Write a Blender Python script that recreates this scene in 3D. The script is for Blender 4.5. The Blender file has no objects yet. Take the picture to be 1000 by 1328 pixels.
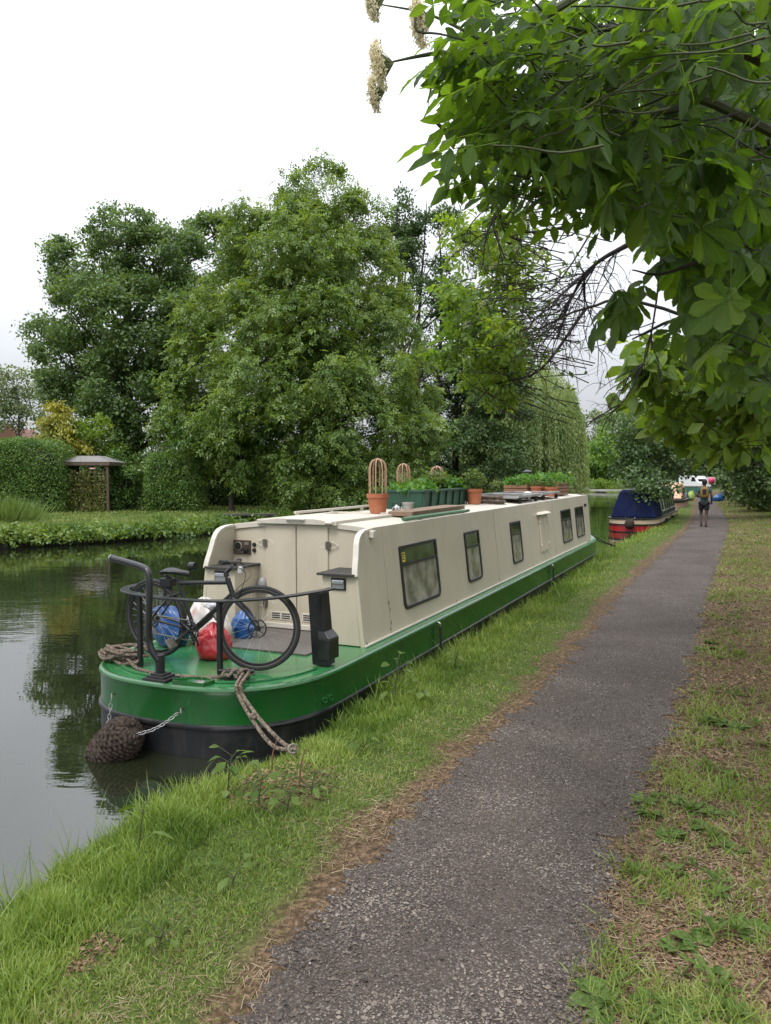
import bpy, math, random
import numpy as np
from mathutils import Vector, Matrix
random.seed(7); rng = np.random.default_rng(11)
R = math.radians
scene = bpy.context.scene
col = scene.collection

# ------------------------------------------------------------------ camera
F, CX, CY, EYE = 1000.0, 500.0, 664.0, 2.1
PITCH = math.atan((CY - 620) / F)
cd = bpy.data.cameras.new('camera'); cam = bpy.data.objects.new('camera', cd); col.objects.link(cam)
cam.location = (0, 0, EYE); cam.rotation_euler = (math.pi / 2 - PITCH, 0, 0)
cd.sensor_fit = 'HORIZONTAL'; cd.sensor_width = 36; cd.lens = 36.0; cd.clip_start = .05; cd.clip_end = 1500
scene.camera = cam

# ------------------------------------------------------------------ sky, sun, exposure
SUN_EL, SUN_AZ = R(58), R(-150)          # azimuth measured from +Y towards +X
w = bpy.data.worlds.new('World'); scene.world = w; w.use_nodes = True
nt = w.node_tree; nt.nodes.clear()
def wn(t): return nt.nodes.new(t)
out = wn('ShaderNodeOutputWorld'); bg = wn('ShaderNodeBackground')
sky = wn('ShaderNodeTexSky'); sky.sky_type = 'NISHITA'; sky.sun_disc = False
sky.sun_elevation = SUN_EL; sky.sun_rotation = SUN_AZ; sky.air_density = 1.2; sky.dust_density = 4
hs = wn('ShaderNodeHueSaturation'); hs.inputs['Saturation'].default_value = .25
tc = wn('ShaderNodeTexCoord'); sx = wn('ShaderNodeSeparateXYZ')
mr = wn('ShaderNodeMapRange'); mr.inputs[1].default_value = 0.08; mr.inputs[2].default_value = .8
mr.inputs[3].default_value = 6.2; mr.inputs[4].default_value = 23.0
nz = wn('ShaderNodeTexNoise'); nz.inputs['Scale'].default_value = 2.2; nz.inputs['Detail'].default_value = 4
mr2 = wn('ShaderNodeMapRange'); mr2.inputs[1].default_value = .3; mr2.inputs[2].default_value = .7
mr2.inputs[3].default_value = .84; mr2.inputs[4].default_value = 1.12
mu = wn('ShaderNodeMath'); mu.operation = 'MULTIPLY'
cm = wn('ShaderNodeMix'); cm.data_type = 'RGBA'; cm.blend_type = 'MULTIPLY'; cm.inputs[0].default_value = 1
cm.inputs[6].default_value = (.945, .98, 1.045, 1)
mx = wn('ShaderNodeMix'); mx.data_type = 'RGBA'; mx.inputs[0].default_value = .88
L = nt.links.new
L(sky.outputs[0], hs.inputs['Color']); L(tc.outputs['Generated'], sx.inputs[0]); L(sx.outputs[2], mr.inputs[0])
L(tc.outputs['Generated'], nz.inputs['Vector']); L(nz.outputs[0], mr2.inputs[0])
L(mr.outputs[0], mu.inputs[0]); L(mr2.outputs[0], mu.inputs[1]); L(mu.outputs[0], cm.inputs[7])
L(hs.outputs[0], mx.inputs[6]); L(cm.outputs[2], mx.inputs[7]); L(mx.outputs[2], bg.inputs[0])
bg.inputs[1].default_value = .092
L(bg.outputs[0], out.inputs[0])
ld = bpy.data.lights.new('sun', 'SUN'); ld.energy = 1.5; ld.angle = R(20); ld.color = (1, .96, .9)
sun = bpy.data.objects.new('sun', ld); col.objects.link(sun)
sd = Vector((math.sin(SUN_AZ) * math.cos(SUN_EL), math.cos(SUN_AZ) * math.cos(SUN_EL), math.sin(SUN_EL)))
sun.rotation_euler = (-sd).to_track_quat('-Z', 'Y').to_euler(); sun.location = sd * 50
vs = scene.view_settings; vs.view_transform = 'Standard'; vs.look = 'None'; vs.exposure = 0.45; vs.gamma = 1
scene.cycles.max_bounces = 7; scene.cycles.transparent_max_bounces = 6
scene.cycles.caustics_reflective = False; scene.cycles.caustics_refractive = False

# ------------------------------------------------------------------ projection helpers (photo pixel -> place)
_f = np.array([0, math.cos(PITCH), -math.sin(PITCH)]); _r = np.array([1., 0, 0]); _u = np.array([0, math.sin(PITCH), math.cos(PITCH)])
CAM = np.array([0, 0, EYE])
def ray(px, py): return _f + _r * (px - CX) / F - _u * (py - CY) / F
def at(px, py, Y): r = ray(px, py); return CAM + r * (Y / r[1])
def gnd(px, py, z=0.): r = ray(px, py); return CAM + r * ((z - EYE) / r[2])

# ------------------------------------------------------------------ materials
MATS = {}
def lin(c): return tuple(((x / 255) / 12.92 if x / 255 <= .04045 else ((x / 255 + .055) / 1.055) ** 2.4) for x in c)
def M(name, base, rough=.5, metal=0., var=.12, vs=6., bump=0., bs=60., ior=1.5, coat=0., tint=None, ta=.5, ts=3., det=5., spec=None, tz=None):
    """painted / solid material: base colour broken up by noise, optional second tint in patches, optional bump"""
    if name in MATS: return MATS[name]
    m = bpy.data.materials.new(name); m.use_nodes = True; t = m.node_tree; n = t.nodes; l = t.links.new
    p = n['Principled BSDF']; p.inputs['Roughness'].default_value = rough; p.inputs['Metallic'].default_value = metal
    p.inputs['IOR'].default_value = ior; p.inputs['Coat Weight'].default_value = coat; p.inputs['Coat Roughness'].default_value = .08
    if spec is not None: p.inputs['Specular IOR Level'].default_value = spec
    c = n.new('ShaderNodeTexCoord')
    a = n.new('ShaderNodeTexNoise'); a.inputs['Scale'].default_value = vs; a.inputs['Detail'].default_value = det; l(c.outputs['Object'], a.inputs['Vector'])
    r = n.new('ShaderNodeMapRange'); r.inputs[1].default_value = .25; r.inputs[2].default_value = .75; r.inputs[3].default_value = 1 - var; r.inputs[4].default_value = 1 + var
    l(a.outputs[0], r.inputs[0])
    x = n.new('ShaderNodeMix'); x.data_type = 'RGBA'; x.blend_type = 'MULTIPLY'; x.inputs[0].default_value = 1
    x.inputs[6].default_value = (*base, 1); l(r.outputs[0], x.inputs[7]); src = x.outputs[2]
    if tint:
        b = n.new('ShaderNodeTexNoise'); b.inputs['Scale'].default_value = ts; b.inputs['Detail'].default_value = 8; b.inputs['Roughness'].default_value = .65; mp = n.new('ShaderNodeMapping'); mp.inputs['Scale'].default_value = (1, 1, tz or 1); l(c.outputs['Object'], mp.inputs[0]); l(mp.outputs[0], b.inputs['Vector'])
        q = n.new('ShaderNodeMapRange'); q.inputs[1].default_value = .5; q.inputs[2].default_value = .68; q.inputs[3].default_value = 0; q.inputs[4].default_value = ta; l(b.outputs[0], q.inputs[0])
        y = n.new('ShaderNodeMix'); y.data_type = 'RGBA'; l(q.outputs[0], y.inputs[0]); l(src, y.inputs[6]); y.inputs[7].default_value = (*tint, 1); src = y.outputs[2]
    l(src, p.inputs['Base Color'])
    rr = n.new('ShaderNodeMapRange'); rr.inputs[1].default_value = .3; rr.inputs[2].default_value = .7; rr.inputs[3].default_value = rough * .85; rr.inputs[4].default_value = min(1, rough * 1.2)
    l(a.outputs[0], rr.inputs[0]); l(rr.outputs[0], p.inputs['Roughness'])
    if bump:
        k = n.new('ShaderNodeTexNoise'); k.inputs['Scale'].default_value = bs; k.inputs['Detail'].default_value = 4; l(c.outputs['Object'], k.inputs['Vector'])
        u = n.new('ShaderNodeBump'); u.inputs['Strength'].default_value = bump; u.inputs['Distance'].default_value = .01; l(k.outputs[0], u.inputs['Height']); l(u.outputs[0], p.inputs['Normal'])
    MATS[name] = m; return m

def leafmat(name, cols, trans=.35, rough=.45, tcol=None, veins=False, nscale=.6, spec=.4):
    """foliage: colour picked per leaf and per bough, light passing through the blade"""
    if name in MATS: return MATS[name]
    m = bpy.data.materials.new(name); m.use_nodes = True; t = m.node_tree; n = t.nodes; l = t.links.new
    p = n['Principled BSDF']; p.inputs['Roughness'].default_value = rough; p.inputs['Specular IOR Level'].default_value = spec
    g = n.new('ShaderNodeNewGeometry'); c = n.new('ShaderNodeTexCoord')
    a = n.new('ShaderNodeTexNoise'); a.inputs['Scale'].default_value = nscale; a.inputs['Detail'].default_value = 3; l(c.outputs['Object'], a.inputs['Vector'])
    s = n.new('ShaderNodeMath'); s.operation = 'MULTIPLY_ADD'; s.inputs[1].default_value = .42; l(g.outputs['Random Per Island'], s.inputs[0])
    q = n.new('ShaderNodeMapRange'); q.inputs[1].default_value = .3; q.inputs[2].default_value = .7; q.inputs[3].default_value = -.04; q.inputs[4].default_value = .62; l(a.outputs[0], q.inputs[0]); l(q.outputs[0], s.inputs[2])
    r = n.new('ShaderNodeValToRGB'); e = r.color_ramp.elements; e[0].color = (*cols[0], 1); e[0].position = .1; e[1].color = (*cols[-1], 1); e[1].position = .92
    for i, cc in enumerate(cols[1:-1]): z = e.new(.1 + .82 * (i + 1) / (len(cols) - 1)); z.color = (*cc, 1)
    l(s.outputs[0], r.inputs[0]); src = r.outputs[0]
    if veins:
        uv = n.new('ShaderNodeUVMap'); sp = n.new('ShaderNodeSeparateXYZ'); l(uv.outputs[0], sp.inputs[0])
        ab = n.new('ShaderNodeMath'); ab.operation = 'ABSOLUTE'; l(sp.outputs[1], ab.inputs[0])
        k1 = n.new('ShaderNodeMath'); k1.operation = 'MULTIPLY_ADD'; k1.inputs[1].default_value = -.28; l(ab.outputs[0], k1.inputs[0]); l(sp.outputs[0], k1.inputs[2])
        k2 = n.new('ShaderNodeMath'); k2.operation = 'MULTIPLY'; k2.inputs[1].default_value = 88; l(k1.outputs[0], k2.inputs[0])
        k3 = n.new('ShaderNodeMath'); k3.operation = 'SINE'; l(k2.outputs[0], k3.inputs[0])
        bp = n.new('ShaderNodeBump'); bp.inputs['Strength'].default_value = .55; bp.inputs['Distance'].default_value = .003; l(k3.outputs[0], bp.inputs['Height']); l(bp.outputs[0], p.inputs['Normal'])
        md = n.new('ShaderNodeMapRange'); md.inputs[1].default_value = 0; md.inputs[2].default_value = .07; md.inputs[3].default_value = .45; md.inputs[4].default_value = 0; l(ab.outputs[0], md.inputs[0])
        mm = n.new('ShaderNodeMix'); mm.data_type = 'RGBA'; l(md.outputs[0], mm.inputs[0]); l(src, mm.inputs[6]); mm.inputs[7].default_value = (.16, .24, .07, 1); src = mm.outputs[2]
    l(src, p.inputs['Base Color'])
    tr = n.new('ShaderNodeBsdfTranslucent')
    tm = n.new('ShaderNodeMix'); tm.data_type = 'RGBA'; tm.blend_type = 'MULTIPLY'; tm.inputs[0].default_value = 1; l(src, tm.inputs[6]); tm.inputs[7].default_value = (*(tcol or (1.9, 1.7, .7)), 1)
    l(tm.outputs[2], tr.inputs[0])
    ms = n.new('ShaderNodeMixShader'); ms.inputs[0].default_value = trans; l(p.outputs[0], ms.inputs[1]); l(tr.outputs[0], ms.inputs[2]); l(ms.outputs[0], n['Material Output'].inputs[0])
    MATS[name] = m; return m

# ------------------------------------------------------------------ mesh helpers
def link(name, me, mat=None, parent=None, smooth=False):
    if mat: me.materials.append(mat)
    if smooth and len(me.polygons): me.polygons.foreach_set('use_smooth', [True] * len(me.polygons))
    o = bpy.data.objects.new(name, me); col.objects.link(o)
    if parent: o.parent = parent
    return o
def npmesh(name, V, Fq, UV=None):
    """V (n,3), Fq (m,k) -> mesh, quickly"""
    me = bpy.data.meshes.new(name); V = np.asarray(V, np.float32); Fq = np.asarray(Fq, np.int32)
    k = Fq.shape[1]; me.vertices.add(len(V)); me.vertices.foreach_set('co', V.ravel())
    me.loops.add(Fq.size); me.loops.foreach_set('vertex_index', Fq.ravel())
    me.polygons.add(len(Fq)); me.polygons.foreach_set('loop_start', np.arange(0, Fq.size, k, dtype=np.int32))
    if UV is not None:
        u = me.uv_layers.new(name='UVMap'); u.data.foreach_set('uv', np.asarray(UV, np.float32)[Fq.ravel()].ravel())
    me.update(calc_edges=True); return me
def scatter(T, TF, pos, Rm, sc, TU=None):
    """copies of a template: T (k,3), pos (n,3), Rm (n,3,3) with the axes as columns, sc (n,) or (n,3)"""
    sc = np.asarray(sc); sc = sc[:, None, None] if sc.ndim == 1 else sc[:, None, :]
    V = np.einsum('nij,nkj->nki', Rm, T[None] * sc) + pos[:, None, :]
    n, k = len(pos), len(T); Fq = (TF[None] + (np.arange(n) * k)[:, None, None]).reshape(-1, TF.shape[1])
    return V.reshape(-1, 3), Fq, (None if TU is None else np.tile(TU, (n, 1)))
def unit(v): v = np.asarray(v, float); return v / np.maximum(np.linalg.norm(v, axis=-1, keepdims=True), 1e-9)
def frames(a, n):
    """rotation matrices with x along a and z as near n as can be"""
    a = unit(a); b = unit(np.cross(n, a)); n2 = np.cross(a, b); return np.stack([a, b, n2], -1)
def rv(n): return unit(rng.normal(size=(n, 3)))

class MB:
    def __init__(s): s.v = []; s.f = []
    def add(s, V, Fs):
        b = len(s.v); s.v += [tuple(map(float, x)) for x in V]; s.f += [tuple(b + i for i in q) for q in Fs]; return s
    def box(s, c, d, rz=0., bev=0., taper=1., M4=None):
        cx, cy, cz = c; dx, dy, dz = (x / 2 for x in d)
        V = [Vector((x * dx * (taper if z > 0 else 1), y * dy * (taper if z > 0 else 1), z * dz)) for z in (-1, 1) for y in (-1, 1) for x in (-1, 1)]
        Q = Matrix.Rotation(rz, 3, 'Z') if M4 is None else M4
        return s.add([Q @ p + Vector(c) for p in V], [(0, 2, 3, 1), (4, 5, 7, 6), (0, 1, 5, 4), (2, 6, 7, 3), (0, 4, 6, 2), (1, 3, 7, 5)])
    def tube(s, P, r, n=8, cap=True, closed=False, flat=1.):
        P = [Vector(p) for p in P]; k = len(P)
        if not hasattr(r, '__len__'): r = [r] * k
        T = [((P[(i + 1) % k] if closed or i < k - 1 else P[i]) - (P[i - 1] if closed or i > 0 else P[i])).normalized() for i in range(k)]
        u = T[0].orthogonal().normalized(); V = []; 
        for i in range(k):
            u = (u - T[i] * u.dot(T[i]));  u = u.normalized() if u.length > 1e-6 else T[i].orthogonal().normalized()
            b = T[i].cross(u)
            for j in range(n):
                a = 2 * math.pi * j / n; V.append(P[i] + (u * math.cos(a) + b * math.sin(a) * flat) * r[i])
        Fs = [(i * n + j, i * n + (j + 1) % n, ((i + 1) % k) * n + (j + 1) % n, ((i + 1) % k) * n + j) for i in range(k if closed else k - 1) for j in range(n)]
        if cap and not closed: Fs += [tuple(range(n - 1, -1, -1)), tuple((k - 1) * n + j for j in range(n))]
        return s.add(V, Fs)
    def bar(s, P, wx, wz, up=(0, 0, 1), closed=False):
        """rectangular section swept along P: wx sideways, wz along up"""
        P = [Vector(p) for p in P]; up = Vector(up); k = len(P); V = []
        for i in range(k):
            t = ((P[(i + 1) % k] if closed or i < k - 1 else P[i]) - (P[i - 1] if closed or i > 0 else P[i])).normalized()
            b = t.cross(up).normalized(); n_ = b.cross(t).normalized()
            for x, z in ((-1, -1), (1, -1), (1, 1), (-1, 1)): V.append(P[i] + b * x * wx / 2 + n_ * z * wz / 2)
        Fs = [(i * 4 + j, i * 4 + (j + 1) % 4, ((i + 1) % k) * 4 + (j + 1) % 4, ((i + 1) % k) * 4 + j) for i in range(k if closed else k - 1) for j in range(4)]
        if not closed: Fs += [(3, 2, 1, 0), tuple((k - 1) * 4 + j for j in range(4))]
        return s.add(V, Fs)
    def lathe(s, prof, c=(0, 0, 0), n=24, axis=None, sx=1., sy=1.):
        Q = Matrix.Identity(3) if axis is None else Vector((0, 0, 1)).rotation_difference(Vector(axis)).to_matrix()
        V = [Q @ Vector((r * math.cos(2 * math.pi * j / n) * sx, r * math.sin(2 * math.pi * j / n) * sy, z)) + Vector(c) for r, z in prof for j in range(n)]
        k = len(prof); Fs = [(i * n + j, i * n + (j + 1) % n, (i + 1) * n + (j + 1) % n, (i + 1) * n + j) for i in range(k - 1) for j in range(n)]
        if prof[0][0] > 1e-4: Fs.append(tuple(range(n - 1, -1, -1)))
        if prof[-1][0] > 1e-4: Fs.append(tuple((k - 1) * n + j for j in range(n)))
        return s.add(V, Fs)
    def ell(s, c, r, n=14, m=9, Q=None, f=None):
        V = []; 
        for i in range(m + 1):
            t = math.pi * i / m
            for j in range(n):
                a = 2 * math.pi * j / n; p = Vector((r[0] * math.sin(t) * math.cos(a), r[1] * math.sin(t) * math.sin(a), -r[2] * math.cos(t)))
                if f: p = f(p)
                V.append((Q @ p if Q else p) + Vector(c))
        return s.add(V, [(i * n + j, i * n + (j + 1) % n, (i + 1) * n + (j + 1) % n, (i + 1) * n + j) for i in range(m) for j in range(n)])
    def prism(s, A, B):
        """solid between two outlines of equal count"""
        k = len(A); return s.add(list(A) + list(B), [tuple(range(k - 1, -1, -1)), tuple(range(k, 2 * k))] + [(i, (i + 1) % k, k + (i + 1) % k, k + i) for i in range(k)])
    def ring(s, A, B, C_, D):
        """frame between outer outlines A (back) B (front) and inner outlines C_ (front) D (back)"""
        k = len(A); Fs = []
        for a, b in ((0, 1), (1, 2), (2, 3), (3, 0)): Fs += [(a * k + i, a * k + (i + 1) % k, b * k + (i + 1) % k, b * k + i) for i in range(k)]
        return s.add(list(A) + list(B) + list(C_) + list(D), Fs)
    def build(s, name, mat, parent=None, smooth=False, bevel=0., seg=2):
        me = bpy.data.meshes.new(name); me.from_pydata(s.v, [], s.f); me.update()
        o = link(name, me, mat, parent)
        if smooth:
            for q in me.polygons: q.use_smooth = True
            try: me.set_sharp_from_angle(angle=R(38))
            except Exception: pass
        if bevel:
            b = o.modifiers.new('bevel', 'BEVEL'); b.width = bevel; b.segments = seg; b.limit_method = 'ANGLE'; b.angle_limit = R(40)
            try: b.harden_normals = True
            except Exception: pass
        return o

def tag(o, label=None, cat=None, group=None, kind=None):
    if label: o['label'] = label
    if cat: o['category'] = cat
    if group: o['group'] = group
    if kind: o['kind'] = kind
    return o
def thing(name, label, cat, loc=(0, 0, 0), rz=0., group=None, mw=None):
    o = bpy.data.objects.new(name, None); col.objects.link(o); o.empty_display_size = .2
    if mw is not None: o.matrix_world = mw
    else: o.location = loc; o.rotation_euler = (0, 0, rz)
    return tag(o, label, cat, group)
def dup(o, parent=None):
    c = o.copy(); col.objects.link(c)
    if parent: c.parent = parent
    for ch in list(o.children): dup(ch, c)
    return c
def bez(p0, p1, p2, n=8):
    p0, p1, p2 = map(np.asarray, (p0, p1, p2)); t = np.linspace(0, 1, n)[:, None]; return (1 - t) ** 2 * p0 + 2 * t * (1 - t) * p1 + t ** 2 * p2
def smooth_path(P, n=6):
    P = [np.asarray(p, float) for p in P]; Q = [2 * P[0] - P[1]] + P + [2 * P[-1] - P[-2]]; O = []
    for i in range(1, len(Q) - 2):
        for t in np.linspace(0, 1, n, endpoint=False):
            a, b, c, d = Q[i - 1:i + 3]; O.append(.5 * (2 * b + (c - a) * t + (2 * a - 5 * b + 4 * c - d) * t * t + (3 * b - a - 3 * c + d) * t ** 3))
    return O + [P[-1]]

# ------------------------------------------------------------------ the lie of the land
NEAR = np.array([(-9, -14), (-3.3, -1), (-1.95, 2.6), (-1.85, 3.2), (-1.62, 4.05), (-1.18, 4.95), (-.74, 5.45), (-.47, 6.15), (.08, 7.4), (.9, 9.2), (2.5, 12.7), (5.6, 20.3), (10.4, 30), (19.2, 52), (25, 68), (31.5, 88), (35, 103), (33, 110)], float)
ENDB = np.array([(27, 117), (10, 127), (-60, 158)], float)
FAR = np.array([(-60, 140), (5, 100), (14, 90), (16.8, 84), (8, 65), (-1, 45), (-6.6, 30), (-8.1, 26.9), (-9.9, 24.7), (-11.7, 23.1), (-17, 19), (-26, 11), (-45, -5), (-70, -30)], float)
POLY = np.concatenate([NEAR, ENDB, FAR]); NFAR = len(NEAR) + len(ENDB)
def seg_dist(P, A, B):
    d = B - A; t = np.clip(((P - A) @ d) / (d @ d), 0, 1); return np.linalg.norm(P - (A + t[:, None] * d), axis=1), t
def shore(P):
    """signed distance to the water's edge (positive on land) and whether the far bank is nearest"""
    P = np.asarray(P, float); best = np.full(len(P), 1e9); far = np.zeros(len(P), bool); inside = np.zeros(len(P), bool); k = len(POLY)
    for i in range(k):
        A, B = POLY[i], POLY[(i + 1) % k]; d, _ = seg_dist(P, A, B); m = d < best; best = np.where(m, d, best); far = np.where(m, i >= NFAR - 1, far)
        c = (A[1] > P[:, 1]) != (B[1] > P[:, 1])
        with np.errstate(divide='ignore', invalid='ignore'): inside ^= c & (P[:, 0] < (B[0] - A[0]) * (P[:, 1] - A[1]) / (B[1] - A[1]) + A[0])
    return np.where(inside, -best, best), far
PC = np.array([(-.55, -3), (-.1, .5), (.12, 2.47), (.32, 3.1), (.86, 4.3), (1.88, 6.36), (3.46, 9.94), (5.3, 14.0), (7.15, 18), (9.23, 22.5), (11.79, 28.1), (15.2, 36), (18.85, 45), (24.9, 60), (32, 78), (40, 98)], float)
PW = np.array([.55, .55, .545, .54, .535, .545, .58, .63, .64, .65, .66, .66, .66, .66, .66, .66])
PCs = np.array(smooth_path(PC, 14)); PWs = np.interp(np.linspace(0, len(PC) - 1, len(PCs)), np.arange(len(PC)), PW)
def path_side(P):
    """distance outside the path's edge (negative on it) and side (+1 right of it)"""
    P = np.asarray(P, float); best = np.full(len(P), 1e9); side = np.zeros(len(P))
    for i in range(0, len(PCs) - 1):
        A, B = PCs[i], PCs[i + 1]; d, t = seg_dist(P, A, B); e = d - (PWs[i] * (1 - t) + PWs[i + 1] * t); m = e < best
        best = np.where(m, e, best); cr = (B[0] - A[0]) * (P[:, 1] - A[1]) - (B[1] - A[1]) * (P[:, 0] - A[0]); side = np.where(m, np.where(cr < 0, 1, -1), side)
    return best, side
def wob(P, s): x, y = P[:, 0] * s, P[:, 1] * s; return (np.sin(x * 1.7 + 1.3 * np.sin(y * .9)) + np.sin(y * 2.1 + 1.7 * np.sin(x * 1.3 + 2)) + np.sin((x + y) * 3.1 + 4)) / 3
def height(P):
    P = np.asarray(P, float); d, far = shore(P); e, side = path_side(P)
    d = d + .05 * wob(P, 2.3)
    hn = np.interp(d, [-.8, -.25, 0, .1, .3, .8, 1.3], [-.9, -.5, -.06, .12, .21, .285, .30])
    hf = np.interp(d, [-.6, -.12, 0, .12, .5, 2, 6], [-.9, -.6, .22, .33, .40, .46, .5])
    h = np.where(far, hf, hn)
    off = np.clip((e - .15) / .6, 0, 1); land = np.clip((d - .1) * 2, 0, 1)
    h = h + off * land * (.018 * wob(P, 5) + .02 * wob(P, 1.7))
    r = (side > 0) & (~far) & (P[:, 1] < 105); h = h + np.where(r, .55 * (1 - np.exp(-np.clip(e - .25, 0, 99) * .11)), 0)
    return h
def H1(x, y): return float(height(np.array([[x, y]]))[0])

# ground: one sheet, rings growing with distance
nr, na = 430, 560
rad = 1.0 * (700 / 1.0) ** (np.linspace(0, 1, nr) ** 1.05); ang = np.linspace(R(-115), R(115), na)
GR, GA = np.meshgrid(rad, ang, indexing='ij'); GP = np.stack([GR * np.sin(GA), GR * np.cos(GA)], -1).reshape(-1, 2)
GZ = height(GP); gi = np.arange(nr * na).reshape(nr, na)
GF = np.stack([gi[:-1, :-1], gi[:-1, 1:], gi[1:, 1:], gi[1:, :-1]], -1).reshape(-1, 4)[:, ::-1]
gm = npmesh('ground', np.column_stack([GP, GZ]), GF)
ge, gside = path_side(GP); gd, gfar = shore(GP)
dry = np.where(gfar, .0, np.where(gside > 0, np.clip((1 - (ge - 3.2) * .12) * np.interp(GR.ravel(), [10, 30], [1, .5]), .3, .92), np.clip(1.05 - ge / .45, .12, 1)))
at_ = gm.attributes.new('dry', 'FLOAT', 'POINT'); at_.data.foreach_set('value', dry.astype(np.float32))
def ground_mat():
    m = bpy.data.materials.new('turf_and_litter'); m.use_nodes = True; t = m.node_tree; n = t.nodes; l = t.links.new; p = n['Principled BSDF']; p.inputs['Roughness'].default_value = .95; p.inputs['Specular IOR Level'].default_value = .15
    c = n.new('ShaderNodeTexCoord'); A = n.new('ShaderNodeAttribute'); A.attribute_name = 'dry'
    def noise(s, d=6, r=.6): k = n.new('ShaderNodeTexNoise'); k.inputs['Scale'].default_value = s; k.inputs['Detail'].default_value = d; k.inputs['Roughness'].default_value = r; l(c.outputs['Object'], k.inputs['Vector']); return k
    n1, n2, n3 = noise(1.6), noise(38, 5, .7), noise(9)
    g = n.new('ShaderNodeValToRGB'); g.color_ramp.elements[0].color = (.022, .03, .008, 1); g.color_ramp.elements[1].color = (.10, .145, .028, 1); g.color_ramp.elements[0].position = .3; g.color_ramp.elements[1].position = .72; l(n2.outputs[0], g.inputs[0])
    b = n.new('ShaderNodeValToRGB'); e = b.color_ramp.elements; e[0].color = (.022, .014, .009, 1); e[0].position = .28; e[1].color = (.27, .185, .11, 1); e[1].position = .74; k = e.new(.5); k.color = (.095, .062, .036, 1); l(n2.outputs[0], b.inputs[0])
    s = n.new('ShaderNodeMath'); s.operation = 'ADD'; l(A.outputs['Fac'], s.inputs[0])
    q = n.new('ShaderNodeMapRange'); q.inputs[1].default_value = .3; q.inputs[2].default_value = .7; q.inputs[3].default_value = -.4; q.inputs[4].default_value = .4; l(n1.outputs[0], q.inputs[0]); l(q.outputs[0], s.inputs[1])
    q2 = n.new('ShaderNodeMapRange'); q2.inputs[1].default_value = .35; q2.inputs[2].default_value = .65; l(s.outputs[0], q2.inputs[0])
    x = n.new('ShaderNodeMix'); x.data_type = 'RGBA'; l(q2.outputs[0], x.inputs[0]); l(g.outputs[0], x.inputs[6]); l(b.outputs[0], x.inputs[7]); l(x.outputs[2], p.inputs['Base Color'])
    u = n.new('ShaderNodeBump'); u.inputs['Strength'].default_value = .9; u.inputs['Distance'].default_value = .02; l(n2.outputs[0], u.inputs['Height']); l(u.outputs[0], p.inputs['Normal'])
    return m
ground = tag(link('ground', gm, ground_mat(), None, True), kind='structure')

# towpath
def path_mat():
    m = bpy.data.materials.new('fine_gravel'); m.use_nodes = True; t = m.node_tree; n = t.nodes; l = t.links.new; p = n['Principled BSDF']; p.inputs['Roughness'].default_value = .9; p.inputs['Specular IOR Level'].default_value = .25
    c = n.new('ShaderNodeTexCoord')
    v = n.new('ShaderNodeTexVoronoi'); v.inputs['Scale'].default_value = 150; l(c.outputs['Object'], v.inputs['Vector'])
    v2 = n.new('ShaderNodeTexVoronoi'); v2.inputs['Scale'].default_value = 60; l(c.outputs['Object'], v2.inputs['Vector'])
    a = n.new('ShaderNodeTexNoise'); a.inputs['Scale'].default_value = 1.3; a.inputs['Detail'].default_value = 7; l(c.outputs['Object'], a.inputs['Vector'])
    sp = n.new('ShaderNodeSeparateColor'); l(v.outputs['Color'], sp.inputs[0])
    r = n.new('ShaderNodeValToRGB'); e = r.color_ramp.elements; e[0].color = (.028, .022, .019, 1); e[1].color = (.30, .265, .235, 1); e[1].position = 1; k = e.new(.85); k.color = (.102, .084, .073, 1); k = e.new(.4); k.color = (.053, .043, .037, 1); l(sp.outputs[0], r.inputs[0])
    b = n.new('ShaderNodeMapRange'); b.inputs[1].default_value = .3; b.inputs[2].default_value = .7; b.inputs[3].default_value = .66; b.inputs[4].default_value = 1.32; l(a.outputs[0], b.inputs[0])
    x = n.new('ShaderNodeMix'); x.data_type = 'RGBA'; x.blend_type = 'MULTIPLY'; x.inputs[0].default_value = 1; l(r.outputs[0], x.inputs[6]); l(b.outputs[0], x.inputs[7])
    y = n.new('ShaderNodeMix'); y.data_type = 'RGBA'; a2 = n.new('ShaderNodeTexNoise'); a2.inputs['Scale'].default_value = 3.2; a2.inputs['Detail'].default_value = 8; a2.inputs['Roughness'].default_value = .7; l(c.outputs['Object'], a2.inputs['Vector']); q = n.new('ShaderNodeMapRange'); q.inputs[1].default_value = .42; q.inputs[2].default_value = .66; q.inputs[3].default_value = .15; q.inputs[4].default_value = .75; l(a2.outputs[0], q.inputs[0]); l(q.outputs[0], y.inputs[0]); l(x.outputs[2], y.inputs[6]); y.inputs[7].default_value = (.074, .058, .048, 1); l(y.outputs[2], p.inputs['Base Color'])
    s = n.new('ShaderNodeMath'); s.operation = 'ADD'; l(v.outputs['Distance'], s.inputs[0]); l(v2.outputs['Distance'], s.inputs[1])
    u = n.new('ShaderNodeBump'); u.invert = True; u.inputs['Strength'].default_value = .8; u.inputs['Distance'].default_value = .006; l(s.outputs[0], u.inputs['Height']); l(u.outputs[0], p.inputs['Normal'])
    return m
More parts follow.
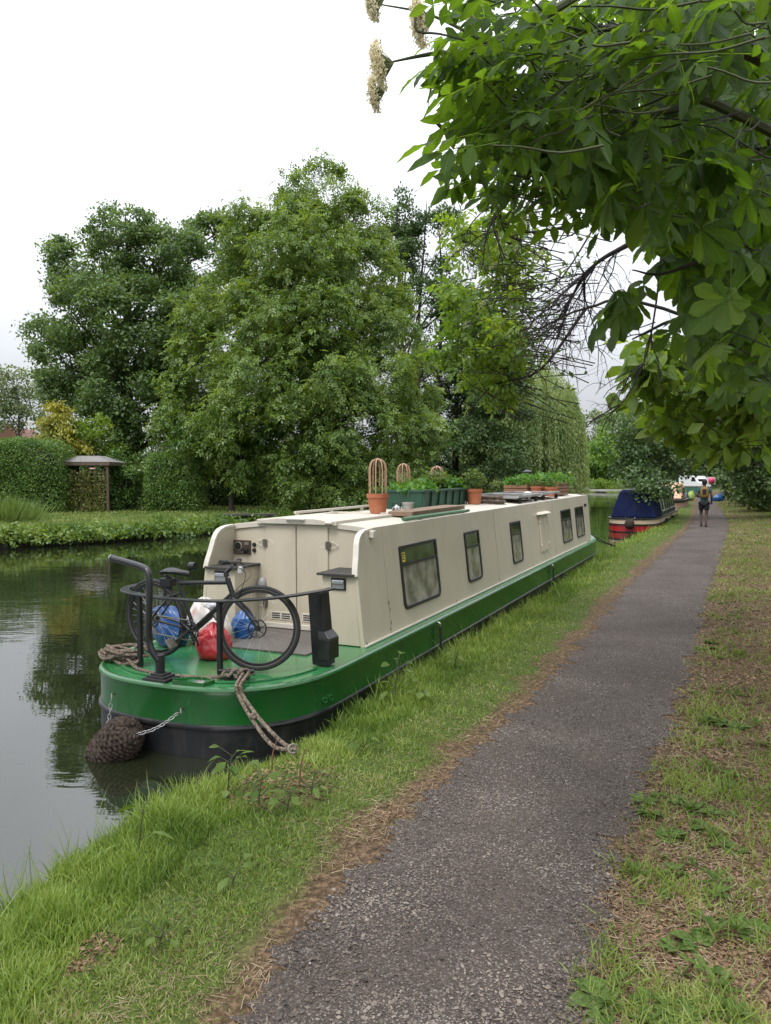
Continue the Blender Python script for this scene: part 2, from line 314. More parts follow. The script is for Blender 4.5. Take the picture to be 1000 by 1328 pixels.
def build_path():
    P = np.array(smooth_path(PC, 60)); W = np.interp(np.linspace(0, len(PC) - 1, len(P)), np.arange(len(PC)), PW)
    T = unit(np.gradient(P, axis=0)); N = np.column_stack([T[:, 1], -T[:, 0]]); rows = []
    s = np.arange(len(P))
    for k, x in enumerate((-1, -.7, -.35, 0, .35, .7, 1)):
        jit = (.09 * wob(P + k, 6) + .05 * rng.normal(size=len(P)) * .6) if abs(x) == 1 else 0
        q = P + N * ((x * W) + jit * np.sign(x))[:, None]; rows.append(np.column_stack([q, height(q) + (.004 if abs(x) == 1 else .012 + .006 * (1 - x * x))]))
    V = np.stack(rows, 1); n, k = V.shape[:2]; i = np.arange(n * k).reshape(n, k)
    Fq = np.stack([i[:-1, :-1], i[:-1, 1:], i[1:, 1:], i[1:, :-1]], -1).reshape(-1, 4)
    return tag(link('towpath', npmesh('towpath', V.reshape(-1, 3), Fq), path_mat(), None, True), kind='structure')
build_path()

# water
def water_mat():
    m = bpy.data.materials.new('canal_water'); m.use_nodes = True; t = m.node_tree; n = t.nodes; l = t.links.new; p = n['Principled BSDF']
    p.inputs['Base Color'].default_value = (.012, .015, .007, 1); p.inputs['Roughness'].default_value = .015; p.inputs['IOR'].default_value = 1.8
    c = n.new('ShaderNodeTexCoord'); mp = n.new('ShaderNodeMapping'); mp.inputs['Rotation'].default_value = (0, 0, R(8)); mp.inputs['Scale'].default_value = (.55, 1.5, 1); l(c.outputs['Object'], mp.inputs[0])
    def noise(s, d, src): k = n.new('ShaderNodeTexNoise'); k.inputs['Scale'].default_value = s; k.inputs['Detail'].default_value = d; l(src, k.inputs['Vector']); return k
    a = noise(5.5, 2, mp.outputs[0]); b = noise(1.3, 2, mp.outputs[0]); z = noise(.22, 2, c.outputs['Object'])
    r = n.new('ShaderNodeMapRange'); r.inputs[1].default_value = .4; r.inputs[2].default_value = .62; r.inputs[3].default_value = .12; r.inputs[4].default_value = 1; l(z.outputs[0], r.inputs[0])
    k = n.new('ShaderNodeMath'); k.operation = 'MULTIPLY_ADD'; k.inputs[1].default_value = .35; l(a.outputs[0], k.inputs[0]); l(b.outputs[0], k.inputs[2])
    u = n.new('ShaderNodeBump'); u.inputs['Distance'].default_value = .03; l(k.outputs[0], u.inputs['Height'])
    s = n.new('ShaderNodeMath'); s.operation = 'MULTIPLY'; s.inputs[1].default_value = .20; l(r.outputs[0], s.inputs[0]); l(s.outputs[0], u.inputs['Strength']); l(u.outputs[0], p.inputs['Normal'])
    return m
tag(MB().add([(-160, -40, 0), (70, -40, 0), (70, 170, 0), (-160, 170, 0)], [(0, 1, 2, 3)]).build('water', water_mat()), kind='structure')
# ------------------------------------------------------------------ the cream narrowboat
_v = ray(950, 614); BY = _v / np.linalg.norm(_v); BX = np.cross(BY, [0, 0, 1]); BX /= np.linalg.norm(BX); BZ = np.cross(BX, BY)
BO = np.array([-1.0388, 7.4221, 0])
BM = Matrix(((BX[0], BY[0], BZ[0], BO[0]), (BX[1], BY[1], BZ[1], BO[1]), (BX[2], BY[2], BZ[2], BO[2]), (0, 0, 0, 1)))
def onb(x, y, z, rz=0., Q=None): return BM @ Matrix.Translation((x, y, z)) @ (Q or Matrix.Rotation(rz, 4, 'Z'))
def b2w(p): return np.array(BM @ Vector(p))
cream = M('cream_paint', (.485, .432, .33), .38, var=.06, vs=2.2, tint=(.30, .26, .19), ta=.20, ts=4.0, tz=.22, bump=.03, bs=9, coat=.15)
creamroof = M('cream_roof_paint', (.50, .46, .385), .6, var=.08, vs=3, tint=(.36, .33, .28), ta=.5, ts=2.6, bump=.08, bs=70)
creamtrim = M('cream_trim_paint', (.55, .51, .44), .4, var=.05, vs=5, tint=(.5, .46, .38), ta=.3, ts=9)
greendeck = M('green_deck_paint', (.026, .15, .048), .22, var=.18, vs=1.9, tint=(.055, .19, .085), ta=.8, ts=2.3, bump=.04, bs=30, coat=.25)
greenhull = M('green_hull_paint', (.010, .092, .018), .25, var=.12, vs=3, tint=(.03, .06, .026), ta=.55, ts=6, tz=.2, bump=.05, bs=12, coat=.3)
bitumen = M('black_bitumen', (.0075, .008, .0095), .42, var=.3, vs=6, tint=(.035, .03, .026), ta=.6, ts=8, tz=.35, bump=.1, bs=40)
blackp = M('black_paint', (.012, .0125, .013), .32, var=.2, vs=8, tint=(.035, .035, .034), ta=.35, ts=9, bump=.05, bs=60)
darkgrey = M('dark_grey_board', (.035, .032, .030), .6, var=.2, vs=9, bump=.1, bs=80)
deckgrey = M('grey_deck_board', (.105, .095, .086), .5, var=.2, vs=3, tint=(.045, .04, .037), ta=.9, ts=2.0, bump=.06, bs=60)
steel = M('stainless_steel', (.55, .54, .52), .3, 1., var=.1)
brass = M('dull_metal', (.22, .20, .17), .4, .8, var=.2)
rubber = M('black_rubber', (.012, .012, .012), .65, var=.2, vs=20, bump=.1, bs=120)

boat = thing('narrowboat', 'long cream and green narrowboat moored beside the towpath, rounded stern towards the viewer', 'narrowboat', mw=BM)
HW, YS, BS, NS = 1.07, -.62, 1.13, 2.6
def outline(inset=0., z=0.):
    a, b = HW - inset, BS - inset; P = []
    for k in range(0, 41):
        t = math.pi * k / 40; c, s = math.cos(t), math.sin(t)
        P.append((a * math.copysign(abs(c) ** (2 / NS), c), YS - b * abs(s) ** (2 / NS), z))
    L_ = [(-a, y, z) for y in np.linspace(0, 12.2, 14)]
    bow = [(-a * (1 - ((k / 9) ** 1.9)), 12.2 + 2.3 * k / 9, z) for k in range(1, 10)]
    return P + L_ + bow + [(-x, y, zz) for x, y, zz in bow[::-1][1:]] + [(a, y, z) for y in np.linspace(12.2, 0, 14)]
def sheer(P): return [(x, y, z + (.17 * max(0, (y - 12.1) / 2.4) ** 1.3 if z > .2 else 0)) for x, y, z in P]
def loft(levels):
    m = MB(); rings = [sheer(outline(i, z)) for i, z in levels]; k = len(rings[0])
    V = [p for r in rings for p in r]; Fs = [(a * k + i, (a + 1) * k + i, (a + 1) * k + (i + 1) % k, a * k + (i + 1) % k) for a in range(len(rings) - 1) for i in range(k)]
    return m.add(V, Fs)
loft([(.05, .538), (.02, .545), (.0, .535), (-.006, .52), (.0, .500), (.006, .49), (.006, .262)]).build('hull_topside', greenhull, boat, True)
loft([(.006, .262), (-.010, .255), (-.015, .240), (-.010, .225), (.004, .218)]).build('rubbing_strake', bitumen, boat, True)
loft([(.004, .218), (.004, .02), (.0, -.02), (.02, -.06), (.05, -.4)]).build('hull_bottom', bitumen, boat, True)
dk = MB(); P = sheer(outline(.05, .538)); dk.add(P, [tuple(range(len(P) - 1, -1, -1))]); dko = dk.build('deck', greendeck, boat)
MB().prism([(-.48, -.50, .541), (.60, -.50, .541), (.60, .415, .541), (-.48, .415, .541)], [(-.48, -.50, .553), (.60, -.50, .553), (.60, .415, .553), (-.48, .415, .553)]).build('deck_mat', deckgrey, boat)
# raised bright edge round the after deck and a lidded fairlead
m = MB(); m.bar([(x, y, .548) for x, y, z in outline(.16, 0)[2:39]], .03, .012); m.build('deck_edging', greendeck, boat)
m = MB(); m.bar([(.10, -1.66, .556), (.26, -1.52, .556), (.40, -1.56, .556), (.40, -1.68, .556), (.13, -1.70, .556)], .016, .028, closed=True); m.build('fairlead', greenhull, boat)
m = MB(); m.lathe([(.052, .545), (.052, .556), (.03, .56), (.0, .56)], (.30, -1.62, 0)); m.build('filler_cap', steel, boat, True)

def sx_(z): return .93 - .115 * (z - .54) / 1.06
def S(y, z, o=0., sgn=1): # point on the leaning cabin side, o outwards
    return (sgn * (sx_(z) + o), y, z + o * .1)
SC = [(1.20, 0.0), (1.25, .012), (1.30, .03), (1.36, .055), (1.42, .075), (1.48, .095), (1.53, .125), (1.565, .17), (1.588, .24), (1.598, .33), (1.60, .42)]
YE = 12.5
for sg in (1, -1):
    pr = [(0, .54)] + [(y, z) for z, y in SC] + [(YE + .12, 1.615), (YE, .54)]
    A = [S(y, z, 0, sg) for y, z in pr]; B = [S(y, z, -.04, sg) for y, z in pr]
    if sg < 0: A, B = B, A
    MB().prism(B, A).build('cabin_side', cream, boat)
    m = MB(); pth = [(0, 1.19)] + [(y, z) for z, y in SC]
    m.bar([S(y - .012, z + .004, -.018, sg) for y, z in pth], .055, .022, up=(0, -1, .5)); m.build('curved_trim', creamtrim, boat)
    m = MB(); m.bar([S(-.004, .549, .012, sg), S(YE, .549, .012, sg)], .024, .014); m.build('base_moulding', creamtrim, boat)
    m = MB(); m.bar([S(.44, 1.606, -.02, sg), S(YE + .1, 1.622, -.02, sg)], .035, .022); m.build('roof_moulding', creamroof, boat)
    # grab rail along the roof
    m = MB(); m.bar([(sg * .70, 1.5, 1.685), (sg * .70, 5.0, 1.69)], .035, .03)
    for y in (1.55, 2.4, 3.3, 4.2, 4.95): m.box((sg * .70, y, 1.66), (.03, .06, .06))
    if sg < 0: m.build('grab_rail', creamroof, boat, bevel=.006)
# roof, gently cambered
def rz_(x): return 1.605 + .055 * (1 - (x / .82) ** 2)
xs = np.linspace(-.80, .80, 17); V = [(x, y, rz_(x)) for y in (.40, YE + .1) for x in xs] + [(x, y, rz_(x) - .045) for y in (.40, YE + .1) for x in xs]
n_ = 17; Fs = [(i, i + 1, n_ + i + 1, n_ + i) for i in range(16)] + [(2 * n_ + i + 1, 2 * n_ + i, 3 * n_ + i, 3 * n_ + i + 1) for i in range(16)] + [(i + 1, i, 2 * n_ + i, 2 * n_ + i + 1) for i in range(16)] + [(n_ + i, n_ + i + 1, 3 * n_ + i + 1, 3 * n_ + i) for i in range(16)]
MB().add(V, Fs).build('roof', creamroof, boat, True)
# bulkheads
def bulk(y0, y1, name):
    A = [(-.885, y0, .545), (.885, y0, .545), (.775, y0, 1.59)] + [(x, y0, rz_(x) - .03) for x in (.4, 0, -.4)] + [(-.775, y0, 1.59)]
    return MB().prism(A, [(x, y1, z) for x, _, z in A]).build(name, cream, boat)
bulk(.42, .46, 'rear_bulkhead'); bulk(YE - .03, YE, 'front_bulkhead')
# sliding hatch and its runner
hm = MB(); hz = 1.672
A = [(-.43, .36, 1.632), (.39, .36, 1.632), (.39, .36, 1.668), (.2, .36, 1.692), (-.24, .36, 1.692), (-.43, .36, 1.668)]; hm.prism(A, [(x, 1.32, z) for x, _, z in A])
ho = hm.build('sliding_hatch', creamroof, boat, bevel=.006)
m = MB(); m.tube([(-.11, .352, 1.682), (-.09, .335, 1.686), (.07, .335, 1.686), (.09, .352, 1.682)], .013, 8); m.build('hatch_handle', creamtrim, ho, True)
m = MB(); m.tube([(.33, .36, 1.655), (.42, .34, 1.655)], .016, 8); m.build('hatch_bolt', creamtrim, ho, True)
m = MB(); m.box((.42, 1.25, 1.65), (.05, 1.75, .05)); m.box((-.46, 1.25, 1.65), (.05, 1.75, .05)); m.box((-.02, 2.1, 1.65), (.93, .06, .05)); m.build('hatch_runner', creamroof, boat, bevel=.005)
# doors, each a panel of its own with hinges and vents
def hinge(x, z, par):
    m = MB(); m.box((x, .398, z), (.052, .018, .075)); m.tube([(x, .388, z - .04), (x, .388, z + .04)], .009, 8); h = m.build('hinge', brass, par, bevel=.002)
    q = MB(); P = [(x + .10 * math.cos(a) * (1 if abs(math.cos(a)) < .99 else 1.1), .403, z + .034 * math.sin(a)) for a in np.linspace(0, 2 * math.pi, 25)[:-1]]; q.tube(P, .0035, 5, closed=True); q.build('hinge_outline', creamtrim, h)
slot = M('vent_shadow_black', (.02, .02, .02), .7)
for x0, x1, hx in ((-.40, -.035, -.40), (-.027, .335, .335)):
    d = MB().prism([(x0 + .003, .418, .56), (x1 - .003, .418, .56), (x1 - .003, .418, 1.622), (x0 + .003, .418, 1.622)], [(x0 + .003, .402, .56), (x1 - .003, .402, .56), (x1 - .003, .402, 1.622), (x0 + .003, .402, 1.622)]).build('cabin_door', cream, boat, bevel=.003)
    hinge(hx, 1.43, d); hinge(hx, .80, d)
    vx = x0 + .06; v = MB()
    v.box((vx + .125, .399, .685), (.25, .008, .085)); vo = v.build('vent', creamtrim, d, bevel=.002)
    q = MB()
    for sx in (.065, .185):
        for sz in (-.022, 0, .022): q.box((vx + sx, .3945, .685 + sz), (.095, .004, .011))
    q.build('vent_slots', slot, vo)
MB().box((-.03, .395, .585), (.80, .03, .05)).build('door_sill', creamtrim, boat, bevel=.004)
# switch panel, buttons, bulkhead lamp
pn = MB().box((-.69, .41, 1.375), (.21, .018, .145)).build('control_panel', M('brown_panel', (.055, .035, .026), .4, var=.3, vs=14), boat, bevel=.003)
m = MB(); m.lathe([(.048, 0), (.048, .012), (.04, .014)], (-.73, .40, 1.385), 20, (0, -1, 0)); m.build('gauge_bezel', steel, pn, True)
m = MB(); m.lathe([(.04, 0), (.0, .001)], (-.73, .3855, 1.385), 20, (0, -1, 0)); m.build('gauge_dial', blackp, pn)
m = MB(); m.lathe([(.03, 0), (.03, .02), (.012, .024), (.012, .04), (0, .04)], (-.635, .40, 1.345), 16, (0, -1, 0)); m.build('ignition_switch', blackp, pn, True)
for xx in (-.76, -.73, -.70, -.67): MB().lathe([(.007, 0), (.007, .02), (0, .02)], (xx, .40, 1.322), 8, (0, -1, 0)).build('switch', steel, pn)
MB().box((-.63, .40, 1.415), (.05, .006, .03)).build('nameplate', steel, pn)
for z in (1.405, 1.345):
    m = MB(); m.lathe([(.022, 0), (.022, .012), (.016, .022), (0, .022)], (-.545, .42, z), 14, (0, -1, 0)); m.build('push_button', blackp, boat, True)
m = MB(); m.ell((-.44, .40, 1.0), (.055, .05, .075), 14, 8); m.box((-.44, .40, .955), (.12, .07, .04)); m.build('cowl_vent', M('grey_plastic', (.26, .26, .25), .4), boat, True)
# lockers each side of the doors with a dark step on top
def locker(x0, x1, lx):
    l_ = MB().prism([(x0, 0, .545), (x1, 0, .545), (x1 if x1 < .5 else x1 - .065, 0, 1.19), (x0 if x0 > -.5 else x0 + .065, 0, 1.19)], [(x0, .418, .545), (x1, .418, .545), (x1 if x1 < .5 else x1 - .065, .418, 1.19), (x0 if x0 > -.5 else x0 + .065, .418, 1.19)]).build('locker', cream, boat, bevel=.004)
    a, b = (x0 + .045, x1 + .03) if x1 < .5 else (x0 - .04, x1 - .045)
    MB().prism([(a, -.045, 1.192), (b, -.045, 1.192), (b, .415, 1.192), (a, .415, 1.192)], [(a, -.045, 1.215), (b, -.045, 1.215), (b, .415, 1.215), (a, .415, 1.215)]).build('step_board', darkgrey, l_, bevel=.004)
    p = MB().box((lx, -.006, 1.115), (.155, .014, .115)).build('latch_plate', blackp, l_, bevel=.012, seg=3)
    MB().box((lx, -.016, 1.112), (.125, .012, .085)).build('latch_recess', M('latch_grey', (.33, .34, .34), .35, .6), p, bevel=.01)
    MB().box((lx, -.026, 1.135), (.12, .016, .032)).build('latch_lever', M('latch_silver', (.5, .51, .52), .3, .8), p, bevel=.005)
locker(-.885, -.50, -.66); locker(.49, .885, .665)
# windows of the towpath side
glass = bpy.data.materials.new('window_glass'); glass.use_nodes = True; gt = glass.node_tree; gp = gt.nodes['Principled BSDF']
gp.inputs['Roughness'].default_value = .04; gp.inputs['IOR'].default_value = 1.7
def blind_mat(name, c1, c2, sc):
    m = bpy.data.materials.new(name); m.use_nodes = True; t = m.node_tree; n = t.nodes; l = t.links.new; p = n['Principled BSDF']; p.inputs['Roughness'].default_value = .07; p.inputs['IOR'].default_value = 1.75
    c = n.new('ShaderNodeTexCoord'); a = n.new('ShaderNodeTexNoise'); a.inputs['Scale'].default_value = sc; a.inputs['Detail'].default_value = 4; l(c.outputs['Object'], a.inputs['Vector'])
    r = n.new('ShaderNodeValToRGB'); r.color_ramp.elements[0].position = .36; r.color_ramp.elements[1].position = .66; r.color_ramp.elements[0].color = (*c1, 1); r.color_ramp.elements[1].color = (*c2, 1); l(a.outputs[0], r.inputs[0]); l(r.outputs[0], p.inputs['Base Color'])
    b = n.new('ShaderNodeBump'); b.inputs['Strength'].default_value = .05; b.inputs['Distance'].default_value = .02; l(a.outputs[0], b.inputs['Height']); l(b.outputs[0], p.inputs['Normal']); return m
pane_up = blind_mat('dim_cabin_glass', (.006, .009, .006), (.045, .06, .035), 5)
pane_lo = blind_mat('glass_over_pale_blind', (.11, .115, .085), (.33, .32, .27), 4.5)
def wpoly(y0, y1, z0, z1, rb, rt, o, n=5):
    P = []
    for cy, cz, r, a0 in ((y0 + rb, z0 + rb, rb, 180), (y1 - rb, z0 + rb, rb, 270), (y1 - rt, z1 - rt, rt, 0), (y0 + rt, z1 - rt, rt, 90)):
        for k in range(n + 1): a = R(a0 + 90 * k / n); P.append(S(cy + r * math.cos(a), cz + r * math.sin(a), o))
    return P
WIN = [(.99, 2.08, .72, 1.385), (3.12, 3.74, .725, 1.38), (5.36, 5.99, .725, 1.38), (9.25, 10.24, .725, 1.395), (10.78, 11.74, .725, 1.395)]
for y0, y1, z0, z1 in WIN:
    t = .042; fr = MB().ring(wpoly(y0, y1, z0, z1, .085, .02, .001), wpoly(y0, y1, z0, z1, .085, .02, .017), wpoly(y0 + t, y1 - t, z0 + t * .8, z1 - t * .8, .055, .01, .017), wpoly(y0 + t, y1 - t, z0 + t * .8, z1 - t * .8, .055, .01, .003)).build('window', blackp, boat, bevel=.003)
    zb = z1 - .30 * (z1 - z0)
    MB().prism([S(y0 + t, zb - .014, .002), S(y1 - t, zb - .014, .002), S(y1 - t, zb + .014, .002), S(y0 + t, zb + .014, .002)], [S(y0 + t, zb - .014, .019), S(y1 - t, zb - .014, .019), S(y1 - t, zb + .014, .019), S(y0 + t, zb + .014, .019)]).build('glazing_bar', blackp, fr)
    q = wpoly(y0 + t * .8, y1 - t * .8, z0 + t * .6, zb, .055, .002, .005); MB().add(q, [tuple(range(len(q)))]).build('lower_pane', pane_lo, fr)
    q = wpoly(y0 + t * .8, y1 - t * .8, zb, z1 - t * .6, .002, .01, .005); MB().add(q, [tuple(range(len(q)))]).build('hopper_pane', pane_up, fr)
    if y0 < 1:
        q = [S(1.045, 1.215, .007), S(1.135, 1.215, .007), S(1.135, 1.315, .007), S(1.045, 1.315, .007)]; st = MB().add(q, [(0, 1, 2, 3)]).build('sticker', M('yellow_sticker', (.62, .50, .05), .5, var=.1), fr)
        q = MB()
        for zz in (1.235, 1.262, 1.289): q.add([S(1.06, zz, .0085), S(1.12, zz, .0085), S(1.12, zz + .014, .0085), S(1.06, zz + .014, .0085)], [(0, 1, 2, 3)])
        q.build('sticker_print', blackp, st)
# side hatch: two leaves, a small hood and round catches
for y0, y1 in ((7.28, 7.60), (7.62, 7.94)):
    d = MB().prism([S(y0, .74, .001), S(y1, .74, .001), S(y1, 1.39, .001), S(y0, 1.39, .001)], [S(y0, .74, .022), S(y1, .74, .022), S(y1, 1.39, .022), S(y0, 1.39, .022)]).build('side_hatch_door', cream, boat, bevel=.004)
    yy = y0 + .02 if y0 < 7.5 else y1 - .02
    for zz in (.85, 1.27):
        m = MB(); m.lathe([(.034, 0), (.034, .012), (.015, .018), (0, .018)], S(yy, zz, .02), 14, (1, 0, .1)); m.build('catch', creamtrim, d, True)
    m = MB(); m.tube([S(yy, .78, .026), S(yy, 1.36, .026)], .007, 6); m.build('hinge_bar', creamtrim, d)
MB().prism([S(7.20, 1.405, .0), S(8.02, 1.405, .0), S(8.02, 1.405, .09), S(7.20, 1.405, .09)], [S(7.24, 1.45, .0), S(7.98, 1.45, .0), S(7.98, 1.44, .05), S(7.24, 1.44, .05)]).build('hatch_hood', creamroof, boat, bevel=.004)
MB().box(S(.36, 1.555, .025), (.05, .07, .07)).build('roof_bracket', creamtrim, boat, bevel=.006)
m = MB(); m.box(S(12.05, 1.40, .02), (.05, .09, .07)); m.build('side_lamp', blackp, boat, bevel=.01)
# weld seams and rust where the paint has lifted
rustp = M('rust_stain', (.16, .075, .035), .85, var=.4, vs=40); seam = M('seam_paint', (.36, .32, .25), .5)
for y in (.62, 4.55, 8.55): m = MB(); m.bar([S(y, .56, .0015), S(y, 1.585, .0015)], .007, .003, up=(1, 0, .1)); m.build('weld_seam', seam, boat)
qr = random.Random(9)
for y, z in ((.60, .60), (.63, .66), (.635, .79), (.62, .86), (.05, .56), (2.6, .575), (4.5, .60), (6.6, .572), (8.5, .64), (11.9, .59)):
    P = [S(y + qr.uniform(.006, .014) * math.cos(a), z + qr.uniform(.010, .034) * math.sin(a), .0035) for a in np.linspace(0, 2 * math.pi, 11)[:-1]]; MB().add(P, [tuple(range(10))]).build('rust_mark', rustp, boat)
# small fixings along the hull
for y, z in ((1.55, .40), (7.4, .42)):
    m = MB(); m.tube([(HW + .004, y, .515), (HW + .03, y, .50), (HW + .03, y, .46), (HW + .004, y, .44)], .008, 6); q = m.build('fender_eye', steel, boat, True)
    m = MB(); m.tube([(HW + .03, y, .47), (HW + .035, y + .01, .30), (HW + .03, y, .16)], .014, 7); m.build('fender_strap', rubber, q, True)
for y in (-.98, -.90):
    xx = HW * (1 - ((abs(y - YS)) / BS) ** NS) ** (1 / NS)
    m = MB(); m.lathe([(.03, 0), (.03, .012), (.018, .014), (.014, .004), (0, .004)], (xx - .004, y, .33), 14, (.95, -.3, 0)); m.build('drain_outlet', greenhull, boat, True)
# taff rail: flat band on two posts and a boxed pillar
RP = smooth_path([(-.80, -.62, 1.145), (-.885, -.95, 1.145), (-.76, -1.24, 1.145), (-.45, -1.395, 1.145), (-.05, -1.45, 1.145), (.36, -1.42, 1.15), (.70, -1.18, 1.16), (.90, -.86, 1.175), (.955, -.66, 1.18)], 7)
m = MB(); m.bar(RP, .075, .016); rail = m.build('taff_rail', blackp, boat, bevel=.004)
for x, y in ((-.47, -1.385), (.355, -1.415)): MB().box((x, y, .84), (.037, .037, .60)).build('rail_post', blackp, rail, bevel=.004)
m = MB(); m.box((-.81, -.66, .84), (.04, .04, .60)); m.build('rail_post', blackp, rail, bevel=.004)
pb = MB()
pb.prism([(.82, -.78, .548), (.965, -.78, .548), (.965, -.64, .548), (.82, -.64, .548)], [(.775, -.77, 1.155), (.91, -.77, 1.155), (.91, -.64, 1.155), (.775, -.64, 1.155)])
pb.build('rail_pillar', blackp, rail, bevel=.008)
pb = MB(); pb.prism([(.89, -.80, .60), (.995, -.80, .60), (.995, -.63, .60), (.89, -.63, .60)], [(.89, -.80, .775), (.995, -.80, .775), (.995, -.63, .775), (.89, -.63, .775)])
pb.prism([(.89, -.80, .776), (.995, -.80, .776), (.995, -.63, .776), (.89, -.63, .776)], [(.87, -.775, .835), (.94, -.775, .835), (.94, -.63, .835), (.87, -.63, .835)])
pb.build('pillar_bulge', blackp, rail, bevel=.006)
# rudder stock, rubber base and swan-neck tiller
m = MB(); m.box((-.045, -1.635, .552), (.22, .17, .02)); m.box((-.045, -1.635, .57), (.17, .13, .02)); m.box((-.045, -1.635, .587), (.12, .10, .018)); m.build('stock_base', rubber, boat, bevel=.004)
tl = MB().tube([(-.045, -1.64, .58), (-.045, -1.64, .74)], .037, 16).build('rudder_stock', blackp, boat, True, bevel=.004)
TP = smooth_path([(-.045, -1.66, .70), (-.085, -1.675, .76), (-.115, -1.68, .85), (-.115, -1.68, 1.0), (-.11, -1.675, 1.15), (-.11, -1.67, 1.30), (-.135, -1.66, 1.385), (-.20, -1.645, 1.415), (-.38, -1.61, 1.44), (-.58, -1.57, 1.462)], 6)
MB().tube(TP, [.026] * len(TP), 12).build('tiller_arm', blackp, tl, True)
MB().tube([TP[-1] + (TP[-2] - TP[-1]) * .1, TP[-1], TP[-1] + np.array([-.014, .003, .002])], [.03, .03, .027], 12).build('tiller_tip', M('worn_steel', (.3, .3, .3), .4, .7), tl, True)
# mooring cleats
def cleat(x, y, rz, nm='cleat'):
    m = MB(); Q = Matrix.Rotation(rz, 3, 'Z')
    m.box((x, y, .556), (.20, .07, .018), rz); 
    for s in (-1, 1): p = Q @ Vector((s * .045, 0, 0)); m.tube([(x + p.x, y + p.y, .56), (x + p.x, y + p.y, .60)], .017, 8)
    a, b = Q @ Vector((.14, 0, 0)), Q @ Vector((-.14, 0, 0)); m.tube([(x + b.x, y + b.y, .612), (x, y, .603), (x + a.x, y + a.y, .612)], [.011, .02, .011], 8)
    return m.build(nm, blackp, boat, True)
cleat(.50, -1.40, .35); cleat(-.74, -1.30, -.9)
m = MB(); m.tube([(.55, 13.0, .60), (.55, 13.0, .80)], .03, 10); m.tube([(.45, 13.0, .76), (.65, 13.0, .76)], .016, 8); m.build('bow_dolly', blackp, boat, True)
# small chimney on the far end of the roof
m = MB(); m.tube([(-.35, 11.35, 1.63), (-.35, 11.35, 2.13)], .07, 14); m.lathe([(.075, 2.13), (.11, 2.15), (.11, 2.19), (.04, 2.23), (0, 2.23)], (-.35, 11.35, 0), 14); m.build('chimney', blackp, boat, True)

# ------------------------------------------------------------------ rope fender on chains
fm = bpy.data.materials.new('knotted_rope'); fm.use_nodes = True; t = fm.node_tree; n = t.nodes; l = t.links.new; p = n['Principled BSDF']; p.inputs['Roughness'].default_value = .95; p.inputs['Specular IOR Level'].default_value = .1
c_ = n.new('ShaderNodeTexCoord'); a = n.new('ShaderNodeTexNoise'); a.inputs['Scale'].default_value = 40; a.inputs['Detail'].default_value = 6; l(c_.outputs['Object'], a.inputs['Vector'])
r = n.new('ShaderNodeValToRGB'); r.color_ramp.elements[0].color = (.016, .012, .010, 1); r.color_ramp.elements[1].color = (.085, .064, .052, 1); r.color_ramp.elements[0].position = .35; r.color_ramp.elements[1].position = .72; l(a.outputs[0], r.inputs[0]); l(r.outputs[0], p.inputs['Base Color'])
b_ = n.new('ShaderNodeBump'); b_.inputs['Strength'].default_value = .8; b_.inputs['Distance'].default_value = .01; l(a.outputs[0], b_.inputs['Height']); l(b_.outputs[0], p.inputs['Normal'])
fend = thing('rope_fender', 'big dark knotted rope fender hanging on chains at the stern of the narrowboat', 'boat fender', mw=onb(-.235, -1.93, .085))
ax = Vector((.60, .05, .62)).normalized()
Qf = Vector((0, 0, 1)).rotation_difference(ax).to_matrix()
def knit(p):
    v = p.normalized(); th = math.atan2(v.y, v.x); zz = p.z / .235
    k = .5 + .5 * math.sin(zz * 48); q = .5 + .5 * math.cos(th * 20 + (math.floor((zz * 48 + 1.57) / 6.283) % 2) * math.pi)
    s = 1 + .075 * (k * .5 + .9 * q * k - .4) + .03 * math.sin(3 * th + 4 * zz) + .02 * math.sin(31 * zz + 17 * th) ; return Vector((p.x * s, p.y * s, p.z * (1 + .02 * q)))
m = MB(); N_, M_ = 156, 110; V = []
for i in range(M_ + 1):
    tt = math.pi * i / M_; rr = .165 * abs(math.sin(tt)) ** .62; zz = -.235 * math.copysign(abs(math.cos(tt)) ** .8, math.cos(tt))
    for j in range(N_): aa = 2 * math.pi * j / N_; V.append(Qf @ knit(Vector((rr * math.cos(aa), rr * math.sin(aa), zz))))
m.add(V, [(i * N_ + j, i * N_ + (j + 1) % N_, (i + 1) * N_ + (j + 1) % N_, (i + 1) * N_ + j) for i in range(M_) for j in range(N_)]); m.build('rope_body', fm, fend, True)
chainm = M('galvanised_chain', (.30, .30, .29), .45, .75, var=.25, vs=30)
def chain(A, B, par, L_=.05):
    A, B = Vector(A), Vector(B); d = B - A; k = max(3, int(d.length / (L_ * .72))); t = d.normalized(); u = t.orthogonal().normalized(); v = t.cross(u); m = MB()
    for i in range(k):
        c = A + d * (i + .5) / k + Vector((0, 0, -.03 * math.sin(math.pi * (i + .5) / k))); s = u if i % 2 else v
        m.tube([c + t * math.cos(a) * L_ * .5 + s * math.sin(a) * L_ * .24 for a in np.linspace(0, 2 * math.pi, 11)[:-1]], .0038, 5, closed=True)
    return m.build('chain', chainm, par, True)
fi = fend.matrix_world.inverted()
def fl(p): return fi @ (BM @ Vector(p))
chain(fl((-.415, -1.775, .40)), fl((-.40, -1.84, .19)), fend); chain(fl((.25, -1.79, .36)), fl((-.03, -1.93, .20)), fend)
for e in ((-.415, -1.755, .41), (.27, -1.77, .38)):
    m = MB(); q = fl(e); m.tube([q + Vector((0, .02, 0)), q + Vector((.0, -.02, .01)), q + Vector((.008, -.028, -.02))], .007, 6); m.build('chain_hook', brass, fend, True)

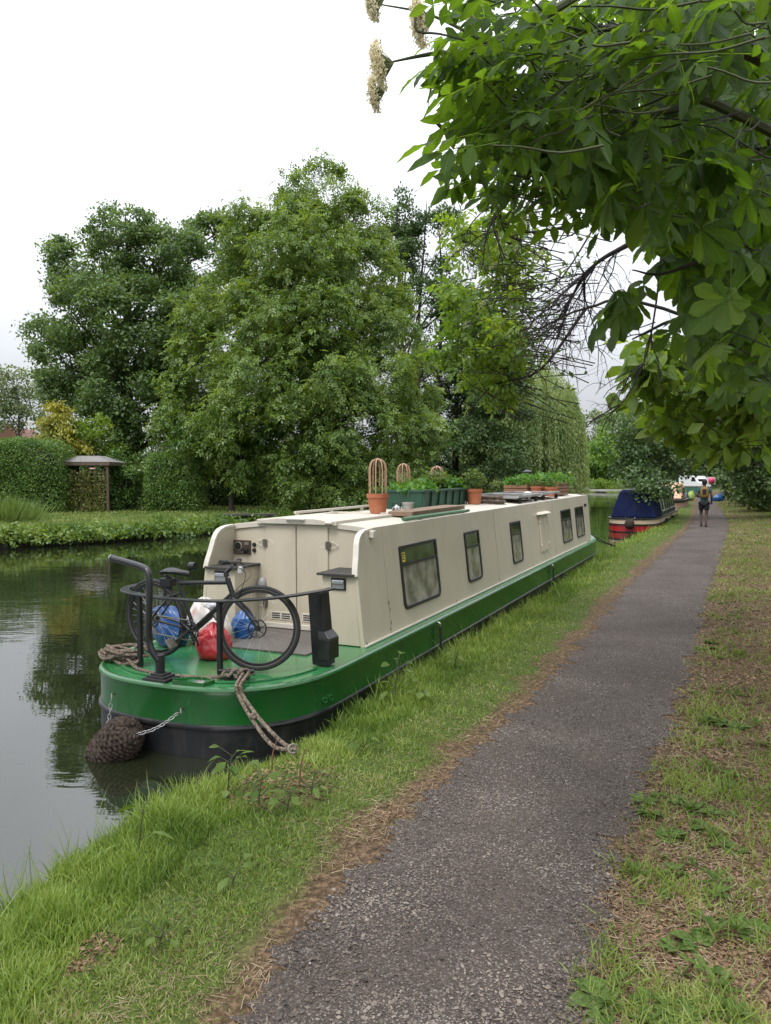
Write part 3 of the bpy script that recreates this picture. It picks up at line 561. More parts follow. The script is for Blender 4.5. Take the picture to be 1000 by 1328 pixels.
# ------------------------------------------------------------------ ropes
ropem = bpy.data.materials.new('weathered_rope'); ropem.use_nodes = True; t = ropem.node_tree; n = t.nodes; l = t.links.new; p = n['Principled BSDF']; p.inputs['Roughness'].default_value = .95; p.inputs['Specular IOR Level'].default_value = .1
c_ = n.new('ShaderNodeTexCoord'); a = n.new('ShaderNodeTexNoise'); a.inputs['Scale'].default_value = 55; a.inputs['Detail'].default_value = 4; l(c_.outputs['Object'], a.inputs['Vector'])
r = n.new('ShaderNodeValToRGB'); r.color_ramp.elements[0].color = (.065, .05, .038, 1); r.color_ramp.elements[1].color = (.26, .21, .165, 1); r.color_ramp.elements[0].position = .35; r.color_ramp.elements[1].position = .7; l(a.outputs[0], r.inputs[0]); l(r.outputs[0], p.inputs['Base Color'])
def strand_rope(m, P, r, lay=.055, n=3):
    """three strands twisted round the line P"""
    P = [Vector(p) for p in smooth_path(P, 10)]; s = [0]
    for i in range(1, len(P)): s.append(s[-1] + (P[i] - P[i - 1]).length)
    K = max(8, int(s[-1] / lay * 6)); Q = []
    for k in range(K + 1):
        d = s[-1] * k / K; i = min(max(0, int(np.searchsorted(s, d)) - 1), len(P) - 2); f = (d - s[i]) / max(1e-6, s[i + 1] - s[i]); Q.append(P[i].lerp(P[i + 1], f))
    for q in range(n):
        O = []; u = (Q[1] - Q[0]).orthogonal().normalized()
        for k in range(K + 1):
            t = (Q[min(k + 1, K)] - Q[max(k - 1, 0)]).normalized(); u = (u - t * u.dot(t)).normalized(); b = t.cross(u); a = 2 * math.pi * (k / 6 + q / n)
            O.append(Q[k] + (u * math.cos(a) + b * math.sin(a)) * r * .55)
        m.tube(O, r * .58, 5)
    return m
STK = gnd(380, 969, .30); STK = Vector((STK[0], STK[1], H1(STK[0], STK[1])))
stake = thing('mooring_pin', 'steel mooring pin hammered into the grass bank holding the stern line', 'mooring pin', STK)
m = MB(); m.tube([(0, 0, -.1), (.02, .015, .10)], .012, 10); m.build('shank', steel, stake, True)
m = MB(); m.tube([(.018 + .03 * math.cos(a) - .02, .012 + .02 * math.sin(a), .07 + .024 * math.sin(a)) for a in np.linspace(0, 2 * math.pi, 17)[:-1]], .007, 7, closed=True); m.build('eye', brass, stake, True)
m = MB(); W = lambda x, y, z: tuple(b2w((x, y, z)))
kn = np.array(W(.53, -1.44, .615)); e = np.array(STK) + np.array([0, 0, .07]); lip = np.array(W(.66, -1.63, .575)); lp2 = np.array(W(.70, -1.655, .50))
strand_rope(m, [W(.47, -1.37, .59), W(.56, -1.40, .60), lip, lp2, (lp2 * .62 + e * .38) + np.array([-.02, -.03, -.05]), (lp2 * .25 + e * .75) + np.array([-.03, -.02, -.07]), e], .014)
off = np.array([.04, -.01, 0]); strand_rope(m, [W(.56, -1.34, .59), W(.62, -1.42, .60), lip + off * .8, lp2 + off * .9, (lp2 * .62 + e * .38) + off + np.array([-.01, -.03, -.03]), (lp2 * .25 + e * .75) + off * .6 + np.array([0, 0, -.045]), e + off * .5], .014)
for k in range(3): strand_rope(m, [W(.40 + .07 * k, -1.47, .575), W(.43 + .07 * k, -1.41, .615 + .008 * k), W(.50 + .06 * k, -1.33, .575)], .013)
pk = lp2 * .72 + e * .28 + np.array([.01, -.05, -.03]); m.ell(pk, (.03, .025, .028), 8, 6)
tag(m.build('stern_mooring_line', ropem, None, True), 'doubled mooring rope stretched from the stern cleat down to the pin in the bank', 'rope')
m = MB(); rr_ = random.Random(3); c0 = (-.72, -1.36)
for k in range(9):
    ph = rr_.uniform(0, 6.28); ra, rb = rr_.uniform(.10, .24), rr_.uniform(.04, .10); cx, cy = c0[0] + rr_.uniform(-.06, .08), c0[1] + rr_.uniform(-.04, .05); z = .565 + .013 * k; tl_ = rr_.uniform(-.35, .1)
    strand_rope(m, [W(cx + ra * math.cos(ph + a) * math.cos(tl_) - rb * math.sin(ph + a) * math.sin(tl_), cy + rb * math.sin(ph + a) * math.cos(tl_) + ra * math.cos(ph + a) * math.sin(tl_), z + .012 * math.sin(3 * a + k)) for a in np.linspace(0, 5.9, 9)], .0135, n=3)
strand_rope(m, [W(-.58, -1.33, .68), W(-.53, -1.31, .70), W(-.47, -1.37, .62), W(-.50, -1.42, .57)], .0135)
strand_rope(m, [W(-.62, -1.38, .60), W(-.40, -1.50, .562), W(-.16, -1.555, .562), W(.08, -1.545, .562), (W(.30, -1.51, .562)), W(.46, -1.43, .58)], .0135)
tag(m.build('rope_coil', ropem, None, True), 'heap of old rope coiled on the left edge of the green stern deck', 'rope')
# ------------------------------------------------------------------ bicycle leaning at the stern rail
bframe = M('matt_black_bike_paint', (.012, .012, .013), .38, var=.15, vs=10)
tyre = M('tyre_rubber', (.014, .014, .014), .75, var=.2, vs=30, bump=.15, bs=200)
tan = M('grey_tyre_wall', (.09, .085, .07), .7)
rx, fx = Vector((-.545, -1.08, .553)), Vector((.53, -1.15, .553)); dv = (fx - rx); brz = math.atan2(dv.y, dv.x)
bike = thing('bicycle', 'black flat-bar bicycle standing on the green stern deck behind the rail', 'bicycle', mw=onb(rx.x, rx.y, rx.z, 0, Matrix.Rotation(brz, 4, 'Z') @ Matrix.Rotation(R(4), 4, 'X')))
WB, WR = dv.length, .345
def wheel(x, name='wheel'):
    wt = bpy.data.objects.new(name, None); col.objects.link(wt); wt.parent = bike; wt.location = (x, 0, WR)
    def circ(r, y=0, n=56): return [(r * math.cos(a), y, r * math.sin(a)) for a in np.linspace(0, 2 * math.pi, n + 1)[:-1]]
    MB().tube(circ(WR - .019), .019, 9, closed=True).build('tyre', tyre, wt, True)
    m = MB(); m.tube(circ(WR - .034, .012, 56), .0045, 5, closed=True); m.tube(circ(WR - .034, -.012, 56), .0045, 5, closed=True); m.build('tyre_wall', tan, wt, True)
    MB().bar([tuple(p) for p in circ(WR - .048)], .022, .022, up=(0, 1, 0), closed=True).build('rim', bframe, wt)
    m = MB()
    for k in range(28):
        a = 2 * math.pi * k / 28; s = 1 if k % 2 else -1; b = a + (1 if k % 4 < 2 else -1) * .9
        m.tube([(.022 * math.cos(b), s * .028, .022 * math.sin(b)), ((WR - .05) * math.cos(a), 0, (WR - .05) * math.sin(a))], .0013, 4)
    m.build('spokes', steel, wt)
    m = MB(); m.tube([(0, -.05, 0), (0, .05, 0)], .014, 10); m.lathe([(.024, -.03), (.024, -.024), (.024, .024), (.024, .03)], (0, 0, 0), 12, (0, 1, 0)); m.lathe([(.008, .05), (.018, .055), (.018, .062), (0, .062)], (0, 0, 0), 10, (0, -1, 0))
    m.build('hub', bframe, wt, True)
    m = MB(); m.tube(circ(.072, -.04, 28), .006, 5, closed=True)
    for k in range(6): a = k * math.pi / 3; m.tube([(.02 * math.cos(a), -.04, .02 * math.sin(a)), (.07 * math.cos(a + .4), -.04, .07 * math.sin(a + .4))], .004, 4)
    m.build('brake_disc', bframe, wt, True); return wt
w1 = wheel(0); w2 = wheel(WB)
RA, FA, BB = Vector((0, 0, WR)), Vector((WB, 0, WR)), Vector((.43, 0, .285))
ST, HT, HB = Vector((.285, 0, .70)), Vector((.822, 0, .735)), Vector((.868, 0, .60))
m = MB(); m.tube([ST + Vector((.005, 0, -.03)), HT + Vector((.008, 0, -.025))], [.017, .018], 10); m.tube([HB + Vector((-.005, 0, .02)), BB], [.021, .021], 10); m.tube([BB, ST + (ST - BB) * .05], .0165, 10); m.tube([HB + (HB - HT) * .04, HT + (HT - HB) * .06], .022, 12)
for s in (-1, 1):
    m.tube([RA + Vector((0, s * .06, 0)), Vector((.33, s * .035, .30)), BB + Vector((0, s * .02, 0))], .0105, 8); m.tube([RA + Vector((0, s * .06, 0)), Vector((.22, s * .045, .56)), ST + Vector((-.0, s * .016, -.12))], .009, 8)
m.tube([BB + Vector((0, -.045, 0)), BB + Vector((0, .045, 0))], .024, 12); m.build('frame', bframe, bike, True)
m = MB()
for s in (-1, 1): m.tube([FA + Vector((0, s * .052, 0)), Vector((.985, s * .055, .48)), Vector((.893, s * .05, .565)), HB + Vector((.008, s * .02, -.018))], [.009, .0125, .014, .015], 8)
m.build('fork', bframe, bike, True)
m = MB(); sp = ST + (ST - BB).normalized() * .02; m.tube([ST, sp], .0135, 10); m.build('seat_post', bframe, bike, True)
sd_ = MB(); SL = [(-.14, .068, .0), (-.11, .078, .012), (-.05, .062, .012), (.02, .034, .004), (.09, .021, .0), (.135, .014, -.008)]; V = []
for x, hw, dz in SL:
    for j in range(12): a = 2 * math.pi * j / 12; V.append(sp + Vector((x + .01, hw * math.cos(a), .045 + dz + (.018 if math.sin(a) > 0 else .03) * math.sin(a))))
sd_.add(V, [(i * 12 + j, (i + 1) * 12 + j, (i + 1) * 12 + (j + 1) % 12, i * 12 + (j + 1) % 12) for i in range(len(SL) - 1) for j in range(12)] + [tuple(range(12)), tuple(len(V) - 1 - j for j in range(12))])
sd_.build('saddle', M('saddle_vinyl', (.016, .016, .017), .45, var=.2, vs=20), bike, True)
m = MB(); m.tube([sp + Vector((-.06, .0, -.02)), sp + Vector((-.19, .0, .02))], .012, 8); m.box(sp + Vector((-.11, 0, -.05)), (.12, .07, .07)); m.build('saddle_bag', bframe, bike, bevel=.012)
m = MB(); m.tube([sp + Vector((.13, .02, .10)), sp + Vector((.19, .02, .10))], .034, 12); m.tube([sp + Vector((.12, .02, .05)), sp + Vector((.15, .02, .09))], .012, 8); m.build('rear_light', bframe, bike, True)
sh = HT + (HT - HB).normalized() * .055; st = sh + Vector((.085, 0, .085))
m = MB(); m.tube([HT + (HT - HB).normalized() * .02, sh], .021, 10); m.tube([sh, st], [.017, .016], 10); m.build('stem', bframe, bike, True)
m = MB(); m.tube([st + Vector((-.045, .30, .01)), st + Vector((-.01, .12, .004)), st, st + Vector((-.01, -.12, .004)), st + Vector((-.045, -.30, .01))], .0125, 10); hb = m.build('handlebar', bframe, bike, True)
for s in (-1, 1):
    m = MB(); m.tube([st + Vector((-.026, s * .18, .006)), st + Vector((-.046, s * .305, .01))], .0185, 10); m.build('grip', tyre, hb, True)
    m = MB(); m.tube([st + Vector((-.015, s * .15, -.004)), st + Vector((.035, s * .18, -.03)), st + Vector((.03, s * .27, -.035))], .006, 6); m.build('brake_lever', bframe, hb, True)
m = MB(); m.tube(smooth_path([st + Vector((.03, -.15, -.02)), st + Vector((.10, -.10, -.08)), st + Vector((.06, -.03, -.20)), HB + Vector((.03, -.02, -.05))], 5), .0028, 5); m.tube(smooth_path([st + Vector((.03, .15, -.02)), st + Vector((.11, .06, -.10)), st + Vector((.02, .02, -.20)), HB + Vector((0, .02, .03))], 5), .0028, 5); m.build('cables', bframe, bike, True)
MB().box(st + Vector((.05, -.06, -.06)), (.035, .05, .06)).build('front_lamp', M('lamp_lens', (.4, .4, .4), .2), bike, bevel=.008)
ck = MB()
def cir(c, r, y, n=30): return [(c[0] + r * math.cos(a), y, c[2] + r * math.sin(a)) for a in np.linspace(0, 2 * math.pi, n + 1)[:-1]]
ck.tube(cir(BB, .088, -.052), .006, 5, closed=True); ck.tube(cir(BB, .066, -.052), .005, 5, closed=True)
for k in range(5): a = k * 2 * math.pi / 5; ck.tube([(BB.x, -.052, BB.z), (BB.x + .088 * math.cos(a), -.052, BB.z + .088 * math.sin(a))], .007, 5)
ck.build('chainring', bframe, bike, True)
for s, dx, dz in ((-1, -.135, -.10), (1, .135, .10)):
    m = MB(); m.tube([BB + Vector((0, s * .07, 0)), BB + Vector((dx, s * .085, dz))], [.014, .011], 8); co = m.build('crank', bframe, bike, True)
    m = MB(); m.box(BB + Vector((dx, s * .14, dz)), (.085, .09, .022), M4=Matrix.Rotation(.9, 3, 'Y')); m.build('pedal', brass, co, bevel=.004)
m = MB(); m.tube([(0, -.05, WR + .04), (BB.x, -.052, BB.z + .088)], .005, 5); m.tube([(.03, -.05, WR - .12), (BB.x, -.052, BB.z - .088)], .005, 5); m.tube(cir(RA, .042, -.05, 20), .009, 5, closed=True); m.tube([(0, -.055, WR - .03), (.02, -.06, WR - .08), (.05, -.06, WR - .13)], .014, 7); m.build('chain', brass, bike, True)
m = MB(); m.tube([(.30, .05, .33), (.36, .10, .15), (.37, .13, .02)], .008, 6); m.build('kick_stand', bframe, bike, True)

STEER = Matrix.Translation(HB) @ Matrix.Rotation(R(26), 4, (HT - HB).normalized()) @ Matrix.Translation(-HB)
for o in list(bike.children):
    if o == w2 or o.name.split('.')[0] in ('fork', 'stem', 'handlebar', 'cables', 'front_lamp'): o.matrix_basis = STEER @ o.matrix_basis
# ------------------------------------------------------------------ bags on the deck
def crumple(c, r, sd, amp=.16, sq=.6, n=110, m_=70):
    """a slack bag: gathered towards its neck, sagging on to what it lies on"""
    q = random.Random(sd); W_ = [(Vector((q.gauss(0, 1), q.gauss(0, 1), q.gauss(0, 1))).normalized() * q.uniform(1.2, 5.5), q.uniform(0, 6.28), q.uniform(.4, 1)) for _ in range(10)]; nx, ny = q.uniform(-.35, .35), q.uniform(-.35, .35); g = q.randint(9, 13); p0 = q.uniform(0, 6)
    def f(p):
        v = Vector((p.x / r[0], p.y / r[1], p.z / r[2])); s = 0
        for k, ph, a in W_: s += a * (1 - 1.6 * abs(math.sin(k.dot(v) + ph + .8 * math.sin(2.2 * v.x + ph) * math.cos(2.6 * v.z)))) / max(1, k.length / 2.2)
        up = max(0, (v.z + .25) / 1.25); th = math.atan2(v.y, v.x); s = 1 + amp * s * .3 + .10 * up * (abs(math.sin(g * th * .5 + p0 + 1.5 * math.sin(2 * th))) - .5)
        z = p.z * s * (1 + .12 * up); x, y = p.x * s * (1 - .22 * up ** 2) + nx * r[0] * up ** 2, p.y * s * (1 - .22 * up ** 2) + ny * r[1] * up ** 2
        if z < -r[2] * sq: e = 1 + .10 * min(1, (-r[2] * sq - z) / (r[2] * .3)); x *= e; y *= e; z = -r[2] * sq + (z + r[2] * sq) * .05
        return Vector((x, y, z))
    return MB().ell(c, r, n, m_, None, f)
def plastic(name, c, **k): return M(name, c, .3, coat=.3, bump=.7, bs=16, **k)
def bag(name, label, c, r, sd, mat, sq=.6, amp=.16, parts=()):
    o = thing(name, label, 'bag', mw=onb(c[0], c[1], .546))
    crumple((0, 0, r[2] * sq), r, sd, amp, sq).build('bag_body', mat, o, True)
    for nm, cc, rr, s2, mt in parts: crumple(cc, rr, s2, .3, .95, 30, 18).build(nm, mt, o, True)
    return o
redp = plastic('red_plastic', (.40, .012, .018), var=.25, vs=9, tint=(.62, .10, .10), ta=.5, ts=14)
bag('red_bag', 'shiny red plastic bag lying on the green deck under the bicycle', (-.10, -.88), (.165, .14, .17), 4, redp, parts=(('bag_neck', (-.08, -.05, .20), (.05, .04, .04), 8, redp), ('paper_scrap', (-.05, .05, .255), (.06, .04, .04), 9, M('brown_paper', (.25, .05, .03), .6))))
whitep = plastic('printed_white_plastic', (.50, .47, .43), var=.25, vs=5, tint=(.42, .10, .05), ta=.75, ts=6.5)
bag('white_bag', 'crumpled white plastic bag with red and blue print among the bags on the stern deck', (-.50, -.42), (.24, .15, .235), 12, whitep, .7, parts=(('bag_neck', (.05, -.02, .36), (.09, .06, .05), 3, plastic('white_blue_plastic', (.46, .46, .47), tint=(.05, .08, .28), ta=.7, ts=7)),))
bluep = plastic('blue_plastic', (.006, .06, .21), var=.3, vs=8, tint=(.03, .16, .36), ta=.6, ts=12)
bag('blue_bag', 'large blue woven carrier bag at the left edge of the stern deck', (-.78, -.62), (.20, .16, .20), 21, bluep, .75)
bag('blue_bag', 'bright blue carrier bag lying by the locker behind the printed white bag', (-.32, -.12), (.13, .09, .14), 33, bluep, .8, .2)

# ------------------------------------------------------------------ things on the roof
terra = M('terracotta', (.36, .115, .052), .75, var=.15, vs=7, tint=(.42, .22, .14), ta=.4, ts=6, bump=.05)
soil = M('potting_soil', (.018, .012, .008), .95, bump=.5, bs=40)
wick = M('peeled_willow', (.36, .22, .14), .6, var=.2, vs=20)
herb = leafmat('salad_leaves', [(.03, .09, .015), (.08, .20, .03), (.17, .30, .06)], .35, nscale=4)
herb2 = leafmat('herb_leaves', [(.035, .075, .02), (.08, .14, .03), (.16, .16, .04)], .35, nscale=4)
LT = np.array([(0, 0, 0), (.5, .30, .10), (1, 0, 0), (.5, -.30, .10)]); LF = np.array([[0, 1, 2, 3]])
def leaves_at(pos, size, name, mat, parent, up=.6, aspect=1., outw=None, droop=0., nout=0.):
    n = len(pos); nrm = unit(rv(n) + np.array([0, 0, up]) + nout); a = rv(n) + (0 if outw is None else outw) + np.array([0, 0, -droop]); sc = size * rng.uniform(.6, 1.25, n)
    V, Fq, _ = scatter(LT * np.array([1, aspect, 1]), LF, pos, frames(a, nrm), sc); return link(name, npmesh(name, V, Fq), mat, parent)
def blob(c, r, n): p = rv(n) * rng.uniform(.35, 1, (n, 1)) ** .5; return p * np.asarray(r) + np.asarray(c)
def pot(parent, r0, r1, h, z=0, mat=terra, name='pot'):
    return MB().lathe([(r0, z), (r1 * .93, z + h * .80), (r1, z + h * .80), (r1 * 1.02, z + h), (r1 * .9, z + h), (r1 * .87, z + h * .84), (0, z + h * .84)], n=28).build(name, mat, parent, True)
def potted(label, x, y, r0, r1, h, hoop=0., leaf=None, group=None, fol=None, z=None):
    t = thing('potted_plant', label, 'potted plant', mw=onb(x, y, rz_(x) + .004 if z is None else z), group=group); pot(t, r0, r1, h)
    MB().lathe([(r1 * .88, h * .86), (0, h * .88)], n=20).build('soil', soil, t)
    if hoop:
        m = MB(); k = 8; rr = r1 * .76
        for i in range(k // 2):
            a = math.pi * i / (k // 2) + .2; P = [(rr * math.cos(a), rr * math.sin(a), h * .8), (rr * 1.03 * math.cos(a), rr * 1.03 * math.sin(a), h + hoop * .45), (rr * math.cos(a), rr * math.sin(a), h + hoop * .75), (rr * .72 * math.cos(a), rr * .72 * math.sin(a), h + hoop * .93), (0, 0, h + hoop)]
            P += [(-p[0], -p[1], p[2]) for p in P[-2::-1]]; m.tube(smooth_path(P, 4), .0085, 6)
        m.ell((0, 0, h + hoop), (.02, .02, .012), 8, 5); m.build('cane_cloche', wick, t, True)
    if leaf: leaves_at(blob((0, 0, h + leaf[1]), (leaf[0], leaf[0], leaf[1]), leaf[2]), leaf[3], 'foliage', fol or herb, t)
    return t
potted('terracotta pot of seedlings under a tall cane cloche, nearest the stern on the cream roof', .08, 2.14, .095, .135, .235, .42, (.11, .05, 60, .05))
t = thing('planter', 'long dark green trough planter full of salad leaves on the cream roof', 'planter', mw=onb(-.19, 4.42, 1.655))
gpl = M('green_plastic_trough', (.012, .06, .035), .5, var=.15, vs=4, tint=(.03, .09, .06), ta=.4)
x0, x1, y0, y1, h = -.34, .34, -.97, .97, .25
MB().ring([(x0 + .03, y0 + .03, 0), (x1 - .03, y0 + .03, 0), (x1 - .03, y1 - .03, 0), (x0 + .03, y1 - .03, 0)], [(x0, y0, h), (x1, y0, h), (x1, y1, h), (x0, y1, h)], [(x0 + .03, y0 + .03, h), (x1 - .03, y0 + .03, h), (x1 - .03, y1 - .03, h), (x0 + .03, y1 - .03, h)], [(x0 + .05, y0 + .05, .02), (x1 - .05, y0 + .05, .02), (x1 - .05, y1 - .05, .02), (x0 + .05, y1 - .05, .02)]).build('trough', gpl, t)
m = MB(); m.bar([(x0 - .012, y0 - .012, h), (x1 + .012, y0 - .012, h), (x1 + .012, y1 + .012, h), (x0 - .012, y1 + .012, h)], .05, .03, closed=True); m.build('rim', gpl, t, bevel=.005)
for k in range(7): m = MB(); yy = y0 + .03 + (y1 - y0 - .06) * k / 6; m.prism([(x1 - .02, yy - .02, .0), (x1 + .0, yy - .02, .0), (x1 + .0, yy + .02, .0), (x1 - .02, yy + .02, 0)], [(x1 - .0, yy - .02, h - .02), (x1 + .022, yy - .02, h - .02), (x1 + .022, yy + .02, h - .02), (x1 - .0, yy + .02, h - .02)]).build('rib', gpl, t, bevel=.004)
MB().add([(x0 + .04, y0 + .04, h - .045), (x1 - .04, y0 + .04, h - .045), (x1 - .04, y1 - .04, h - .045), (x0 + .04, y1 - .04, h - .045)], [(0, 1, 2, 3)]).build('soil', soil, t)
pp = np.concatenate([blob((rng.uniform(-.22, .22), yy, h + .01 + .05 * max(0, (yy + .4))), (.17, .17, .06 + .04 * max(0, yy + .3)), 110) for yy in np.linspace(-.85, .9, 13)])
leaves_at(pp, .085, 'salad_leaves', herb, t, 1.0, 1.2)
leaves_at(np.concatenate([blob((.0, yy, h + .15), (.14, .18, .13), 180) for yy in (.45, .8)]), .06, 'tall_greens', herb2, t)
potted('terracotta pot with a bushy herb at the far end of the green trough planter', .25, 5.42, .10, .135, .24, 0, (.19, .15, 420, .06), fol=herb2)
potted('cane cloche over a pot half hidden behind the green trough, taller of the two', -.62, 4.6, .09, .13, .2, .46, (.11, .08, 60, .05))
potted('small cane cloche behind the herb end of the green trough planter', -.50, 5.75, .09, .14, .2, .42, (.13, .12, 160, .05))
t = thing('flower_pot', 'small pale grey ceramic pot standing in front of the green trough', 'pot', mw=onb(.36, 2.42, 1.655))
pot(t, .055, .07, .135, mat=M('grey_ceramic', (.42, .40, .37), .45), name='pot_body'); MB().lathe([(.06, .118), (0, .12)], n=16).build('soil', soil, t); MB().tube([(.0, 0, .1), (.005, 0, .32)], .006, 6).build('stick', M('green_stick', (.05, .12, .05), .6), t)
t = thing('kettle', 'small shiny steel kettle between the terracotta pot and the grey pot', 'kettle', mw=onb(.24, 2.34, 1.66))
MB().lathe([(.05, 0), (.062, .03), (.052, .07), (.02, .085), (.012, .1), (0, .1)], n=20).build('kettle_body', steel, t, True); MB().tube(smooth_path([(-.05, 0, .06), (-.045, 0, .12), (.045, 0, .12), (.05, 0, .06)], 5), .006, 6).build('handle', blackp, t, True); MB().tube([(.045, -.02, .03), (.09, -.04, .075)], [.014, .009], 8).build('spout', steel, t, True)
plank = M('weathered_board', (.20, .135, .09), .8, var=.25, vs=3, tint=(.09, .055, .035), ta=.7, ts=2.5, bump=.15, bs=25)
tag(MB().box((0, 0, .03), (.30, 2.0, .055)).build('wooden_plank', plank, None, bevel=.006), 'thick brown wooden gangplank lying along the roof in front of the green trough', 'plank').matrix_world = onb(.52, 2.75, 1.652, .02)
bearers = thing('timber_bearers', 'short dark timber offcuts under the gangplank on the roof edge', 'timber', mw=onb(.55, 1.86, 1.63)); MB().box((0, 0, .012), (.42, .09, .03), .1).build('bearer', M('dark_timber', (.05, .028, .018), .8), bearers); MB().box((.02, 1.6, .012), (.40, .08, .03), -.05).build('bearer', MATS['dark_timber'], bearers)
pg = M('green_painted_pole', (.035, .12, .045), .5, var=.2, vs=12)
for k, (dx, ln, lab) in enumerate(((0, 2.25, 'long green boat pole along the roof edge, the one nearest the towpath'), (-.055, 2.0, 'green boat pole lying between the gangplank and the outermost pole'))):
    o = MB().tube([(0, 0, 0), (0, ln, 0)], .019, 8).build('boat_pole', pg, None, True); o.matrix_world = onb(.755 + dx, 1.35 + .1 * k, 1.645, 0); tag(o, lab, 'pole')
m = MB(); q = random.Random(5)
for k in range(8): ph = q.uniform(0, 6); ra = q.uniform(.12, .25); strand_rope(m, [W(.34 + ra * math.cos(ph + a), 6.0 + ra * 1.5 * math.sin(ph + a), 1.665 + .014 * k + .01 * math.sin(2 * a)) for a in np.linspace(0, 5.8, 8)], .015)
tag(m.build('rope_coil', ropem, None, True), 'brown rope coiled on the cream roof just past the potted herb', 'rope')
solar = M('solar_cells', (.05, .055, .065), .12, var=.2, vs=3, ior=1.6); alu = M('aluminium_frame', (.55, .56, .57), .35, .7)
for k, (yy, lab) in enumerate(((7.35, 'flat solar panel in an aluminium frame on the roof, the one nearer the stern'), (9.15, 'flat solar panel on the roof beside the terracotta pots'))):
    t = thing('solar_panel', lab, 'solar panel', mw=onb(.20, yy, 1.66), group='solar panels on the roof')
    MB().box((0, 0, .085), (.93, 1.62, .012)).build('cells', solar, t)
    m = MB(); m.bar([(-.48, -.825, .085), (.48, -.825, .085), (.48, .825, .085), (-.48, .825, .085)], .03, .04, closed=True); m.build('panel_frame', alu, t)
    m = MB()
    for fx_ in (-.45, .45):
        for fy in (-.6, .6): m.tube([(fx_, fy, -.03), (fx_, fy, .066)], .035, 10)
    m.build('feet', blackp, t)
t = thing('roof_vent', 'white mushroom-shaped roof vent between the solar panels and the pots', 'vent', mw=onb(.42, 8.25, 1.64)); MB().lathe([(.05, 0), (.05, .10), (.085, .105), (.08, .14), (0, .165)], n=18).build('cap', creamtrim, t, True)
# the garden at the bow end
crate_m = M('crate_wood', (.20, .105, .06), .85, var=.3, vs=5, tint=(.10, .05, .03), ta=.6, ts=5, bump=.1, bs=30)
def crate(label, x, y, sx, sy, h, n, rz=0):
    t = thing('planter_crate', label, 'crate', mw=onb(x, y, 1.655, rz)); m = MB(); k = max(3, int(h / .07))
    for i in range(k):
        z = (i + .5) * h / k; hh = h / k * .82
        for s in (-1, 1): m.box((0, s * sy / 2, z), (sx, .018, hh)); m.box((s * sx / 2, 0, z), (.018, sy - .02, hh))
    for sx_2 in (-1, 1):
        for sy_2 in (-1, 1): m.box((sx_2 * (sx / 2 - .025), sy_2 * (sy / 2 - .025), h / 2), (.03, .03, h + .01))
    m.build('slats', crate_m, t); MB().box((0, 0, h * .45), (sx - .03, sy - .03, h * .85)).build('soil', soil, t)
    leaves_at(np.concatenate([blob((rng.uniform(-sx / 2, sx / 2), rng.uniform(-sy / 2, sy / 2), h + rng.uniform(.0, .11)), (.2, .2, .11), 70) for _ in range(n)]), .085, 'foliage', herb, t)
    return t
crate('long slatted wooden crate overflowing with greenery beside the chimney at the bow', .02, 11.2, 1.0, 1.1, .30, 26)
crate('low brown slatted crate beside the row of terracotta pots', -.35, 9.0 + 1.4, .5, .4, .24, 4, .1)
for x, y, lab in ((.10, 10.3, 'terracotta pot at the bow end of the roof, left one of the front pair'), (.42, 10.35, 'terracotta pot at the bow end of the roof, nearest the towpath'), (.28, 10.55, 'terracotta pot tucked behind the pair in front of the greenery crate')):
    potted(lab, x, y, .085, .125, .2, 0, (.13, .08, 110, .06), fol=herb2)
# ------------------------------------------------------------------ trees
barkd = M('dark_bark', (.028, .022, .017), .95, var=.35, vs=9, bump=.4, bs=22)
barkg = M('grey_bark', (.075, .066, .05), .95, var=.3, vs=8, bump=.4, bs=20)
L_oak = leafmat('oak_leaves', [(.055, .10, .034), (.10, .172, .054), (.16, .235, .085)], .34, nscale=.8)
L_ash = leafmat('ash_leaves', [(.068, .122, .027), (.132, .215, .044), (.225, .31, .082)], .36, nscale=.75)
L_ald = leafmat('alder_leaves', [(.035, .072, .022), (.062, .115, .034), (.10, .165, .055)], .28, nscale=.7)
L_wil = leafmat('willow_leaves', [(.15, .225, .08), (.23, .31, .12), (.31, .39, .17)], .4, nscale=.3)
L_pal = leafmat('pale_leaves', [(.09, .13, .07), (.14, .19, .10), (.20, .25, .14)], .3, nscale=.3)  # pale tone stands in for haze on the distant tree
L_brt = leafmat('bright_bush_leaves', [(.06, .13, .022), (.12, .22, .035), (.20, .31, .065)], .35, nscale=.4)
L_yel = leafmat('golden_conifer', [(.10, .13, .02), (.26, .27, .035), (.45, .40, .06)], .25, nscale=.7)
L_hed = leafmat('hedge_leaves', [(.055, .115, .024), (.10, .185, .036), (.155, .24, .06)], .25, nscale=1.2)
L_haw = leafmat('hawthorn_leaves', [(.038, .078, .024), (.072, .13, .04), (.14, .20, .075)], .3, nscale=.5)
L_lau = leafmat('laurel_leaves', [(.045, .10, .022), (.085, .165, .035), (.16, .24, .06)], .28, .3, nscale=1.0)
L_wee = leafmat('waterside_leaves', [(.045, .095, .02), (.10, .175, .035), (.19, .26, .065)], .35, nscale=.8)
L_yg = leafmat('yellow_green_leaves', [(.07, .14, .02), (.135, .225, .034), (.23, .32, .065)], .5, nscale=.6)

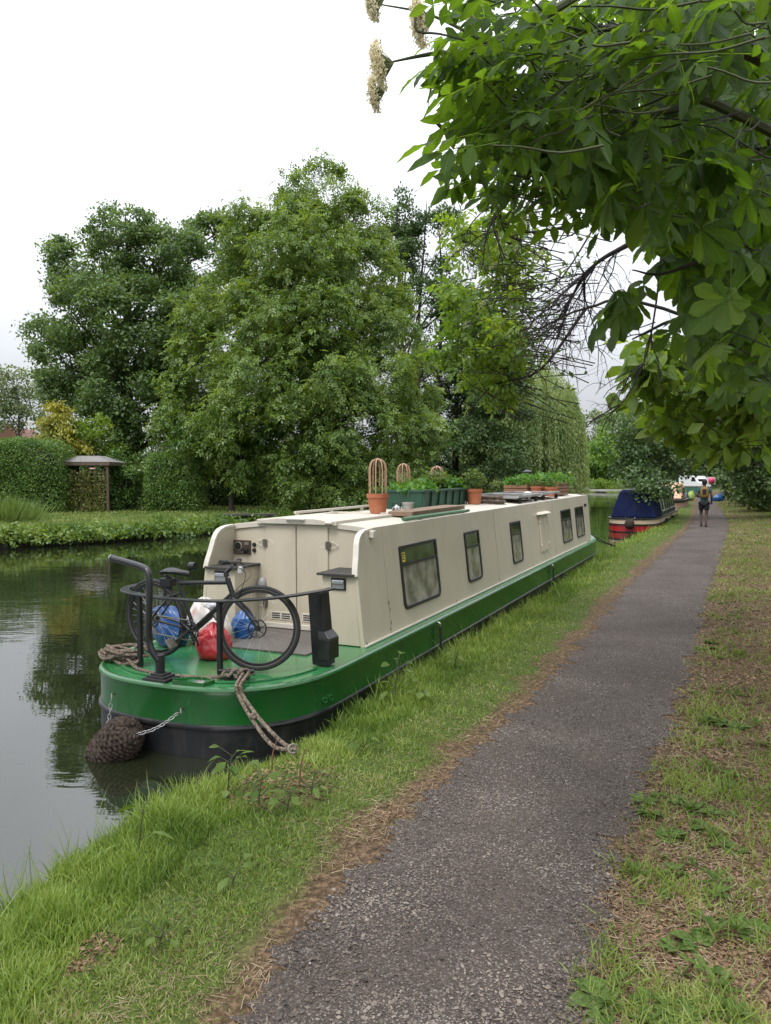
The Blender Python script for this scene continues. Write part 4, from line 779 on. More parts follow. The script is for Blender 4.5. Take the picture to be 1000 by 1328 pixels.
def crown_pts(lobes, sub, per, rs, flat=.7, inner=.45):
    """lobes -> leafy clumps set over them -> leaves over each clump's upper shell. leaf points, leaf normals, outward directions, clump centres"""
    P, N, O, B = [], [], [], []
    for c, r in lobes:
        c = np.asarray(c, float); r = np.asarray(r, float) * np.ones(3); area = 4 * math.pi * ((r[0] * r[1]) ** 1.6 / 3 + (r[0] * r[2]) ** 1.6 / 3 + (r[1] * r[2]) ** 1.6 / 3) ** (1 / 1.6)
        k = max(5, int(sub * area / (math.pi * rs * rs))); d = rv(k); b = c + d * r * rng.uniform(inner, 1.06, (k, 1)) ** .5; s = rs * rng.uniform(.5, 1.45, k)
        n = np.maximum(4, (per * (s / rs) ** 2 * rng.uniform(.7, 1.2, k)).astype(int)); i = np.repeat(np.arange(k), n)
        u = unit(rng.normal(size=(len(i), 3)) + d[i] * .55 + np.array([0, 0, .35])); f = np.where(rng.uniform(size=(len(i), 1)) < .2, rng.uniform(1, 1.55, (len(i), 1)), rng.uniform(.55, 1.02, (len(i), 1)))
        P.append(b[i] + u * f * s[i, None] * np.array([1, 1, flat])); N.append(unit(u * .8 + rv(len(i)) * .55 + np.array([0, 0, .45]))); O.append(unit(d[i] + u)); B.append(b)
    return np.concatenate(P), np.concatenate(N), np.concatenate(O), B
SPR = [(0, 0, 0, 0), (.3, 62, -.02, .62), (.3, -62, -.02, .62), (.62, 55, -.08, .62), (.62, -55, -.08, .62), (.9, 0, -.18, .6)]
def spray():
    V, Fq = [], []
    for x, a, z, s in SPR[1:]: q = LT * s * np.array([1, .8, 1]); c_, s_ = math.cos(R(a)), math.sin(R(a)); V.append(np.column_stack([q[:, 0] * c_ - q[:, 1] * s_ + x, q[:, 0] * s_ + q[:, 1] * c_, q[:, 2] + z - .35 * q[:, 0] ** 2])); Fq.append(LF + 4 * len(Fq))
    return np.concatenate(V), np.concatenate(Fq)
SV, SF = spray()
def tree(name, label, cat, base, lobes, mat, bark, leaf=.2, sub=.9, per=130, rs=.6, trunk_r=.28, top=None, aspect=1., droop=.15, group=None, limbs=1., flat=.7, lean=(0, 0), twigs=8, inner=.45, trunks=1, fmin=.12, sprays=False):
    base = np.asarray(base, float); t = thing(name, label, cat, base, group=group)
    P, N, O, B = crown_pts(lobes, sub, per, rs, flat, inner); n = len(P)
    V, Fq, _ = scatter(SV if sprays else LT * np.array([1, aspect, 1]), SF if sprays else LF, P - base, frames(unit(rv(n) + O * .5 + np.array([0, 0, -droop])), N), leaf * rng.uniform(.6, 1.25, n)); link('crown', npmesh('crown', V, Fq), mat, t)
    m = MB(); hi = max(c[2] + (r if np.isscalar(r) else r[2]) * .4 for c, r in lobes) if top is None else top; h = hi - base[2]
    for q in range(trunks):
        o = np.zeros(3) if q == 0 else np.array([rng.uniform(-1.6, 1.6), rng.uniform(-1, 1), 0])
        tp = [o + np.array([lean[0] * f + .02 * h * math.sin(5 * f + q * 2 + base[0]) * f, lean[1] * f + .02 * h * math.cos(4 * f) * f, h * f - (.3 if f == 0 else 0)]) for f in np.linspace(0, 1, 9)]
        m.tube(tp, [trunk_r * (1.25 if i == 0 else 1) * (1 - .9 * (i / 8) ** .8) for i in range(9)], 9)
    for (c, r), bs in zip(lobes, B):
        c = np.asarray(c) - base; f = np.clip((c[2] / h) * .66, fmin, .9); p0 = np.array([np.interp(f, np.linspace(0, 1, 9), [p[k] for p in tp]) for k in range(3)])
        mid = (p0 + c) / 2 + rng.normal(size=3) * .3 + np.array([0, 0, .1 * np.linalg.norm(c - p0)]); r0 = trunk_r * limbs * (.36 * (1 - f) + .08)
        pts = bez(p0, mid, c, 7); m.tube(pts, list(np.linspace(r0, r0 * .3, 7)), 6)
        for b in bs[rng.permutation(len(bs))[:twigs]]:
            a = pts[rng.integers(3, 7)]; b = b - base; m.tube(bez(a, (a + b) / 2 + np.array([0, 0, .1]), b, 4), [r0 * .28, r0 * .22, r0 * .15, .01], 4, cap=False)
    m.build('trunk', bark, t, True); return t
def lob(px, py, Y, rp, ry=None, fz=1.):
    """a bough mass as it stands Y metres out: centre from the photo, real radii in metres"""
    c = at(px, py, Y); r = rp * Y / F; return (c, (r, r if ry is None else ry, r * fz))
def fbase(px, Y): x = at(px, 620, Y)[0]; return (x, Y, H1(x, Y))

# T1 oak beyond the hedges
Y = 45; tree('oak_tree', 'broad dark green oak with open domed crown behind the clipped hedges of the far bank', 'tree', fbase(165, Y),
    [lob(170, 320, Y, 46), lob(120, 350, Y + 1, 44), lob(215, 340, Y, 50), lob(260, 330, Y + 2, 40), lob(88, 405, Y, 38), lob(130, 420, Y - 2, 52), lob(195, 420, Y - 2, 55), lob(250, 410, Y, 50), lob(80, 468, Y, 36), lob(110, 490, Y - 1, 48), lob(170, 500, Y - 2, 55), lob(235, 490, Y - 1, 50), lob(200, 560, Y - 2, 50), lob(140, 560, Y - 1, 40), lob(265, 560, Y, 40), lob(58, 440, Y + 1, 20), lob(85, 340, Y + 1, 22), lob(285, 300, Y + 1, 22)],
    L_oak, barkd, .22, .8, 220, .68, .5, twigs=8)
# T2 ash by the water
Y = 40; tree('ash_tree', 'tall bright green ash, biggest tree of the far bank, boughs drooping to the water', 'tree', fbase(395, Y + 1),
    [lob(415, 262, Y, 36, fz=1.2), lob(380, 290, Y, 40), lob(450, 300, Y, 42), lob(340, 330, Y, 42), lob(405, 345, Y - 2, 55), lob(470, 360, Y, 48), lob(300, 385, Y, 46), lob(360, 410, Y - 2, 58), lob(430, 420, Y - 2, 58), lob(495, 430, Y, 46), lob(280, 455, Y, 46), lob(340, 480, Y - 3, 55), lob(410, 490, Y - 3, 58), lob(480, 490, Y - 2, 54), lob(530, 500, Y, 40), lob(255, 520, Y - 1, 40), lob(310, 545, Y - 3, 52), lob(390, 560, Y - 3, 58), lob(460, 560, Y - 3, 52), lob(525, 560, Y - 1, 38), lob(245, 570, Y - 2, 36), lob(300, 590, Y - 3, 32), lob(390, 615, Y - 3, 40), lob(440, 620, Y - 3, 42), lob(500, 610, Y - 2, 36), lob(385, 645, Y - 3, 24), lob(255, 430, Y, 24), lob(320, 300, Y, 22)],
    L_ash, barkg, .30, .95, 62, .66, .36, sprays=True, droop=.7, twigs=6, limbs=.6, flat=.9)
# laurel mass under the ash
Y = 37.5; tree('cherry_laurel', 'glossy laurel with a few yellowing leaves below the ash boughs on the far bank', 'shrub', fbase(300, Y), [lob(285, 570, Y, 32), lob(325, 585, Y, 30), lob(250, 580, Y, 26), lob(345, 560, Y, 26)], L_lau, barkd, .24, .8, 90, .5, .14, aspect=.6, droop=.6, twigs=5)
# T3 alders
Y = 60; tree('alder_tree', 'tall open alder with dark upright trunks rising behind the ash on its right', 'tree', fbase(545, Y),
    [lob(530, 275, Y, 27), lob(510, 320, Y, 30), lob(555, 330, Y, 34), lob(500, 380, Y, 26), lob(545, 390, Y, 30), lob(590, 360, Y, 30), lob(535, 300, Y, 24), lob(600, 420, Y, 28), lob(570, 440, Y, 26), lob(525, 450, Y, 24), lob(615, 320, Y, 22), lob(640, 390, Y, 26), lob(655, 440, Y, 26), lob(620, 470, Y, 30), lob(585, 300, Y, 22), lob(660, 350, Y, 18)],
    L_ald, barkd, .25, .62, 190, .8, .30, flat=.5, twigs=9, trunks=3, droop=0)
# T4 dark spreading tree behind the boat
Y = 64; tree('spreading_tree', 'dark wide-spreading tree between the tall alder and the weeping willow', 'tree', fbase(590, Y),
    [lob(580, 490, Y, 38, fz=.7), lob(630, 480, Y, 42, fz=.7), lob(645, 510, Y, 36, fz=.7), lob(560, 540, Y, 40, fz=.7), lob(610, 540, Y - 2, 46, fz=.7), lob(645, 552, Y - 2, 40, fz=.7), lob(590, 590, Y - 2, 40, fz=.8), lob(640, 595, Y - 2, 42, fz=.8), lob(560, 480, Y, 30), lob(545, 600, Y, 26), lob(650, 450, Y, 26, fz=.7)],
    L_ald, barkd, .26, .85, 190, .85, .4, flat=.5, twigs=7, droop=.1)
# willow
def willow(base, cx, cz, rx_, rz0, n=800, L_=(4, 10)):
    base = np.asarray(base); t = thing('willow_tree', 'weeping willow with long hanging strands at the water beyond the boat', 'tree', base); P, A = [], []
    th = rng.uniform(0, 2 * np.pi, n); rr = rx_ * np.sqrt(rng.uniform(.08, 1, n)); x = cx + rr * np.cos(th); y = base[1] + rr * np.sin(th); z = cz + rz0 * np.sqrt(np.clip(1.02 - (rr / rx_) ** 2, 0.02, 1)) * rng.uniform(.45, 1.08, n) + .5 * np.sin(3 * x) * np.cos(2.1 * y)
    for i in range(n):
        ln = min(rng.uniform(*L_), z[i] - .7); k = int(ln / .10); s = np.linspace(0, 1, k); o = np.array([np.cos(th[i]), np.sin(th[i]), 0]) * (.5 + rr[i] / rx_)
        q = np.array([x[i], y[i], z[i]]) + o * (s[:, None] ** .5) * .7 + np.array([0, 0, -1]) * (s[:, None] * ln) + rng.normal(size=(k, 3)) * .09; P.append(q); A.append(np.tile(o * .25 + np.array([0, 0, -1]), (k, 1)))
    P = np.concatenate(P); A = np.concatenate(A) + rng.normal(size=P.shape) * .35; V, Fq, _ = scatter(LT * np.array([1, .38, 1]), LF, P - base, frames(A, rv(len(P))), .34 * rng.uniform(.6, 1.3, len(P)))
    link('crown', npmesh('crown', V, Fq), L_wil, t); m = MB(); m.tube([(0, 0, -.3), (.1, 0, 3), (.3, 0, 7), (.2, .2, cz - base[2])], [.5, .42, .3, .12], 9)
    for k in range(12): a = k * .55; e = np.array([cx - base[0] + rx_ * .6 * math.cos(a), rx_ * .6 * math.sin(a), cz - base[2] + rz0 * .6]); m.tube(bez((.2, 0, 5), (.2 + e[0] * .3, e[1] * .3, e[2] * 1.0), e, 6), list(np.linspace(.2, .03, 6)), 6)
    m.build('trunk', barkg, t, True)
willow(fbase(684, 78), at(674, 500, 78)[0], 7.4, 5.8, 6.6, 2300)
# distant trees
Y = 165; tree('distant_tree', 'tree in the far distance where the canal bends, haze put into its pale grey-green leaves', 'tree', fbase(772, Y), [lob(770, 562, Y, 26), lob(745, 570, Y, 18), lob(795, 560, Y, 20), lob(760, 585, Y, 24), lob(785, 590, Y, 22)], L_pal, barkg, .6, .8, 110, 1.5, .4, twigs=4)
Y = 128; tree('bright_bush', 'rounded bright green bush at the end of the canal beyond the far coping', 'bush', fbase(772, Y), [lob(765, 598, Y, 22), lob(785, 590, Y, 20), lob(750, 610, Y, 18), lob(775, 620, Y, 22), lob(800, 605, Y, 22), lob(755, 625, Y, 14)], L_brt, barkg, .42, .9, 110, 1.1, .25, twigs=4)
Y = 122; tree('yellow_green_shrub', 'small yellow-green shrub at the water edge under the bright green bush', 'shrub', fbase(775, Y), [lob(772, 632, Y, 9), lob(784, 630, Y, 8)], L_yg, barkg, .26, .9, 70, .5, .1, twigs=3)
Y = 118; 
for px, lab in ((722, 'bank shrub between the willow and the bright bush, in shade'), (745, 'dark shrub at the foot of the bright green bush')):
    tree('dark_shrub', lab, 'shrub', fbase(px, Y), [lob(px, 622, Y, 16), lob(px + 10, 630, Y, 12)], L_oak, barkd, .4, .9, 80, .8, .15, twigs=3)
for px, Y, lab, mt in ((648, 76, 'low reedy bush at the water under the spreading tree', L_wil), (620, 72, 'rounded green bush on the bank behind the planter of salad', L_haw), (570, 66, 'leafy bush on the bank behind the cane cloches', L_ald), (525, 52, 'dark bush below the ash on the water side', L_oak), (480, 46, 'dark ivy bush at the foot of the ash', L_oak), (600, 69, 'small bush on the bank at the end of the green trough', L_wil)):
    tree('bank_bush', lab, 'bush', fbase(px, Y), [lob(px, 630, Y, 24, fz=.8), lob(px + 22, 634, Y, 20, fz=.8), lob(px - 20, 634, Y, 20, fz=.8)], mt, barkd, .22, .9, 110, .6, .1, twigs=3)
Y = 70; tree('pale_tree', 'pale silvery tree at the far left edge beyond the hedge', 'tree', fbase(25, Y), [lob(20, 500, Y, 28), lob(40, 520, Y, 26), lob(5, 535, Y, 26), lob(30, 555, Y, 26), lob(-20, 510, Y, 36), lob(52, 498, Y, 14)], L_pal, barkg, .3, .55, 80, .7, .25, twigs=8)
for k, (px, Y, mt, lab) in enumerate(((70, 52, L_haw, 'rounded shrub behind the left hedge, by the golden conifer'), (125, 50, L_oak, 'dark garden shrub straight behind the gazebo'), (175, 53, L_haw, 'garden shrub behind the laurel by the gazebo'), (225, 51, L_oak, 'dark garden shrub behind the square clipped hedge'), (280, 54, L_oak, 'shaded shrub left of the ash trunk'), (335, 55, L_oak, 'shaded shrub just left of the ash trunk behind the jetty'), (10, 56, L_ald, 'shrub at the far left behind the tall hedge'), (440, 60, L_oak, 'shaded shrub behind the ash trunk'), (500, 66, L_ald, 'shrub below the alder, left of the planter'))):
    tree('garden_shrub', lab, 'shrub', fbase(px, Y), [lob(px, 612, Y, 26), lob(px - 22, 620, Y, 24), lob(px + 22, 618, Y, 24), lob(px + 8, 596, Y, 20), lob(px - 34, 630, Y, 18), lob(px + 34, 632, Y, 18)], mt, barkd, .24, .9, 90, .6, .12, twigs=3)
for px, Y, lab, mt in ((640, 150, 'far tree in the gap beyond the spreading tree', L_haw), (690, 140, 'far tree behind the weeping willow', L_ald), (735, 150, 'far tree between the willow and the bright bush', L_haw), (590, 120, 'far tree seen through the alder trunks', L_ald)):
    tree('background_tree', lab, 'tree', (at(px, 620, Y)[0], Y, .4), [lob(px, 590, Y, 30), lob(px - 24, 606, Y, 24), lob(px + 24, 604, Y, 24), lob(px, 622, Y, 22), lob(px - 20, 630, Y, 16), lob(px + 20, 630, Y, 16)], mt, barkd, .42, .8, 100, 1.1, .3, twigs=3)
# golden conifer in drooping tiers
def conifer(base, h, r0):
    base = np.asarray(base); t = thing('golden_conifer', 'golden yellow conifer with drooping tiers in front of the dark oak', 'conifer', base); P, A = [], []
    m = MB(); m.tube([(0, 0, -.2), (0, 0, h)], [.22, .02], 8)
    for k in range(70):
        f = rng.uniform(.12, .97); a = rng.uniform(0, 2 * np.pi); ln = r0 * (1 - f) ** .75 * rng.uniform(.7, 1.1); d = np.array([math.cos(a), math.sin(a), 0]); p0 = np.array([0, 0, h * f]); pts = bez(p0, p0 + d * ln * .6 + np.array([0, 0, .25]), p0 + d * ln + np.array([0, 0, -.45 * ln * .6]), 8)
        m.tube(pts, list(np.linspace(.035, .008, 8)), 4, cap=False); n = int(150 * ln); s = rng.integers(2, 8, n); P.append(pts[s] + rng.normal(size=(n, 3)) * np.array([.22, .22, .05]) + np.array([0, 0, -.1]) * rng.uniform(0, 2.5, (n, 1))); A.append(np.tile(d, (n, 1)) * .6 + np.array([0, 0, -.8]))
    P = np.concatenate(P); A = np.concatenate(A) + rng.normal(size=P.shape) * .4; V, Fq, _ = scatter(LT * np.array([1, .6, 1]), LF, P, frames(A, rv(len(P)) + np.array([0, 0, .8])), .22 * rng.uniform(.6, 1.3, len(P)))
    link('crown', npmesh('crown', V, Fq), L_yel, t); m.build('trunk', barkd, t, True)
conifer(fbase(78, 39), 5.6, 3.0)
tree('golden_bush', 'yellow-green bush between the golden conifer and the gazebo roof', 'bush', fbase(120, 39.5), [lob(118, 560, 39.5, 20), lob(140, 572, 39.5, 16), lob(100, 575, 39.5, 16)], L_yg, barkd, .2, .9, 60, .4, .1, twigs=4)

# ------------------------------------------------------------------ clipped hedges of the far garden
def hedge(name, label, c, d, mat, rz=0., leaf=.10, dens=260, round_=.35, cat='hedge', wild=.12):
    """rounded box of near-black core with leaves on and just under the surface"""
    t = thing(name, label, cat, c, rz); hx, hy, hz_ = d[0] / 2, d[1] / 2, d[2]
    n = int(dens * (d[0] * d[1] + 2 * d[2] * (d[0] + d[1]))); 
    u = rv(n * 2); k = np.max(np.abs(u) / np.array([hx, hy, hz_ / 2]), axis=1, keepdims=True); p = u / k; p = p[rng.uniform(size=len(p)) < .9][:n]
    q = p * np.array([1 / hx, 1 / hy, 2 / hz_]); q = q / np.maximum(1, np.linalg.norm(np.sign(q) * np.maximum(0, np.abs(q) - (1 - round_)) / round_, axis=1, keepdims=True)) ** .3
    p = q * np.array([hx, hy, hz_ / 2]) * (1 + rng.normal(size=(len(q), 1)) * wild * .35) + np.array([0, 0, hz_ / 2]) + rng.normal(size=q.shape) * .05
    p += .10 * np.stack([wob(p[:, [1, 2]], 2), wob(p[:, [0, 2]], 2.3), wob(p[:, :2], 2.1)], 1)
    leaves_at(p, leaf, 'foliage', mat, t, .4, .9, unit(q) * .6, .1, nout=unit(q) * 1.1)
    cm_ = MB(); cm_.ell((0, 0, hz_ * .47), (hx * .86, hy * .84, hz_ * .45), 24, 14, None, lambda v: Vector((hx * .86 * math.copysign(min(1, abs(v.x / (hx * .86)) ** .45), v.x), hy * .84 * math.copysign(min(1, abs(v.y / (hy * .84)) ** .45), v.y), hz_ * .45 * math.copysign(min(1, abs(v.z / (hz_ * .45)) ** .5), v.z)))); cm_.build('dark_core', M('hedge_core_dark', (.012, .014, .008), 1., bump=.6, bs=14), t, True); return t  # near-black core added inside the leaves to block the gaps
def span(px0, px1, Y): a, b = at(px0, 620, Y)[0], at(px1, 620, Y)[0]; return (a + b) / 2, abs(b - a)
x, wd = span(-70, 70, 35); hedge('clipped_hedge', 'tall clipped green hedge at the left edge of the far garden', (x, 36.2, H1(x, 35) - .1), (wd, 2.4, 3.35), L_hed, 0, .10, 1100)
x, wd = span(188, 256, 37); hedge('clipped_hedge', 'clipped square hedge between the gazebo laurel and the dark ash boughs', (x, 38, H1(x, 37) - .1), (wd, 2.0, 2.75), L_hed, 0, .10, 1000)
Y = 38.5; tree('garden_laurel', 'bushy laurel spilling over beside the gazebo', 'shrub', fbase(165, Y), [lob(165, 605, Y, 21), lob(150, 630, Y, 20), lob(180, 625, Y, 20), lob(165, 650, Y, 22), lob(190, 648, Y, 16), lob(145, 652, Y, 14)], L_lau, barkd, .17, .9, 90, .36, .1, aspect=.7, twigs=4)
x, wd = span(240, 360, 43); hedge('shaded_hedge', 'unlit dark hedge under the overhanging ash boughs', (x, 45, H1(x, 43) - .1), (wd + 1, 2.0, 2.6), L_oak, 0, .15, 240, wild=.3)
# gazebo
gz = thing('gazebo', 'small wooden gazebo with a shallow grey felt roof and climbers over its trellis', 'gazebo', (*at(120, 620, 37.5)[:2], H1(at(113, 620, 37.5)[0], 37))); gwd = M('gazebo_timber', (.10, .07, .05), .85, var=.3, vs=6, bump=.1, bs=20); felt = M('grey_roof_felt', (.20, .19, .185), .9, var=.2, vs=4, tint=(.12, .12, .12), ta=.5)
gw = 1.3
MB().add([(-gw, -gw, 2.34), (gw, -gw, 2.34), (gw, gw, 2.34), (-gw, gw, 2.34), (-.5, -.5, 2.64), (.5, -.5, 2.64), (.5, .5, 2.64), (-.5, .5, 2.64)], [(0, 1, 5, 4), (1, 2, 6, 5), (2, 3, 7, 6), (3, 0, 4, 7), (4, 5, 6, 7), (3, 2, 1, 0)]).build('roof', felt, gz)
m = MB(); m.bar([(-gw + .03, -gw + .03, 2.25), (gw - .03, -gw + .03, 2.25), (gw - .03, gw - .03, 2.25), (-gw + .03, gw - .03, 2.25)], .06, .16, closed=True); m.build('fascia', gwd, gz)
for a in (-1, 1):
    for b in (-1, 1): MB().box((a * 1.15, b * 1.15, 1.08), (.10, .10, 2.3)).build('post', gwd, gz)
m = MB()
for k in range(9): m.box((-.8 + .22 * k, -1.15, 1.0), (.02, .02, 1.95))
for k in range(9): m.box((.05, -1.165, .25 + .2 * k), (2.1, .015, .02))
m.build('trellis', gwd, gz)
pp = np.column_stack([rng.uniform(-1.1, 1.1, 2600), rng.normal(size=2600) * .14 - 1.2, 2.0 * rng.uniform(0, 1, 2600) ** 1.15]); leaves_at(pp[(pp[:, 2] < 1.9)], .10, 'climber', leafmat('climber_leaves', [(.05, .09, .02), (.12, .17, .035), (.22, .24, .07), (.30, .20, .11)], .3, nscale=3), gz, .2, .8)
pb_ = MB(); pb_.ell((.45, -1.2, 2.02), (.16, .06, .05), 10, 6); pb_.build('bunting', M('pink_cloth', (.55, .32, .32), .8), gz, True)
# house glimpsed through the trees
hs_ = thing('house', 'brick house with a brown tiled roof glimpsed beyond the far garden', 'house', (*at(28, 620, 78)[:2], .5)); rw, hw_, hl = M('red_brick', (.22, .09, .06), .9, var=.2, vs=3), 3.4, 2.6
MB().box((0, 0, 2.3), (5.2, 5, 4.6)).build('wall', rw, hs_)
MB().prism([(-2.9, -2.8, 4.55), (2.9, -2.8, 4.55), (0, -2.8, 6.6)], [(-2.9, 2.8, 4.55), (2.9, 2.8, 4.55), (0, 2.8, 6.6)]).build('roof', M('brown_roof_tiles', (.16, .075, .055), .85, var=.25, vs=5, bump=.2, bs=10), hs_)
wf = MB().box((.6, -2.52, 3.9), (1.3, .06, 1.0)).build('window', M('white_window', (.7, .7, .68), .5), hs_); MB().box((.6, -2.56, 3.9), (1.1, .03, .8)).build('pane', pane_up, wf); MB().box((-1.4, .5, 6.3), (.6, .6, 1.6)).build('chimney', rw, hs_)
# low dark jetty boards and timber piling along the far bank
jt = thing('jetty', 'weathered dark plank bench-like jetty on the far bank behind the boat roof', 'jetty', (*at(322, 676, 31.5)[:2], .45), R(14)); jw = M('weathered_dark_wood', (.045, .038, .032), .9, var=.3, vs=6, bump=.2, bs=20)
m = MB()
for k in range(4): m.box((0, -.3 + .2 * k, .16 - .05 * (k % 2) * 0), (2.2, .17, .06))
m.build('boards', jw, jt)
for a in (-.9, .9): MB().box((a, 0, -.05), (.12, .7, .36)).build('leg', jw, jt)
fe = [np.array(p) for p in FAR[6:12]][::-1]; fpath = []
for a, b in zip(fe[:-1], fe[1:]): fpath += [a + (b - a) * f for f in np.linspace(0, 1, 12, endpoint=False)]
m = MB(); fpath = [p for p in fpath if p[1] > 17]
m.bar([(p[0] + .05, p[1] - .04, .12) for p in fpath], .06, .5); pil = tag(m.build('bank_piling', jw, None), 'dark timber piling facing the far bank at the water line', 'piling')
for k in range(3, len(fpath), 4): p = fpath[k]; MB().box((p[0] + .11, p[1] - .09, .16), (.14, .14, .72)).build('timber_pile', jw, pil)
# leafy growth spilling over the far bank: nobody could count it
bp_ = []; 
for p in fpath + [np.array(q) for q in np.linspace(FAR[6], FAR[5], 40)]:
    n = 260; q = np.column_stack([np.full(n, p[0]) + rng.normal(size=n) * .5, np.full(n, p[1]) + rng.normal(size=n) * .45, np.zeros(n)]); hh = (.42 + .22 * wob(q[:, :2], 1.3)); q[:, 2] = .02 + hh * rng.uniform(0, 1, n) ** .8 + .1; bp_.append(q)
bp_ = np.concatenate(bp_); o = leaves_at(bp_, .15, 'bank_plants', L_wee, None, .9, .95, None, .2); tag(o, 'dense leafy waterside growth spilling over the timber edge of the far bank', 'bank plants', kind='stuff')
wp = np.concatenate([blob((*(np.array(at(225 + 8 * k, 700, 27.2 + .9 * k)[:2])), .04), (.8, .5, .07), 130) for k in range(8)]); tag(leaves_at(wp, .11, 'floating_plants', leafmat('pale_water_plant', [(.07, .14, .05), (.12, .22, .08), (.2, .3, .12)], .3), None, 1.4), 'pale green water plants floating at the foot of the far bank', 'water plants', kind='stuff')
for px, Y, hh, lab in ((4, 28.5, 1.0, 'tall feathery grass clump at the left edge of the far bank'), (20, 29.5, .75, 'shorter feathery clump beside the tallest grass on the far bank')):
    b = fbase(px, Y); t = thing('reed_clump', lab, 'reed', b); n = 700; P = np.column_stack([rng.normal(size=(n, 2)) * .45, np.zeros(n)]); ax_ = unit(np.column_stack([P[:, :2] * .6 + rng.normal(size=(n, 2)) * .1, np.full(n, 1.)])); V, Fq, _ = scatter(np.array([(0, .006, 0), (0, -.006, 0), (.6, -.008, .02), (1, 0, .08)]), LF, P, frames(ax_, rv(n)), hh * rng.uniform(.5, 1.1, n)); link('blades', npmesh('blades', V, Fq), leafmat('reed_blades', [(.07, .13, .03), (.12, .19, .05), (.19, .26, .09)], .3, nscale=2), t)
# coping at the end of the reach
MB().bar([(12, 126.6, .3), (28, 116.8, .3), (34, 110.4, .3)], .9, .3).build('coping', M('stone_coping', (.34, .33, .30), .9, var=.2, vs=1.5, bump=.2), None); tag(bpy.data.objects['coping'], 'pale stone coping along the far end of the canal reach', 'coping')
# ------------------------------------------------------------------ towpath side: hedgerow and overhanging trees
def wl(x, y, z, r, fz=1.): return ((x, y, z), (r, r, r * fz))
Y = 33; tree('hawthorn', 'small-leaved hawthorn leaning over the towpath, its lowest spray hanging over the blue boat', 'tree', (17.6, 34, H1(17.6, 34)),
    [lob(830, 560, Y, 34), lob(870, 550, Y, 42), lob(920, 545, Y, 46), lob(965, 560, Y, 46), lob(822, 590, Y, 26), lob(845, 600, Y, 34), lob(890, 584, Y, 34), lob(935, 580, Y, 34), lob(820, 620, Y, 18), lob(846, 622, Y, 15), lob(826, 618, 30.6, 14), lob(848, 628, 30.6, 14), lob(836, 642, 30.2, 7), lob(866, 624, 31, 10), lob(812, 612, Y, 12), lob(985, 600, Y, 34), lob(868, 608, Y, 12), lob(822, 545, Y + 1, 18), lob(1010, 540, Y, 50), lob(1020, 620, Y, 40), lob(820, 520, Y + 2, 20), lob(860, 500, Y + 2, 30)],
    L_haw, barkd, .16, .8, 70, .42, .24, droop=.35, twigs=8, top=8, limbs=.14, fmin=.5)
for i, (x, y, h, rr, mt, lab) in enumerate(((18.2, 33, 5.6, 2.1, L_haw, 'rounded hedgerow bush at the right edge of the picture, nearest the viewer'), (20.6, 39, 6.2, 2.3, L_ald, 'second bush of the hedgerow, just past the nearest one'), (21.2, 41, 2.4, 1.3, L_brt, 'low bright green bush at the foot of the hedgerow'), (23.6, 46, 6.5, 2.5, L_haw, 'hedgerow bush right of the small black bag'), (26.6, 52, 7, 2.7, L_ald, 'hedgerow bush between the black bag and the hand cart'), (27.6, 56, 2.6, 1.4, L_yg, 'low yellow-green bush at the hedge foot near the hand cart'), (30.2, 60, 8, 3.2, L_haw, 'tall hedgerow bush behind the blue tarpaulin and hand cart'), (36, 72, 9, 3.8, L_haw, 'big bush right of the pink float'), (44, 86, 10, 4.6, L_ald, 'big hedgerow tree beyond the far end of the towpath'))):
    tree('hedgerow_bush', lab, 'bush', (x, y, H1(x, y)), [wl(x, y, h * .45 + .3, rr), wl(x - rr * .5, y + .6, h * .35 + .3, rr * .7), wl(x + rr * .6, y - .4, h * .5 + .3, rr * .8), wl(x, y, h * .8 + .3, rr * .7)], mt, barkd, .15 + .0012 * y, .9, 90, .5, .12, twigs=4)
for px, Y, lab, mt, rs_ in ((905, 140, 'tall tree closing the view above the white van', L_ald, 1.), (970, 118, 'dense green tree over the far right bend of the towpath', L_haw, 1.), (850, 150, 'green tree beyond the blue boat at the end of the reach', L_brt, .9), (1040, 75, 'tree standing outside the right edge behind the hedgerow', L_haw, 1.1)):
    tree('far_tree', lab, 'tree', (at(px, 620, Y)[0], Y, .6), [lob(px - 40, 590, Y, 34), lob(px, 575, Y, 42), lob(px + 40, 590, Y, 36), lob(px - 15, 612, Y, 26), lob(px + 20, 612, Y, 26), lob(px, 545, Y, 34), lob(px - 45, 560, Y, 26), lob(px + 45, 560, Y, 28)], mt, barkd, .42, .8, 90, 1.0, .3, twigs=4, fmin=.5)

for x, y, lab in ((11.8, 12.5, 'large unseen tree added beside the towpath to shade the cabin side, nearest the viewer'), (16.6, 21.0, 'large unseen tree added beside the towpath to shade the cabin side, behind the nearest one')):  # unseen trees added to darken the cabin side and its window reflections
    tree('shade_tree', lab, 'tree', (x, y, H1(x, y)), [wl(x, y, 5.2, 3.0), wl(x - 1.2, y - 1, 3.4, 2.0), wl(x + .5, y + 1.6, 3.6, 2.4), wl(x + 1, y - 1, 7, 2.6), wl(x - .4, y + 1.0, 7.8, 2.2), wl(x, y, 1.8, 1.6)], L_haw, barkd, .26, .7, 60, .7, .3, twigs=4)
